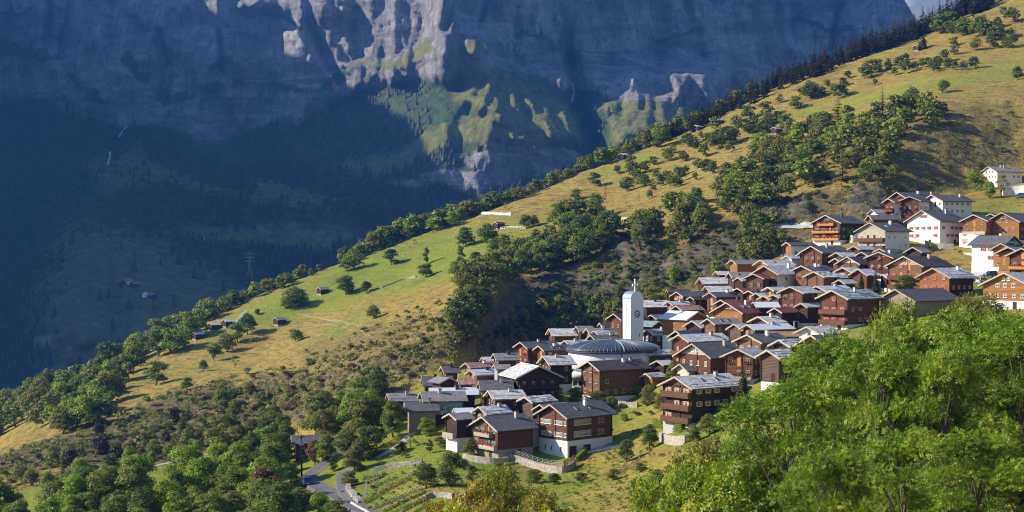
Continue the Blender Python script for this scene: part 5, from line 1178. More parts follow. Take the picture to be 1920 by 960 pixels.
for i in range(26):
    px = -30+i*15+trnd.uniform(-6, 6)
    mt = trnd.choice(MIXM); crest_tree(px, trnd.uniform(34, 54), 'broad', mt, TONE[mt]+' tree '+zoned(px, Z1), G1, trnd.uniform(-6, 8), name='broadleaf_tree', wide=1.1)
G2 = 'trees lining the meadow skyline'
L2 = 'broadleaf tree in the loose row along the meadow skyline'
for a, b, n, h0, h1 in [(365, 425, 7, 24, 42), (425, 480, 6, 20, 30), (495, 568, 9, 18, 27), (575, 600, 2, 16, 22), (640, 690, 6, 26, 36), (690, 790, 14, 26, 42), (795, 850, 8, 24, 38), (850, 925, 11, 22, 34), (928, 1000, 7, 18, 30), (1005, 1060, 6, 16, 26), (1060, 1115, 7, 20, 30), (1120, 1200, 8, 20, 32), (1205, 1300, 12, 22, 36), (1300, 1420, 11, 20, 32)]:
    n = int(n*1.45)
    for i in range(n):
        px = a+(b-a)*(i+0.5)/n+trnd.uniform(-5, 5); mt = trnd.choice(['mid', 'dark', 'mid', 'olive', 'bright']); crest_tree(px, trnd.uniform(h0*0.8, h1*1.15), 'broad', mt, TONE[mt]+' tree '+zoned(px, Z2), G2, trnd.uniform(-14, 3), name='broadleaf_tree', wide=trnd.uniform(1.0, 1.35))
ZC = ((1330, 'at the low thin end of the skyline conifer belt'), (1430, 'of the skyline conifers above the spur knoll hut'), (1530, 'of the skyline conifers against the blue rock wall'), (1630, 'of the thick skyline conifer belt'), (1710, 'of the skyline conifers below the patch of sky'), (1790, 'of the skyline conifers right of the patch of sky'), (9999, 'of the skyline conifers in the top corner'))
G3 = 'conifers along the upper skyline'
for i in range(230):
    px = 1225+i*3.05+trnd.uniform(-4, 4); crest_tree(px, trnd.uniform(30, 56)*(0.8+0.35*(i/230)), 'cone', 'needle', 'dark spruce '+zoned(px, ZC), G3, trnd.uniform(-34, 10), name='spruce_tree', wide=1.25)
G4 = 'trees of the wood above the village'
def wood4(p, r_, x, y):
    k = r_.random()
    if k < 0.2: tree_at(p, r_.uniform(40, 64)*p.y/F, 'larch', 'larch', 'light green larch '+zoned(x, Z4), 'larches of the wood above the village', 'larch_tree', wide=1.3)
    else: wood_tree(p, r_.uniform(28, 54)*p.y/F, r_.choice(['dark', 'mid', 'bright', 'olive', 'mid']), x, Z4, G4, 'broadleaf_tree', wide=1.15)
scatter([(1340, 350), (1400, 300), (1480, 262), (1560, 232), (1650, 214), (1740, 196), (1790, 215), (1745, 250), (1660, 268), (1690, 310), (1700, 345), (1620, 345), (1540, 352), (1480, 368), (1430, 395), (1380, 412), (1340, 385)], 84, 18, wood4, 480, 1000, 2)
G5 = 'trees of the ravine wood'
scatter([(850, 610), (862, 540), (900, 510), (960, 492), (1030, 455), (1050, 420), (1120, 400), (1150, 430), (1140, 475), (1090, 500), (1010, 520), (935, 550), (905, 610), (870, 660)], 62, 17,
        lambda p, r_, x, y: wood_tree(p, r_.uniform(38, 62)*p.y/F, r_.choice(['dark', 'dark', 'mid', 'olive']), x, Z5, G5, 'broadleaf_tree', wide=1.15), 440, 900, 3)
scatter([(1150, 470), (1200, 420), (1290, 395), (1330, 400), (1320, 450), (1240, 470)], 16, 17,
        lambda p, r_, x, y: wood_tree(p, r_.uniform(34, 60)*p.y/F, r_.choice(['dark', 'mid', 'olive']), x, Z5, G5, 'broadleaf_tree', wide=1.15), 440, 900, 4)
scatter([(1395, 480), (1400, 425), (1450, 425), (1470, 470), (1420, 500)], 12, 15,
        lambda p, r_, x, y: tree_at(p, r_.uniform(32, 52)*p.y/F, 'broad', r_.choice(['olive', 'mid', 'dark']), 'broadleaf tree on the scrubby slope left of the balcony chalets', 'trees under the cut rock face', 'broadleaf_tree'), 430, 900, 5)
scatter([(1180, 560), (1260, 520), (1380, 480), (1440, 470), (1440, 500), (1300, 545), (1200, 585)], 14, 20,
        lambda p, r_, x, y: tree_at(p, r_.uniform(16, 34)*p.y/F, 'broad', r_.choice(['olive', 'bright', 'dark']), 'small tree on the rocky rim behind the village', 'small trees on the rocky rim', 'broadleaf_tree'), 430, 900, 6)
scatter([(930, 640), (1000, 590), (1080, 560), (1160, 560), (1150, 610), (1020, 640)], 42, 15,
        lambda p, r_, x, y: tree_at(p, r_.uniform(16, 36)*p.y/F, r_.choice(['broad', 'broad', 'column']), r_.choice(['olive', 'mid', 'dark']), 'small tree clinging to the ravine cliff behind the church', 'small trees on the ravine cliff', 'broadleaf_tree'), 430, 900, 7)
# meadow trees and bushes of the upper slope
G6 = 'trees dotted over the upper meadow'
scatter([(1100, 350), (1250, 285), (1400, 220), (1560, 145), (1700, 100), (1800, 60), (1900, 20), (1900, 90), (1760, 120), (1640, 165), (1500, 210), (1400, 260), (1330, 330), (1230, 360), (1150, 370)], 62, 24,
        lambda p, r_, x, y: tree_at(p, r_.uniform(14, 34)*p.y/F, 'broad', r_.choice(['mid', 'dark', 'olive', 'mid']), 'small broadleaf tree dotted on the golden upper meadow', G6, 'broadleaf_tree', wide=1.2), 560, 1150, 8)
for px, py, h, n in [(1790, 128, 22, 8), (1700, 132, 22, 5), (1840, 70, 34, 7), (1760, 60, 36, 5), (1550, 185, 30, 5), (1440, 245, 30, 5), (1330, 275, 32, 6), (1240, 345, 24, 5), (1185, 330, 22, 5), (1300, 325, 22, 6)]:
    for i in range(n):
        p = at(px+trnd.uniform(-42, 42), py+trnd.uniform(-7, 7), 560, 1150); tree_at(p, h*trnd.uniform(0.7, 1.2)*p.y/F, 'broad', trnd.choice(['mid', 'dark', 'dark']), 'broadleaf tree in a dark hedge line across the upper meadow', 'hedge trees of the upper meadow', 'broadleaf_tree', wide=1.3)
# --- trees one can point to on the meadow
for px, py, h, kind, mat, lab in [
  (292, 722, 46, 'broad', 'mid', 'full round tree on the golden slope at the edge of the lower wood'),
  (350, 731, 28, 'broad', 'mid', 'low spreading double crowned tree below the full round tree'),
  (381, 696, 22, 'broad', 'dark', 'short dark tree just uphill of the thin stemmed little tree'),
  (440, 690, 25, 'sparse', 'mid', 'thin stemmed little tree with its own round shadow on the golden slope'),
  (402, 676, 34, 'broad', 'mid', 'first tree of the diagonal row climbing to the hay barn'),
  (424, 660, 36, 'broad', 'olive', 'second tree of the diagonal row climbing to the hay barn'),
  (446, 642, 40, 'broad', 'mid', 'third tree of the diagonal row climbing to the hay barn'),
  (464, 628, 42, 'broad', 'dark', 'topmost and tallest tree of the diagonal row by the hay barn'),
  (555, 641, 25, 'broad', 'mid', 'single small tree standing below the lone hay barn'),
  (548, 580, 44, 'broad', 'mid', 'big tree group leader on the bright green strip'),
  (566, 574, 34, 'broad', 'mid', 'companion tree leaning to the big tree on the green strip'),
  (536, 578, 24, 'broad', 'bright', 'small bright tree at the foot of the big tree on green strip'),
  (482, 590, 12, 'broad', 'dark', 'tiny bush like tree near the fork of the field track'),
  (648, 553, 42, 'broad', 'dark', 'dark bulky tree left of the small round one mid meadow'),
  (686, 549, 24, 'broad', 'dark', 'small round dark tree beside the bulky one mid meadow'),
  (700, 598, 27, 'broad', 'mid', 'solitary tree on the open golden slope with long shadow'),
  (664, 505, 36, 'broad', 'mid', 'tree at the green shoulder near the skyline dip'),
  (648, 508, 26, 'broad', 'mid', 'smaller neighbour of the tree at the green shoulder'),
  (733, 497, 33, 'broad', 'dark', 'dark rounded tree on bright pasture beneath the skyline row'),
  (778, 462, 14, 'sparse', 'mid', 'very small open tree alone on bright pasture'),
  (797, 520, 30, 'broad', 'dark', 'lower crown of the stacked pair of trees in mid pasture'),
  (799, 496, 34, 'column', 'mid', 'upper pointed crown of the stacked pair of trees in mid pasture'),
  (852, 520, 32, 'broad', 'mid', 'wide tree in front of the tall poplar shaped one'),
  (863, 500, 42, 'column', 'mid', 'tall poplar shaped tree at the head of the ravine wood'),
  (874, 462, 38, 'broad', 'dark', 'dark tree to the lower side of the washing fence huts'),
  (913, 456, 38, 'broad', 'mid', 'round tree hiding part of the brown huts'),
  (892, 494, 24, 'broad', 'dark', 'small dark tree between poplar shaped tree and ravine wood'),
  (925, 478, 32, 'broad', 'mid', 'tree with long shadow at the upper rim of ravine wood'),
  (946, 470, 32, 'broad', 'olive', 'olive tinted tree at the upper rim of ravine wood'),
  (848, 426, 30, 'broad', 'bright', 'bright green ball shaped tree by the white track'),
  (948, 393, 14, 'sparse', 'bright', 'tiny bright sapling above the white track'),
  (985, 428, 26, 'broad', 'dark', 'dark fruit tree at the end of the washing fence'),
  (1003, 424, 22, 'broad', 'dark', 'second dark fruit tree at the end of the washing fence'),
  (1079, 375, 22, 'broad', 'mid', 'lonely bush like tree on the golden shoulder by the power pole'),
  (1218, 373, 18, 'broad', 'mid', 'lonely small tree on golden grass above the ravine road'),
  (1306, 384, 36, 'broad', 'mid', 'round tree on the brown slope above the ravine woods'),
  (1768, 174, 27, 'broad', 'bright', 'bright round tree with long shadow on the open top meadow'),
  (1908, 150, 26, 'broad', 'dark', 'dark round bush at the edge of the open top meadow'),
  (1732, 92, 30, 'big', 'needle', 'solitary dark spruce standing below the upper conifer belt'),
  (1240, 276, 40, 'broad', 'mid', 'large round tree on the knoll skyline'),
  (1442, 235, 28, 'broad', 'mid', 'round tree beside the slab roof hut below the knoll'),
  (180, 796, 38, 'column', 'olive', 'narrow olive tree stepping down from the lower wood into scrub')]:
    T(px, py, h, lab, kind, mat, 440, 1200, name='spruce_tree' if kind == 'big' else 'broadleaf_tree', wide=1.25 if kind == 'broad' else 1.0)
# --- scrub in the dark band under the meadow: 200 shrubs one by one, the rest as one mass
def tone(m_, rest): return m_, TONE[m_]+' '+rest
ZS = ((100, 'low on the scrub slope near the gully mouth'), (220, 'on the scrub slope under the dry grass tongue'), (340, 'on the scrub slope under the full round tree'), (460, 'on the scrub slope under the low spreading tree'), (580, 'on the stony scrub slope above the lone cabin'), (700, 'on the stony scrub slope under the solitary meadow tree'), (9999, 'on the stony scrub slope beside the ravine nose'))
def scrub1(p, r_, x, y):
    m_ = r_.choice(['dark', 'olive', 'mid', 'olive', 'rust', 'mid']); bush_at(p, r_.uniform(9, 21)*p.y/F, m_, TONE[m_]+' shrub '+zoned(x, ZS), 'shrubs of the stony scrub slope')
scatter([(-20, 935), (-20, 880), (120, 835), (230, 775), (330, 735), (460, 705), (600, 680), (740, 640), (850, 590), (880, 640), (760, 725), (640, 770), (520, 800), (420, 840), (300, 870), (180, 905), (60, 940)], 150, 15, scrub1, 400, 800, 11)
scatter([(560, 660), (680, 610), (830, 570), (850, 590), (740, 650), (600, 690)], 26, 20,
    lambda p, r_, x, y: bush_at(p, r_.uniform(6, 14)*p.y/F, r_.choice(['dark', 'olive']), 'small dark bush on the browned edge between meadow and scrub', 'bushes at the scrub edge'), 400, 800, 12)
scatter([(1560, 260), (1700, 240), (1900, 210), (1900, 300), (1840, 310), (1740, 330), (1700, 360), (1640, 380), (1600, 370), (1560, 400), (1500, 410), (1500, 370)], 40, 20,
    lambda p, r_, x, y: bush_at(p, r_.uniform(6, 17)*p.y/F, r_.choice(['dark', 'olive', 'mid']), 'low bush on the rocky brown slope above the modern houses', 'bushes of the rocky slope'), 400, 1000, 13)
scatter([(880, 650), (1000, 560), (1140, 480), (1280, 440), (1390, 420), (1390, 470), (1280, 530), (1150, 580), (1000, 650)], 190, 10,
    lambda p, r_, x, y: bush_at(p, r_.uniform(6, 15)*p.y/F, *tone(r_.choice(['dark', 'olive', 'bright', 'mid']), 'low bush growing on the ravine cliffs'), 'bushes of the ravine cliffs'), 430, 900, 14)
# scrub trees in the dark band
scatter([(-20, 925), (0, 880), (110, 850), (180, 820), (260, 830), (340, 770), (460, 740), (560, 740), (480, 800), (380, 850), (240, 880), (80, 935)], 46, 22,
    lambda p, r_, x, y: tree_at(p, r_.uniform(20, 42)*p.y/F, r_.choice(['broad', 'cone', 'sparse', 'broad']), *tone(r_.choice(['dark', 'olive', 'mid', 'needle']), 'gnarled tree '+zoned(x, ZS)), 'trees of the shaded scrub gully', 'scrub_tree', wide=1.1), 390, 800, 15)
# one joined mass of tiny tufts over scrub, cliffs and rough meadow
def tufts():
    r_ = np.random.RandomState(21); P = []
    zones = [([(-20, 935), (-20, 860), (230, 770), (330, 730), (600, 670), (850, 580), (900, 640), (760, 730), (520, 800), (300, 870)], 4200, 1.15), ([(880, 660), (1140, 480), (1390, 410), (1700, 330), (1800, 330), (1600, 420), (1300, 540), (1000, 650)], 2200, 1.0),
             ([(560, 690), (700, 600), (900, 560), (860, 620)], 350, 0.7), ([(1500, 330), (1740, 230), (1910, 180), (1910, 320), (1700, 380)], 700, 0.8), ([(1060, 850), (1230, 790), (1260, 960), (1050, 960)], 700, 0.32), ([(640, 850), (860, 810), (900, 870), (860, 960), (700, 960)], 250, 0.3)]
    for poly, n, s in zones:
        xs = [p[0] for p in poly]; ys = [p[1] for p in poly]; c = 0
        while c < n:
            x, y = r_.uniform(min(xs), max(xs)), r_.uniform(min(ys), max(ys)); c += 1
            if in_poly(x, y, poly):
                p = hit(x, y, 200, 1000)
                if p is not None and not near_house_xy(p.x, p.y): P.append((p.x, p.y, p.z, s*r_.uniform(0.5, 1.6)))
    P = np.array(P); n = len(P); k = 16
    C = np.repeat(P, k, axis=0); d = r_.normal(size=(n*k, 3)); d /= np.linalg.norm(d, axis=1)[:, None]; d[:, 2] = np.abs(d[:, 2])
    pts = C[:, :3]+d*C[:, 3:4]*r_.uniform(0.3, 1, (n*k, 1))*np.array([1.2, 1.2, 0.8])
    V, q = quads_at(r_, pts, d+r_.normal(size=d.shape)*0.5, C[:, 3]*0.62*r_.uniform(0.6, 1.3, n*k), 0.7)
    me = leaf_mesh('ground_cover', V, q, np.clip(np.repeat(r_.uniform(size=n), k)*0.6+r_.uniform(size=n*k)*0.4, 0, 1), r_.uniform(size=n*k)); me.materials.clear(); me.materials.append(LEAF['olive'])
    tag(link('ground_cover', me), kind='stuff')
tufts()
# --- forest on the far valley side: one mass of small conifers
def far_forest():
    r_ = np.random.RandomState(31); w_ = (forest*(1-0.6*cl)).ravel().copy(); w_[(mp.ravel() > 860) | (mu.ravel() < -60) | (mu.ravel() > 1400)] = 0; w_ = (w_*(1-MM([(820, 100), (1110, 100), (1120, 270), (800, 275)], 14, 0.4).ravel()))**2.2
    k = r_.choice(len(w_), 10500, p=w_/w_.sum()); X, Y_, Z = MXv.ravel()[k], D2.ravel()[k], MZv.ravel()[k]
    X = X+r_.uniform(-4, 4, len(k)); h = r_.uniform(9, 24, len(k)); rad = h*r_.uniform(0.17, 0.34, len(k)); n = 5
    A = np.linspace(0, 2*math.pi, n, endpoint=False)
    base = np.stack([X[:, None]+rad[:, None]*np.cos(A+X[:, None]), Y_[:, None]+rad[:, None]*np.sin(A+X[:, None]), np.repeat((Z-1)[:, None], n, 1)], -1)
    tip = np.stack([X, Y_, Z+h], -1)[:, None]; V = np.concatenate([base, tip], 1).reshape(-1, 3)
    i0 = (np.arange(len(k))*(n+1))[:, None]; f = np.stack([i0+np.arange(n), i0+(np.arange(n)+1) % n, np.repeat(i0+n, n, 1)], -1).reshape(-1, 3)
    me = np_mesh('forest', V, f); vattr(me, 'tint', np.repeat(r_.uniform(size=len(k)), n+1)); vattr(me, 'tint2', np.zeros(len(V))); me.materials.append(LEAF['needle'])
    tag(link('forest', me), kind='stuff')
far_forest()
# --- near wood at the lower left
GN = 'trees of the near wood below the track'
def nearwood(p, r_, x, y):
    m_ = r_.choice(['mid', 'bright', 'mid', 'olive', 'bright', 'bright', 'mid', 'dark']); h = r_.uniform(62, 104)
    wood_tree(p, h*p.y/F, m_, x, ZN, GN, 'broadleaf_tree', 'fine', r_.uniform(0.95, 1.2), 'front tree' if y > 985 else 'tree')
scatter([(-60, 1090), (-60, 990), (60, 985), (150, 960), (300, 935), (430, 900), (520, 905), (545, 960), (560, 1040), (540, 1090)], 84, 27, nearwood, 180, 360, 16)
for px, py, h, mat, lab in [(242, 880, 46, 'bright', 'bright green tree on the far side of the gravel track'), (285, 868, 28, 'bright', 'small lime coloured tree at the gravel track'), (320, 868, 36, 'mid', 'round tree above the bend of the gravel track'), (370, 850, 30, 'bright', 'low bright tree near the track end'), (150, 905, 48, 'bright', 'tall pointed bright tree at the low end of the gravel track'), (90, 925, 40, 'mid', 'dense tree at the foot of the scrub gully')]:
    T(px, py, h, lab, 'fine', mat, 250, 420, name='broadleaf_tree')
GC = 'trees around the lone cabin'
scatter([(395, 870), (430, 810), (500, 800), (545, 810), (535, 870), (470, 900)], 22, 20, lambda p, r_, x, y: tree_at(p, r_.uniform(46, 76)*p.y/F, 'fine', *tone(r_.choice(['mid', 'bright', 'dark', 'olive']), 'tree in the thicket on the valley side of the lone cabin'), GC, 'broadleaf_tree', wide=1.1), 280, 420, 17)
scatter([(560, 815), (585, 770), (640, 750), (690, 745), (705, 800), (690, 830), (640, 812), (610, 830)], 24, 19, lambda p, r_, x, y: tree_at(p, r_.uniform(52, 84)*p.y/F, 'fine', *tone(r_.choice(['mid', 'bright', 'dark', 'olive']), 'tree in the clump '+('right above the lone cabin' if x < 620 else 'between the cabin and the first village houses')), 'trees between cabin and village', 'broadleaf_tree', wide=1.1), 280, 440, 18)
for px, py, h, kind, mat, lab, wd in [
  (590, 872, 50, 'fine', 'rust', 'reddish tinted tree in front of the lone cabin', 0.95), (612, 868, 56, 'fine', 'mid', 'tree overhanging the road bend below the lone cabin', 1.0),
  (655, 866, 62, 'fine', 'dark', 'dark full tree above the fork of the two roads', 1.25), (690, 862, 66, 'fine', 'dark', 'largest dark tree next to the brown garden shrub', 1.2), (665, 884, 50, 'fine', 'olive', 'brownish bushy tree at the garden gate', 1.1),
  (625, 884, 26, 'fine', 'mid', 'small tree on the grass wedge beside the road', 1.3), (655, 912, 30, 'fine', 'mid', 'round shrub like tree at the fork of the roads', 1.5),
  (738, 820, 72, 'fine', 'mid', 'big leafy tree in front of the beige plastered house', 1.0), (770, 838, 26, 'sparse', 'olive', 'bare little orchard tree beside the curved footpath', 1.2),
  (800, 818, 36, 'fine', 'bright', 'ball shaped bright bush tree below the turquoise house', 1.35), (805, 850, 28, 'column', 'dark', 'thin dark cypress like shrub on the garden bank', 1.2),
  (882, 852, 32, 'fine', 'olive', 'flat topped fruit tree under the galleried chalet', 1.5), (845, 912, 66, 'fine', 'dark', 'very dark big bush in the middle of the terraced garden', 1.25), (800, 915, 48, 'fine', 'dark', 'blue green willow like bush beside the very dark big bush', 1.5), (885, 905, 34, 'fine', 'dark', 'small dark bush behind the yellowing near tree', 1.1),
  (1175, 866, 44, 'fine', 'dark', 'egg shaped dark bush on the bank below the white based chalet', 1.0), (1218, 842, 50, 'fine', 'dark', 'tall egg shaped dark bush next to the curved stone wall', 0.85),
  (1265, 720, 46, 'fine', 'olive', 'bushy walnut tree left of the balcony chalet', 1.1), (1215, 760, 40, 'fine', 'olive', 'apple tree on the slope uphill of the white based chalet', 1.2), (1240, 770, 34, 'fine', 'olive', 'second apple tree close to the balcony chalet', 1.2),
  (1045, 758, 34, 'fine', 'bright', 'first leafy garden tree in front of the church porch', 1.3), (1080, 760, 36, 'fine', 'mid', 'second leafy garden tree in front of the church porch', 1.3), (1120, 765, 34, 'fine', 'olive', 'third leafy garden tree in front of the log chalet by the church', 1.3), (1145, 768, 26, 'fine', 'mid', 'small garden tree behind the ridge of the white based chalet', 1.3),
  (1393, 772, 92, 'big', 'needle', 'slender dark spruce beside the four storey balcony chalet', 0.95),
  (1616, 548, 44, 'big', 'needle', 'dark spruce above the green stone roof chalet', 1.0), (1642, 552, 50, 'big', 'needle', 'second dark spruce taller and thinner above the green stone roof', 0.8), (1700, 560, 46, 'fine', 'dark', 'dark leafy tree in front of the red shuttered big chalet', 1.2),
  (1590, 452, 26, 'fine', 'bright', 'green garden tree right of the geranium chalet', 0.8), (1572, 450, 24, 'fine', 'mid', 'smaller garden tree beside the geranium chalet', 0.9), (1724, 452, 30, 'fine', 'olive', 'browned round tree in the garden of the white red shuttered house', 1.2), (1686, 460, 20, 'fine', 'dark', 'dark ball shaped bush by the cream balcony chalet', 1.4),
  (1830, 358, 42, 'fine', 'bright', 'light green tree beside the top slope house porch', 1.0), (1855, 372, 34, 'fine', 'bright', 'young light green tree on the grassy top bank', 0.9), (1878, 370, 44, 'sparse', 'olive', 'thin leaning tree by the top retaining wall', 0.9), (1790, 448, 36, 'fine', 'mid', 'garden tree between the white house and orange timber house', 1.2),
  (925, 666, 22, 'fine', 'yellow', 'yellow autumn tree at the ravine edge of the village', 1.1), (985, 615, 38, 'column', 'bright', 'pale green young larch on the cliff knob', 0.9), (1225, 530, 44, 'fine', 'olive', 'leafy tree on the cliff above the bell tower', 1.2), (1155, 572, 36, 'column', 'bright', 'bright slim tree just left of the bell tower', 1.1), (1180, 702, 20, 'fine', 'mid', 'hidden garden bush near the church wall', 1.2),
  (830, 745, 20, 'fine', 'mid', 'hedge tree behind the turquoise house', 1.2), (835, 722, 22, 'fine', 'bright', 'bright bush at the village edge below the long dark roof', 1.2), (985, 775, 26, 'column', 'mid', 'narrow climbing shrub on the slab roof barn', 0.8)]:
    T(px, py, h, lab, kind, mat, 220, 620, name='spruce_tree' if kind == 'big' else 'broadleaf_tree', wide=wd)
scatter([(640, 790), (560, 800), (600, 740), (640, 720), (720, 730), (715, 760), (700, 790)], 10, 26, lambda p, r_, x, y: tree_at(p, r_.uniform(46, 66)*p.y/F, 'fine', *tone(r_.choice(['mid', 'bright', 'dark', 'olive']), 'tree in the clump '+('right above the lone cabin' if x < 620 else 'between the cabin and the first village houses')), 'trees between cabin and village', 'broadleaf_tree', wide=1.1), 330, 480, 19)
G7 = 'garden bushes scattered through the village'
scatter([(700, 830), (860, 800), (1000, 760), (1180, 720), (1300, 720), (1440, 600), (1620, 480), (1800, 420), (1900, 420), (1900, 480), (1700, 560), (1500, 640), (1400, 760), (1250, 800), (1200, 780), (900, 870), (720, 880)], 60, 20,
    lambda p, r_, x, y: bush_at(p, r_.uniform(8, 16)*p.y/F, r_.choice(['mid', 'bright', 'olive', 'dark']), 'garden bush between the village houses', G7), 230, 640, 20)
# --- the close trees: feathered ash crowns at the lower right, yellowing bushes at the lower edge
ASHM = [make_ash(401), make_ash(402, R=5.0, z1=14.5)]
YEL = make_ash(403, R=4.2, z0=1.2, z1=9.0, nl=30, rr=1.25, n=3800, Lc=0.5, pairs=3, r0=0.13, lw=0.5, ls=0.21)
YEL2 = make_ash(404, R=3.6, z0=0.8, z1=7.0, nl=22, rr=0.95, n=2600, Lc=0.5, pairs=3, r0=0.10, lw=0.5, ls=0.21)
def mesh_top(me):
    V = np.empty(len(me.vertices)*3, np.float32); me.vertices.foreach_get('co', V); return float(V[2::3].max())
def big_tree(px, top, Y, meshes, h, mat, label, name, group=None, rz=0.0, wide=1.0):
    x = (px-960)/F*Y; zt = (480-top)/F*Y; H0 = mesh_top(meshes[0])
    h1 = zt-ground(x, Y)+0.3; wide = wide*h/h1*(1+0.25*(h1 > h*1.4)); h = h1
    s = h/H0; r_ = empty(name, (x, Y, zt-h), rz); tag(r_, label, 'tree', group); r_.scale = (s*wide, s*wide, s)
    link('trunk', meshes[1], parent=r_); c = link('crown', meshes[0], parent=r_); c.material_slots[0].link = 'OBJECT'; c.material_slots[0].material = LEAF[mat]
    gap = zt-h-ground(x, Y)
    if abs(gap) > 1.5: print('near tree', label[:30], 'base above ground by %.1f' % gap)
    return r_
for px, top, Y, mi, h, mat, lab, rz, wd in [
  (1590, 612, 74, 0, 15.5, 'ash', 'tall feathery ash with the widest sunlit crown of the close trees', 0.3, 1.05),
  (1535, 628, 84, 1, 15.0, 'ash', 'narrow ash leaning out from the widest sunlit crown', 5.5, 0.7),
  (1650, 640, 66, 0, 13.5, 'ash', 'upright ash just behind the low border leaves', 3.4, 0.75),
  (1770, 640, 64, 1, 12.5, 'ash', 'upright bright ash between the picture edge ash and shaded ash', 0.1, 0.7),
  (1490, 700, 70, 1, 12.5, 'ash', 'lower ash crown in front of the spruce and balcony chalet', 1.9, 1.0),
  (1825, 566, 80, 1, 16.5, 'ash', 'ash at the picture edge with bright drooping top', 4.0, 1.0),
  (1735, 592, 96, 0, 17.0, 'ash', 'shaded ash set back between the two tallest close crowns', 2.2, 0.95),
  (1915, 578, 70, 0, 16.0, 'ash', 'ash cut by the picture border with dark lower crown', 5.1, 0.95),
  (1700, 790, 56, 1, 8.5, 'ash', 'low dark ash growing in front of the tall ash trunk', 0.9, 1.0),
  (1405, 795, 88, 1, 9.5, 'ash', 'small ash with yellowing sprays at the valley end of the close trees', 3.0, 0.85),
  (1550, 830, 52, 0, 7.0, 'ash', 'nearest low ash whose leaves fill the lower border', 4.4, 1.1),
  (1840, 800, 50, 0, 8.0, 'ash', 'deep green low ash in the lower corner', 1.4, 1.1)]:
    big_tree(px, top, Y, ASHM[mi], h, mat, lab, 'ash_tree', None, rz, wd)
for px, top, Y, ms, h, mat, lab, rz, wd in [
  (1690, 556, 150, YEL, 12, 'lime', 'slim lime green treetop rising in front of the low beige house', 0.4, 0.75),
  (1880, 575, 130, YEL, 12, 'lime', 'lime treetop at the picture edge below the brown chalet', 3.1, 0.8),
  (1800, 570, 140, YEL2, 11, 'lime', 'bright lime treetop beside the twisted garden tree', 1.4, 0.8),
  (1840, 545, 210, YEL, 11, 'olive', 'twisted olive green garden tree in front of the brown chalet', 2.4, 1.2),
  (1290, 838, 78, YEL2, 6.5, 'lime', 'yellow leaved young tree at the open end of the ash row', 0.2, 0.9),
  (1335, 815, 92, YEL, 8.0, 'olive', 'olive bush tree beneath the balcony chalet hedge', 0.9, 0.8),
  (1320, 858, 74, YEL, 6.0, 'lime', 'lime yellow bush tree below the small ash', 2.6, 1.0),
  (1385, 870, 64, YEL2, 5.5, 'ash', 'green bush tree between the lime bush and lower ash', 3.6, 1.1),
  (948, 868, 118, YEL, 9.0, 'turning', 'russet half bare tree at the bottom below the stone terrace', 1.1, 0.95),
  (885, 892, 104, YEL2, 7.0, 'yellow', 'yellow leaved tree at the bottom beside the russet one', 0.7, 1.0),
  (1010, 905, 110, YEL2, 7.0, 'turning', 'russet bush at the bottom on the grass side', 5.0, 1.0),
  (930, 925, 88, YEL2, 6.0, 'yellow', 'bright yellow bush cut by the bottom border', 3.3, 1.0),
  (860, 930, 96, YEL2, 6.0, 'lime', 'lime bush at the bottom by the garden beds', 4.3, 1.0),
  (1030, 945, 80, YEL2, 5.0, 'lime', 'low lime bush at the bottom border under the russet bush', 2.0, 1.0),
  (1300, 925, 70, YEL2, 5.0, 'lime', 'low lime bush at the bottom border beside the grass bank', 1.0, 1.0)]:
    big_tree(px, top, Y, ms, h, mat, lab, 'young_tree', None, rz, wd)

for px, py, h, kind, mat, lab, wd in [
  (500, 968, 96, 'fine', 'rust', 'big brownish crowned tree at the lower border left of the road', 1.1), (560, 972, 62, 'fine', 'olive', 'olive tree at the lower border under the parked looking car', 1.2), (598, 972, 52, 'fine', 'bright', 'bright bush tree at the lower border beside the road', 1.4), (632, 976, 40, 'fine', 'mid', 'round green bush at the lower border on the road side', 1.5),
  (445, 960, 84, 'fine', 'mid', 'tall green tree at the lower border near the big brownish one', 1.0), (545, 905, 40, 'fine', 'bright', 'bright shrubby tree behind the dark power pole', 1.3), (528, 890, 44, 'fine', 'mid', 'round tree on the bank below the lone cabin', 1.2), (700, 842, 40, 'fine', 'bright', 'bright tree at the upper end of the curved footpath', 1.2),
  (720, 806, 44, 'fine', 'mid', 'leafy tree beside the flag pole', 1.1), (690, 800, 50, 'fine', 'olive', 'olive tree downhill of the flag pole', 1.1), (755, 845, 18, 'fine', 'mid', 'small bush at the bend of the curved footpath', 1.5), (826, 838, 20, 'fine', 'mid', 'leafy bush beside the white base of the log storehouse', 1.6), (938, 850, 18, 'fine', 'olive', 'flowering bush at the wall of the galleried chalet', 1.5),
  (870, 880, 20, 'fine', 'bright', 'bright bush on the dry stone wall', 1.6), (935, 884, 18, 'fine', 'mid', 'green bush under the terrace railing', 1.8), (1000, 905, 26, 'fine', 'mid', 'dark green bush under the stone terrace wall', 1.7), (1040, 908, 22, 'fine', 'dark', 'low dark bush beside the end of the terrace wall', 1.9), (1090, 905, 20, 'fine', 'olive', 'low olive bush on the open grass bank', 2.0), (1150, 900, 22, 'fine', 'olive', 'spiky looking bush in the middle of the grass bank', 1.8),
  (1200, 885, 18, 'fine', 'mid', 'small bush uphill on the grass bank', 1.8), (1230, 905, 26, 'fine', 'bright', 'bright bush where the grass bank meets the yellow trees', 1.6), (1300, 830, 34, 'fine', 'olive', 'bushy tree in front of the curved pale wall end', 1.3), (1330, 815, 40, 'fine', 'olive', 'bushy tree below the balcony chalet corner', 1.3), (1195, 742, 22, 'fine', 'bright', 'sunny bush above the short pale garden wall', 1.6), (1170, 790, 16, 'fine', 'bright', 'small bush on the bank behind the white based chalet', 1.6)]:
    T(px, py, h, lab, kind, mat, 190, 620, name='broadleaf_tree', wide=wd)
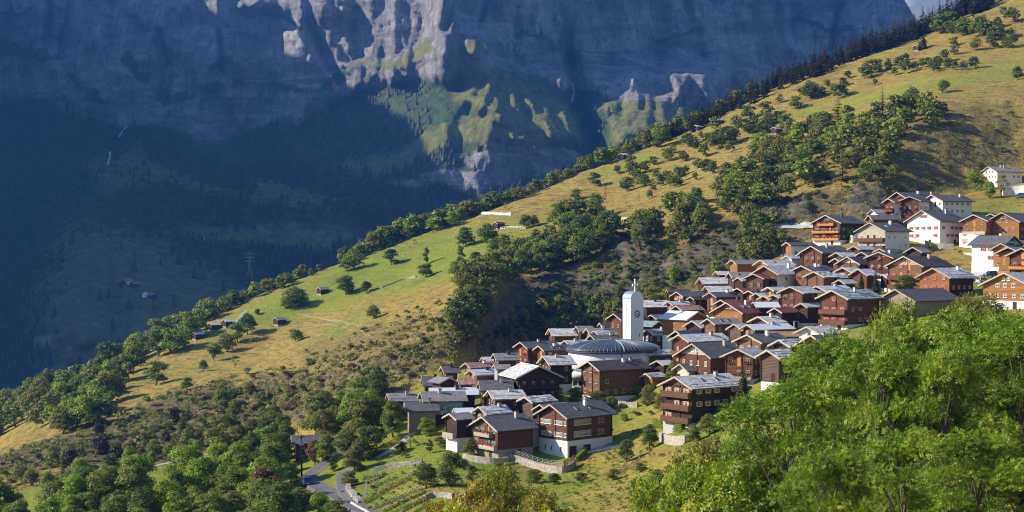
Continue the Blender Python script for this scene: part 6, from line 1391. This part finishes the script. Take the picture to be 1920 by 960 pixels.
scatter([(640, 960), (600, 860), (720, 850), (860, 850), (1000, 900), (1080, 880), (1230, 800), (1260, 960), (900, 960)], 90, 15, lambda p, r_, x, y: bush_at(p, r_.uniform(5, 11)*p.y/F, *tone(r_.choice(['mid', 'bright', 'olive', 'olive']), 'clump of low growth '+('in the terraced garden' if x < 860 else 'on the grass bank below the white based chalet')), 'low growth of bank and garden'), 190, 420, 23)
plant(); plant_bushes()
# ------------------------------------------------------------------ roads, walls, gardens, poles, cars
MDIRT = m_plain('trodden_earth', (0.30, 0.24, 0.13), 0.95, 0.25, 1.2, 0.5)
def resample(P, step):
    out = [P[0]]
    for a, b in zip(P[:-1], P[1:]):
        n = max(1, int((b-a).length/step))
        for i in range(1, n+1): out.append(a.lerp(b, i/n))
    return out
def smooth_line(P, it=2):
    for _ in range(it):
        q = [P[0]]
        for a, b in zip(P[:-1], P[1:]): q += [a.lerp(b, 0.25), a.lerp(b, 0.75)]
        P = q+[P[-1]]
    return P
def path_pts(px, y0, y1, step=1.5):
    return resample(smooth_line([at(x, y, y0, y1) for x, y in px]), step)
def ribbon(name, px, width, mat, y0=180, y1=700, lift=0.16, kind='structure', label=None):
    P = path_pts(px, y0, y1); vs, fs = [], []
    for i, p in enumerate(P):
        d = P[min(i+1, len(P)-1)]-P[max(i-1, 0)]; d.z = 0; d.normalize(); s = Vector((d.y, -d.x, 0))*width/2
        l, r_ = p-s, p+s; zl, zr, zc = ground(l.x, l.y), ground(r_.x, r_.y), ground(p.x, p.y)
        z = max(zc, 0.5*(zl+zr))+lift
        vs += [(l.x-s.x*0.15, l.y-s.y*0.15, z-1.2), (l.x, l.y, max(z, zl+0.05)), (p.x, p.y, max(z, zc+0.05)+0.03), (r_.x, r_.y, max(z, zr+0.05)), (r_.x+s.x*0.15, r_.y+s.y*0.15, z-1.2)]
    for i in range(len(P)-1):
        for k in range(4): a = i*5+k; fs.append((a, a+1, a+6, a+5))
    me = bpy.data.meshes.new(name); me.from_pydata(vs, [], fs); me.update(); return tag(link(name, me, mat), label, kind=kind)
ribbon('road', [(735, 985), (690, 962), (650, 938), (612, 921), (588, 908), (575, 898), (592, 885), (608, 874), (622, 860), (634, 847), (648, 834)], 3.6, MASPH, 200, 420)
ribbon('road', [(655, 940), (645, 922), (640, 902), (645, 888), (662, 878)], 2.4, MASPH, 200, 420)
ribbon('path', [(705, 860), (735, 845), (756, 829), (768, 816), (786, 807)], 1.5, MCONC, 200, 420)
ribbon('path', [(120, 922), (165, 906), (235, 888), (300, 872), (345, 863), (385, 852), (432, 841)], 1.7, MGRAVEL, 200, 480)
ribbon('path', [(1088, 846), (1110, 842), (1140, 838), (1168, 834)], 2.6, MCONC, 200, 420)
ribbon('road', [(1395, 432), (1430, 426), (1480, 423), (1535, 421)], 4.0, MCONC, 430, 900)
ribbon('path', [(440, 606), (450, 596), (455, 588), (462, 582)], 1.6, MGRAVEL, 500, 1000)
ribbon('path', [(700, 600+40), (640, 612), (590, 606), (540, 610)], 0.6, MDIRT, 500, 1000, 0.08)
for q_ in ([(470, 612), (520, 616), (570, 622), (640, 632)], [(560, 588), (620, 594), (700, 610)], [(740, 640), (790, 636), (850, 640), (880, 634)], [(1180, 340), (1240, 322), (1310, 318), (1380, 300)], [(1420, 205), (1500, 190), (1580, 172), (1680, 150)]):
    ribbon('path', q_, 0.7, MDIRT, 480, 1100, 0.08)
ribbon('road', [(1140, 412), (1190, 409), (1240, 408)], 3.0, MCONC, 500, 1000)
ribbon('pavement', [(1820, 520), (1845, 510), (1862, 498), (1850, 480), (1818, 474)], 4.5, MCONC, 350, 700)
def wall(label, px, h, t=0.5, mat=None, name='stone_wall', y0=180, y1=700, cat='wall', group=None, rough=0.06):
    P = path_pts(px, y0, y1, 1.2); vs, fs = [], []; r_ = random.Random(len(label))
    for i, p in enumerate(P):
        d = P[min(i+1, len(P)-1)]-P[max(i-1, 0)]; d.z = 0; d.normalize(); s = Vector((d.y, -d.x, 0))*t/2; zt = ground(p.x, p.y)+h+r_.uniform(-rough, rough); zb = ground(p.x, p.y)-2.0
        j = [r_.uniform(-0.05, 0.05) for _ in range(4)]
        vs += [(p.x-s.x*1.25+j[0], p.y-s.y*1.25, zb), (p.x-s.x+j[1], p.y-s.y, zt), (p.x+s.x+j[2], p.y+s.y, zt), (p.x+s.x*1.25+j[3], p.y+s.y*1.25, zb)]
    for i in range(len(P)-1):
        for k in range(3): a = i*4+k; fs.append((a, a+1, a+5, a+4))
    n = len(P)-1; fs += [(3, 2, 1, 0), (n*4, n*4+1, n*4+2, n*4+3)]
    me = bpy.data.meshes.new(name); me.from_pydata(vs, [], fs); me.update(); o = link(name, me, mat or WM['stone']); return tag(o, label, cat, group)
MWALLS = m_plain('pale_rubble', (0.37, 0.32, 0.26), 0.95, 0.6, 1.8, 0.9)
wall('stone terrace wall in front of the white based chalet', [(952, 862), (985, 872), (1020, 884), (1062, 889), (1078, 874)], 1.5, mat=MWALLS)
wall('curved pale stone wall on the bank below the balcony chalet', [(1238, 826), (1262, 834), (1284, 834), (1296, 824)], 1.7, mat=MWALLS)
wall('short pale garden wall above the grassy bank', [(1150, 757), (1172, 762), (1196, 764)], 1.2, mat=MWALLS)
wall('white boulder wall at the road fork', [(652, 916), (662, 932), (676, 944)], 0.8, 0.9, MWALLS, rough=0.4)
wall('low white parapet along the near edge of the road', [(657, 944), (676, 955), (705, 972)], 0.45, 0.35, MSTONEP, 'parapet')
wall('low dry stone wall across the upper garden', [(700, 884), (735, 876), (770, 872), (792, 868)], 0.9, mat=MWALLS)
wall('dry stone wall above the dark garden bush', [(868, 862), (900, 868), (930, 872), (952, 868)], 1.3, mat=MWALLS)
wall('small stone wall at the lower end of the garden', [(796, 938), (815, 932), (850, 936)], 1.0, mat=MWALLS)
wall('low kerb wall edging the paved yard of the white based chalet', [(1090, 852), (1120, 846), (1150, 841), (1172, 836)], 0.35, 0.4, MSTONEP)
wall('tall pale retaining wall by the top slope house', [(1880, 366), (1900, 364), (1925, 362)], 3.2, mat=MSTONEP, y0=450, y1=900)
wall('white rubble line of the farm track on the meadow', [(893, 404), (910, 401), (935, 402), (960, 403)], 1.0, 1.6, MSTONEP, y0=600, y1=1100, rough=0.6)
wall('garden wall beneath the white house with red shutters', [(1735, 462), (1760, 468), (1788, 468)], 2.0, mat=MWALLS, y0=350, y1=700)
wall('terrace wall below the orange timber house', [(1800, 462), (1830, 466), (1850, 470)], 4.5, mat=WM['white'], y0=350, y1=700)
wall('pale wall along the cut slope road', [(1400, 430), (1440, 429), (1490, 426), (1532, 425)], 0.8, 0.4, MSTONEP, y0=430, y1=900)
wall('rubble wall beside the cream balcony chalet', [(1596, 455), (1606, 450), (1616, 452)], 2.2, 1.0, MSTONEP, y0=350, y1=700, rough=0.5)
wall('low broken wall line crossing the golden slope', [(715, 540), (740, 530), (765, 522), (780, 520)], 0.7, 0.8, MWALLS, y0=480, y1=1000)
def hedge(label, px, h, t, mat='bright', y0=180, y1=700):
    P = path_pts(px, y0, y1, 0.35); r_ = np.random.RandomState(len(label)); C = np.array([(p.x, p.y, ground(p.x, p.y)) for p in P]); n = 7000; k = r_.randint(0, len(C), n)
    f = r_.randint(0, 3, n); o = r_.uniform(-0.5, 0.5, (n, 3)); o[f == 0, 1] = np.sign(o[f == 0, 1])*0.5; o[f == 1, 2] = 0.5
    pts = C[k]+np.stack([o[:, 0]*0.6, o[:, 1]*t, (o[:, 2]+0.5)*h], -1); V, q = quads_at(r_, pts, o+r_.normal(size=(n, 3))*0.5+np.array([0, 0, 0.3]), 0.24*r_.uniform(0.6, 1.2, n), 0.7)
    me = leaf_mesh('hedge', V, q, r_.uniform(size=n), r_.uniform(size=n)); me.materials.clear(); me.materials.append(LEAF[mat]); tag(link('hedge', me), label, 'hedge')
hedge('clipped bright green hedge above the curved pale wall', [(1226, 800), (1250, 806), (1276, 812)], 1.7, 1.1)
hedge('rounded clipped hedge at the corner of the paved yard', [(1082, 866), (1090, 858), (1098, 850)], 1.2, 1.2)
# garden rows
GR = 'vegetable rows of the terraced garden'
def row(label, a, b, h, w_, mat, dens=160):
    P = path_pts([a, ((a[0]+b[0])/2, (a[1]+b[1])/2-1), b], 180, 420, 0.5); r_ = np.random.RandomState(int(a[0]*3+a[1])); C = np.array([(p.x, p.y, ground(p.x, p.y)) for p in P]); n = len(C)*dens//4; k = r_.randint(0, len(C), n)
    lump = 0.6+0.8*r_.uniform(size=len(C)); pts = C[k]+np.stack([r_.normal(size=n)*0.3, r_.normal(size=n)*w_*0.4, np.abs(r_.normal(size=n))*h*0.55*lump[k]], -1)
    V, q = quads_at(r_, pts, r_.normal(size=(n, 3))+np.array([0, 0, 1.0]), 0.30*r_.uniform(0.5, 1.3, n), 0.7)
    me = leaf_mesh('vegetable_row', V, q, r_.uniform(size=n), r_.uniform(size=n)); me.materials.clear(); me.materials.append(LEAF[mat]); tag(link('vegetable_row', me), label, 'garden row', GR)
LEAF['cabbage'] = leaf_mat('leaves_cabbage', (0.12, 0.17, 0.12), (0.24, 0.31, 0.22)); LEAF['soil'] = leaf_mat('dry_stalks', (0.12, 0.085, 0.05), (0.22, 0.15, 0.08))
for lab, a, b, h, w_, m_ in [('short green vegetable row at the top of the terraced garden', (682, 900), (720, 891), 0.6, 1.2, 'mid'), ('bare reddish soil strip below the top vegetable row', (690, 907), (718, 895), 0.2, 1.0, 'soil'), ('bluish cabbage row in the terraced garden', (698, 916), (742, 897), 0.6, 1.6, 'cabbage'),
    ('broad brown dry row in the middle of the garden', (716, 926), (768, 900), 1.0, 2.2, 'rust'), ('leafy mixed row at the fence side of the garden', (686, 944), (716, 928), 0.8, 1.8, 'mid'), ('long leek green row under the brown dry row', (706, 954), (788, 919), 0.5, 1.4, 'cabbage'),
    ('dark green row in the lower garden', (722, 960), (797, 925), 0.6, 1.3, 'dark'), ('bright grass green row in the lower garden', (738, 962), (803, 933), 0.4, 1.3, 'bright'), ('straw coloured strip in the lower garden', (757, 960), (800, 939), 0.3, 1.2, 'soil'), ('lowest green row of the terraced garden', (780, 962), (810, 945), 0.4, 1.4, 'mid'),
    ('reddish sloping bed beside the curved footpath', (716, 838), (752, 822), 0.4, 2.6, 'soil'), ('green shrubby edge under the reddish bed', (714, 848), (750, 832), 1.0, 1.6, 'mid')]:
    row(lab, a, b, h, w_, m_)
def fence(label, px, h, mat, rails=3, step=1.8, y0=180, y1=700, cat='fence', lift=0.0, r_=0.05):
    P = path_pts(px, y0, y1, step); base = P[0]; root = empty('fence', base); tag(root, label, cat)
    tops = []
    for p in P:
        g = ground(p.x, p.y)+lift; MB().tube(Vector((p.x, p.y, g-0.3))-base, Vector((p.x, p.y, g+h))-base, r_*1.3, n=5).build('post', mat, root); tops.append(Vector((p.x, p.y, g))-base)
    for k in range(rails):
        z = h*(0.32+0.62*k/max(1, rails-1)) if rails > 1 else h*0.95
        for a, b in zip(tops[:-1], tops[1:]): MB().tube(a+Vector((0, 0, z)), b+Vector((0, 0, z)), r_, n=4).build('rail', mat, root)
fence('white railing on the stone terrace wall', [(954, 862), (985, 872), (1022, 884), (1055, 888)], 1.0, MMETAL, 3, lift=1.5, r_=0.035)
fence('brown wooden railing at the terrace corner', [(1058, 889), (1068, 885), (1077, 876)], 1.2, MWOOD, 3, 1.2, lift=1.5)
fence('washing fence with pale cloths near the meadow huts', [(938, 430), (960, 428), (985, 430)], 1.3, MWHITE, 2, 3.0, 600, 1100, r_=0.1)
fence('wire fence posts around the terraced garden', [(680, 948), (690, 930), (684, 912), (700, 898), (740, 884), (772, 880)], 1.6, MMETAL, 1, 3.2, r_=0.045)
fence('pale stair railing below the flag pole', [(701, 812), (706, 800), (711, 790)], 1.2, MWHITE, 2, 1.6)
fence('wooden footbridge rail behind the white based chalet', [(1034, 748), (1046, 752), (1062, 757)], 1.2, MPALEW, 3, 1.5)
fence('ladder like pale timber rack by the flower window chalet', [(1497, 495), (1504, 494), (1511, 494)], 2.6, MPALEW, 5, 1.4, 350, 700, r_=0.09)
# poles
def pole(label, px, py, hpx, mat=None, r_=0.13, arms=0, lamp=False, y0=200, y1=1200, name='utility_pole', cat='pole', group=None):
    p = at(px, py, y0, y1); h = hpx*p.y/F; root = empty(name, p, 0.3); tag(root, label, cat, group); mat = mat or MDARKW
    MB().tube((0, 0, -0.5), (0, 0, h), r_, r_*0.75, 7).build('mast', mat, root)
    for k in range(arms):
        z = h-0.35-k*0.9; o = MB().box(-1.1, 1.1, -0.07, 0.07, z-0.07, z+0.07).build('cross_arm', mat, root)
        for x in (-0.95, -0.35, 0.35, 0.95): MB().tube((x, 0, z+0.071), (x, 0, z+0.3), 0.06, n=5).build('insulator', MWHITE, o)
    if lamp:
        o = MB().tube((0, 0, h-0.05), (0.9, 0, h+0.12), 0.05, n=5).build('bracket', mat, root); MB().box(0.6, 1.3, -0.14, 0.14, h+0.02, h+0.16).build('lamp_head', MMETAL, o)
    return root, p, h
rt, p_, h_ = pole('tall dark power pole with transformer beside the lone cabin', 565, 902, 86, r_=0.17, arms=1)
MB().box(-0.45, 0.45, -0.4, -0.15, h_-2.2, h_-1.2).build('transformer', MMETAL, rt); MB().tube((0.3, 0.2, -0.3), (0.05, 0.1, h_*0.8), 0.07, n=5).build('stay', MDARKW, rt)
pole('wooden power pole with cross bar on the golden shoulder', 1136, 374, 27, r_=0.2, arms=1, y0=600)
pole('thin pole on the golden shoulder above the ravine road', 1198, 378, 24, r_=0.12, y0=600)
pole('tall dark wire pole beside the dull roofed barn', 1313, 600, 56, arms=1)
pole('wire pole in front of the steep grey chalet', 1331, 602, 48, arms=1)
pole('tall brown pole at the upper rim of the village', 1469, 497, 46, r_=0.2, arms=1)
pole('slim pole in the lane beside the half white house', 1492, 537, 26, arms=2)
pole('pale street lamp by the red barn', 1481, 608, 32, MMETAL, 0.07, lamp=True, name='street_lamp', cat='street lamp')
pole('thin grey pole in the scrub above the lone cabin', 502, 812, 36, r_=0.09)
pole('thin pole rising from the near wood', 253, 962, 54, r_=0.07, y0=180)
pole('slim grey mast behind the long edge house', 769, 733, 22, MMETAL, 0.06)
pole('slim grey mast behind the rusty roofed log house', 838, 690, 20, MMETAL, 0.06)
pole('small lamp post beside the big shaded house', 1219, 700, 26, MMETAL, 0.06, lamp=True, name='street_lamp', cat='street lamp')
rt, p_, h_ = pole('white flag pole at the village corner', 717, 786, 34, MWHITE, 0.08, name='flag_pole', cat='flag pole')
fl = MB(); fl.box(-0.06, 0.06, -0.5, 0.5, h_-2.2, h_-0.2); fo = fl.build('flag', MREDP, rt); fo.location = (0.0, -0.6, 0)
MB().box(0.061, 0.075, -0.11, 0.11, h_-1.75, h_-0.65).box(0.061, 0.075, -0.32, -0.111, h_-1.31, h_-1.09).box(0.061, 0.075, 0.111, 0.32, h_-1.31, h_-1.09).build('white_cross', MWHITE, fo)
# lattice pylon and the far hamlet on the shaded side of the valley
def mpoint(px, py):
    i = int(np.clip((px-MU[0])/4.0, 0, nm-1)); j = int(np.clip((MP[0]-py)/3.0, 0, npz-1)); return Vector((MXv[i, j], D2[i, j], MZv[i, j]))
def pylon():
    p = mpoint(471, 522); h = 52*p.y/F; root = empty('pylon', p, 0.2); tag(root, 'steel lattice pylon on the shaded valley meadow', 'pylon'); c = [(-1, -1), (1, -1), (1, 1), (-1, 1)]; w0, w1 = h*0.085, h*0.02
    wd = lambda t: w0+(w1-w0)*min(1, t/0.72)
    for x, y in c: MB().tube((x*w0, y*w0, -1), (x*w1, y*w1, h*0.72), 0.42, 0.34, 4).tube((x*w1, y*w1, h*0.72), (x*w1*0.4, y*w1*0.4, h), 0.34, 0.25, 4).build('leg', MMETAL, root)
    for k in range(7):
        t0, t1 = k/7*0.72, (k+1)/7*0.72; b = MB()
        for i in range(4):
            (xa, ya), (xb, yb) = c[i], c[(i+1) % 4]
            b.tube((xa*wd(t0), ya*wd(t0), h*t0), (xb*wd(t1), yb*wd(t1), h*t1), 0.2, n=3).tube((xb*wd(t0), yb*wd(t0), h*t0), (xa*wd(t1), ya*wd(t1), h*t1), 0.2, n=3)
        b.build('bracing', MMETAL, root)
    for z, l in ((0.62, 0.2), (0.75, 0.16), (0.88, 0.22)): MB().tube((-h*l, 0, h*z), (h*l, 0, h*z), 0.42, n=4).tube((-h*l, 0, h*z), (0, 0, h*(z+0.05)), 0.25, n=3).tube((h*l, 0, h*z), (0, 0, h*(z+0.05)), 0.25, n=3).build('cross_arm', MMETAL, root)
pylon()
for i, (px, py, lab) in enumerate([(228, 533, 'upper end house of the shaded hamlet with pale roof'), (241, 531, 'middle house of the shaded hamlet with pale roof'), (253, 537, 'lower middle house of the shaded hamlet'), (272, 553, 'detached house below the shaded hamlet with grey roof'), (284, 556, 'small shed at the lower end of the shaded hamlet'), (379, 449, 'lone house on the dark forest terrace'), (62, 622, 'white quarry hut near the valley bottom')]):
    p = mpoint(px, py); root = empty('farmhouse', p, 0.5+i); tag(root, lab, 'house', 'houses of the shaded valley side')
    MB().prism([(-5, -4), (5, -4), (5, 4.5), (0, 7.4), (-5, 4.5)], -6, 6).build('wall', WM['white'] if i % 2 else WM['dark'], root)
    MB().prism([(-6.5, 3.6), (0, 7.4), (6.5, 3.6), (6.5, 4.1), (0, 8.0), (-6.5, 4.1)], -7, 7).build('roof', RM['grey'], root)
# waterfalls and pale streams
MWATER = m_plain('white_water', (0.75, 0.80, 0.86), 0.4, 0.1, 0.2)
for lab, pts, wd in [('thin waterfall in the gully beside the sunlit ribs', [(1075, 156), (1078, 172), (1074, 190)], 2.5), ('small cascade on the shaded wall above the forest', [(330, 165), (336, 170)], 2.5), ('pale torrent streak on the shaded forest slope', [(243, 236), (232, 246), (226, 256)], 2.5), ('lower pale torrent streak on the shaded forest slope', [(208, 280), (210, 292), (206, 308)], 2.5)]:
    P = resample([mpoint(x, y) for x, y in pts], 8); vs = []
    for p in P: vs += [(p.x-wd, p.y-7, p.z), (p.x, p.y-9, p.z), (p.x+wd*random.Random(p.x).uniform(0.4, 1.2), p.y-7, p.z)]
    b = MB(); b.add(vs, [(i*3+k, i*3+k+1, i*3+k+4, i*3+k+3) for i in range(len(P)-1) for k in (0, 1)]); tag(b.build('waterfall', MWATER), lab, 'waterfall')
# cars
MCARB = m_plain('car_paint_blue', (0.05, 0.10, 0.28), 0.25, 0.05, 2, 0.0, 0, 0.6); MCARR = m_plain('car_paint_pale', (0.55, 0.56, 0.58), 0.3, 0.05, 2, 0.0, 0, 0.6)
MTYRE = m_plain('tyre_rubber', (0.02, 0.02, 0.02), 0.9, 0.1); MLAMP = m_plain('tail_lamp', (0.4, 0.02, 0.02), 0.3, 0.05); MHEAD = m_plain('head_lamp', (0.7, 0.7, 0.7), 0.2, 0.05)
def car(label, loc, rz, paint, h=1.75):
    root = empty('car', loc, rz); tag(root, label, 'car', 'cars'); k = h/1.75
    prof = [(-2.1, 0.45), (-2.0, 0.3), (2.0, 0.3), (2.15, 0.55), (2.1, 0.85), (1.15, 1.02), (-2.05, 1.05), (-2.15, 0.8)]
    b = MB(); n = len(prof); vs = []
    for y, s in ((-0.9, 0.97), (-0.82, 1.0), (0.82, 1.0), (0.9, 0.97)): vs += [(x*s, y, (0.3+(z-0.3)*(1 if s == 1 else 0.96))*k) for x, z in prof]
    fs = [(j*n+i, j*n+(i+1) % n, (j+1)*n+(i+1) % n, (j+1)*n+i) for j in range(3) for i in range(n)]+[tuple(range(n-1, -1, -1)), tuple(range(3*n, 4*n))]
    b.add(vs, fs).build('body', paint, root)
    cab = [(-1.95, 1.04), (1.05, 1.02), (0.45, 1.68), (-1.65, 1.72)]; b = MB(); vs = [(x, -0.84 if z < 1.2 else -0.68, z*k) for x, z in cab]+[(x, 0.84 if z < 1.2 else 0.68, z*k) for x, z in cab]
    b.add(vs, [(3, 2, 1, 0), (4, 5, 6, 7), (0, 1, 5, 4), (1, 2, 6, 5), (2, 3, 7, 6), (3, 0, 4, 7)]); cb = b.build('cabin', paint, root)
    MB().add([(-1.93, -0.66, 1.12*k), (-1.93, 0.66, 1.12*k), (-1.72, 0.58, 1.6*k), (-1.72, -0.58, 1.6*k)], [(0, 3, 2, 1)]).build('rear_window', MGLASS, cb).location = (-0.06, 0, 0)
    MB().add([(1.0, -0.68, 1.1*k), (1.0, 0.68, 1.1*k), (0.5, 0.6, 1.62*k), (0.5, -0.6, 1.62*k)], [(0, 1, 2, 3)]).build('windscreen', MGLASS, cb).location = (0.05, 0, 0.02)
    for s in (-1, 1):
        MB().add([(-1.7, s*0.80, 1.14*k), (0.75, s*0.81, 1.12*k), (0.35, s*0.70, 1.6*k), (-1.55, s*0.69, 1.62*k)], [(0, 1, 2, 3)] if s < 0 else [(3, 2, 1, 0)]).build('side_window', MGLASS, cb).location = (0, s*0.035, 0)
        MB().box(-2.19, -2.10, s*0.72-0.12, s*0.72+0.12, 0.72*k, 1.0*k).build('tail_light', MLAMP, root); MB().box(2.08, 2.18, s*0.62-0.16, s*0.62+0.16, 0.66*k, 0.82*k).build('headlight', MHEAD, root)
        for x in (-1.35, 1.35):
            w_ = MB().tube((x, s*0.72, 0.33), (x, s*0.93, 0.33), 0.33, n=16).build('wheel', MTYRE, root); MB().tube((x, s*0.931, 0.33), (x, s*0.945, 0.33), 0.2, n=12).build('rim', MMETAL, w_)
    MB().box(-2.2, -2.14, -0.26, 0.26, 0.55*k, 0.67*k).build('number_plate', MWHITE, root)
    return root
pc = at(573, 912, 220, 400); car('dark blue car driving up the road by the power pole', (pc.x, pc.y, ground(pc.x, pc.y)+0.28), math.radians(112), MCARB, 1.95)
pc = at(1857, 521, 350, 600); car('dark blue car parked by the white sloping roof house', (pc.x, pc.y, ground(pc.x, pc.y)+0.3), math.radians(200), MCARB)
pc = at(1913, 371, 450, 900); car('blue car parked below the tall pale retaining wall', (pc.x, pc.y, ground(pc.x, pc.y)+0.2), math.radians(160), MCARB)
pc = at(1843, 533, 300, 600); car('pale car parked behind the orange log house', (pc.x, pc.y, ground(pc.x, pc.y)+0.2), math.radians(30), MCARR)
# parasols, bench and tables
def parasol(label, px, py, h, R, mat, open_=True, y0=220, y1=600):
    p = at(px, py, y0, y1); root = empty('parasol', p); tag(root, label, 'parasol'); MB().tube((0, 0, -0.2), (0, 0, h), 0.04, n=6).build('pole', MMETAL, root); b = MB(); n = 8
    if open_: b.add([(0, 0, h+0.1)]+[(R*math.cos(2*math.pi*i/n), R*math.sin(2*math.pi*i/n), h-0.45) for i in range(n)]+[(0, 0, h)]+[(R*0.98*math.cos(2*math.pi*i/n), R*0.98*math.sin(2*math.pi*i/n), h-0.52) for i in range(n)], [(0, i+1, (i+1) % n+1) for i in range(n)]+[(n+1, n+2+(i+1) % n, n+2+i) for i in range(n)]+[(i+1, n+2+i, n+2+(i+1) % n, (i+1) % n+1) for i in range(n)])
    else: b.tube((0, 0, h*0.45), (0, 0, h*0.7), 0.22, 0.15, 8).tube((0, 0, h*0.7), (0, 0, h+0.1), 0.15, 0.03, 8)
    b.build('canopy', mat, root)
parasol('closed yellow parasol beside the log storehouse', 876, 816, 2.6, 1, MYELL, False)
parasol('open white parasol on the white terrace', 1508, 600, 2.6, 1.9, MWHITE)
def bench(label, px, py, rz):
    p = at(px, py, 220, 600); root = empty('bench', p, rz); tag(root, label, 'bench')
    MB().box(-0.9, 0.9, -0.22, 0.22, 0.42, 0.48).build('seat', MWOOD, root); MB().box(-0.9, 0.9, 0.2, 0.26, 0.55, 0.95).build('backrest', MWOOD, root)
    for x in (-0.75, 0.75): MB().box(x-0.05, x+0.05, -0.2, 0.24, -0.1, 0.419).build('leg', MDARKW, root)
bench('brown bench in the shade beside the white based chalet', 1193, 814, 0.3)
# satellite dishes on two houses
def dish(house, y, z, side=1):
    if house is None: return
    W_ = [c for c in house.children if c.name.startswith('wall')][0]; x = max(v.co.x for v in W_.data.vertices)
    b = MB(); n = 14; vs = [(0.12, 0, 0)]+[(-0.05, 0.5*math.cos(2*math.pi*i/n), 0.5*math.sin(2*math.pi*i/n)) for i in range(n)]
    vs2 = [(p[0]-0.0, p[1], p[2]) for p in vs]; b.add(vs, [(0, i+1, (i+1) % n+1) for i in range(n)]).add([(v[0]-0.03, v[1], v[2]) for v in vs], [(0, (i+1) % n+1, i+1) for i in range(n)])
    o = b.build('satellite_dish', MWHITE, house); o.location = (x+0.45, y, z); o.rotation_euler = (0, 0.3, -0.5); MB().tube((-0.45, 0, -0.1), (0.05, 0, 0), 0.04, n=5).build('arm', MMETAL, o)
def find(sub):
    for o in COL.objects:
        if o.parent is None and sub in str(o.get('label', '')): return o
hh = find('turquoise plastered'); dish(hh, -1.0, 3.2); dish(hh, 1.6, 2.6)
# ------------------------------------------------------------------ air between here and the far wall
hz = MB(); hz.box(-2800, 3300, -60, 5200, -431, 1640)
hm = bpy.data.materials.new('haze_air'); hm.use_nodes = True
ht = hm.node_tree; ht.nodes.clear()
pv = ht.nodes.new('ShaderNodeVolumePrincipled'); ho = ht.nodes.new('ShaderNodeOutputMaterial')
pv.inputs['Color'].default_value = (0.11, 0.36, 1.0, 1); pv.inputs['Density'].default_value = 1.2e-4; pv.inputs['Anisotropy'].default_value = 0.5
ht.links.new(pv.outputs[0], ho.inputs['Volume'])
tag(hz.build('haze', hm), kind='stuff')
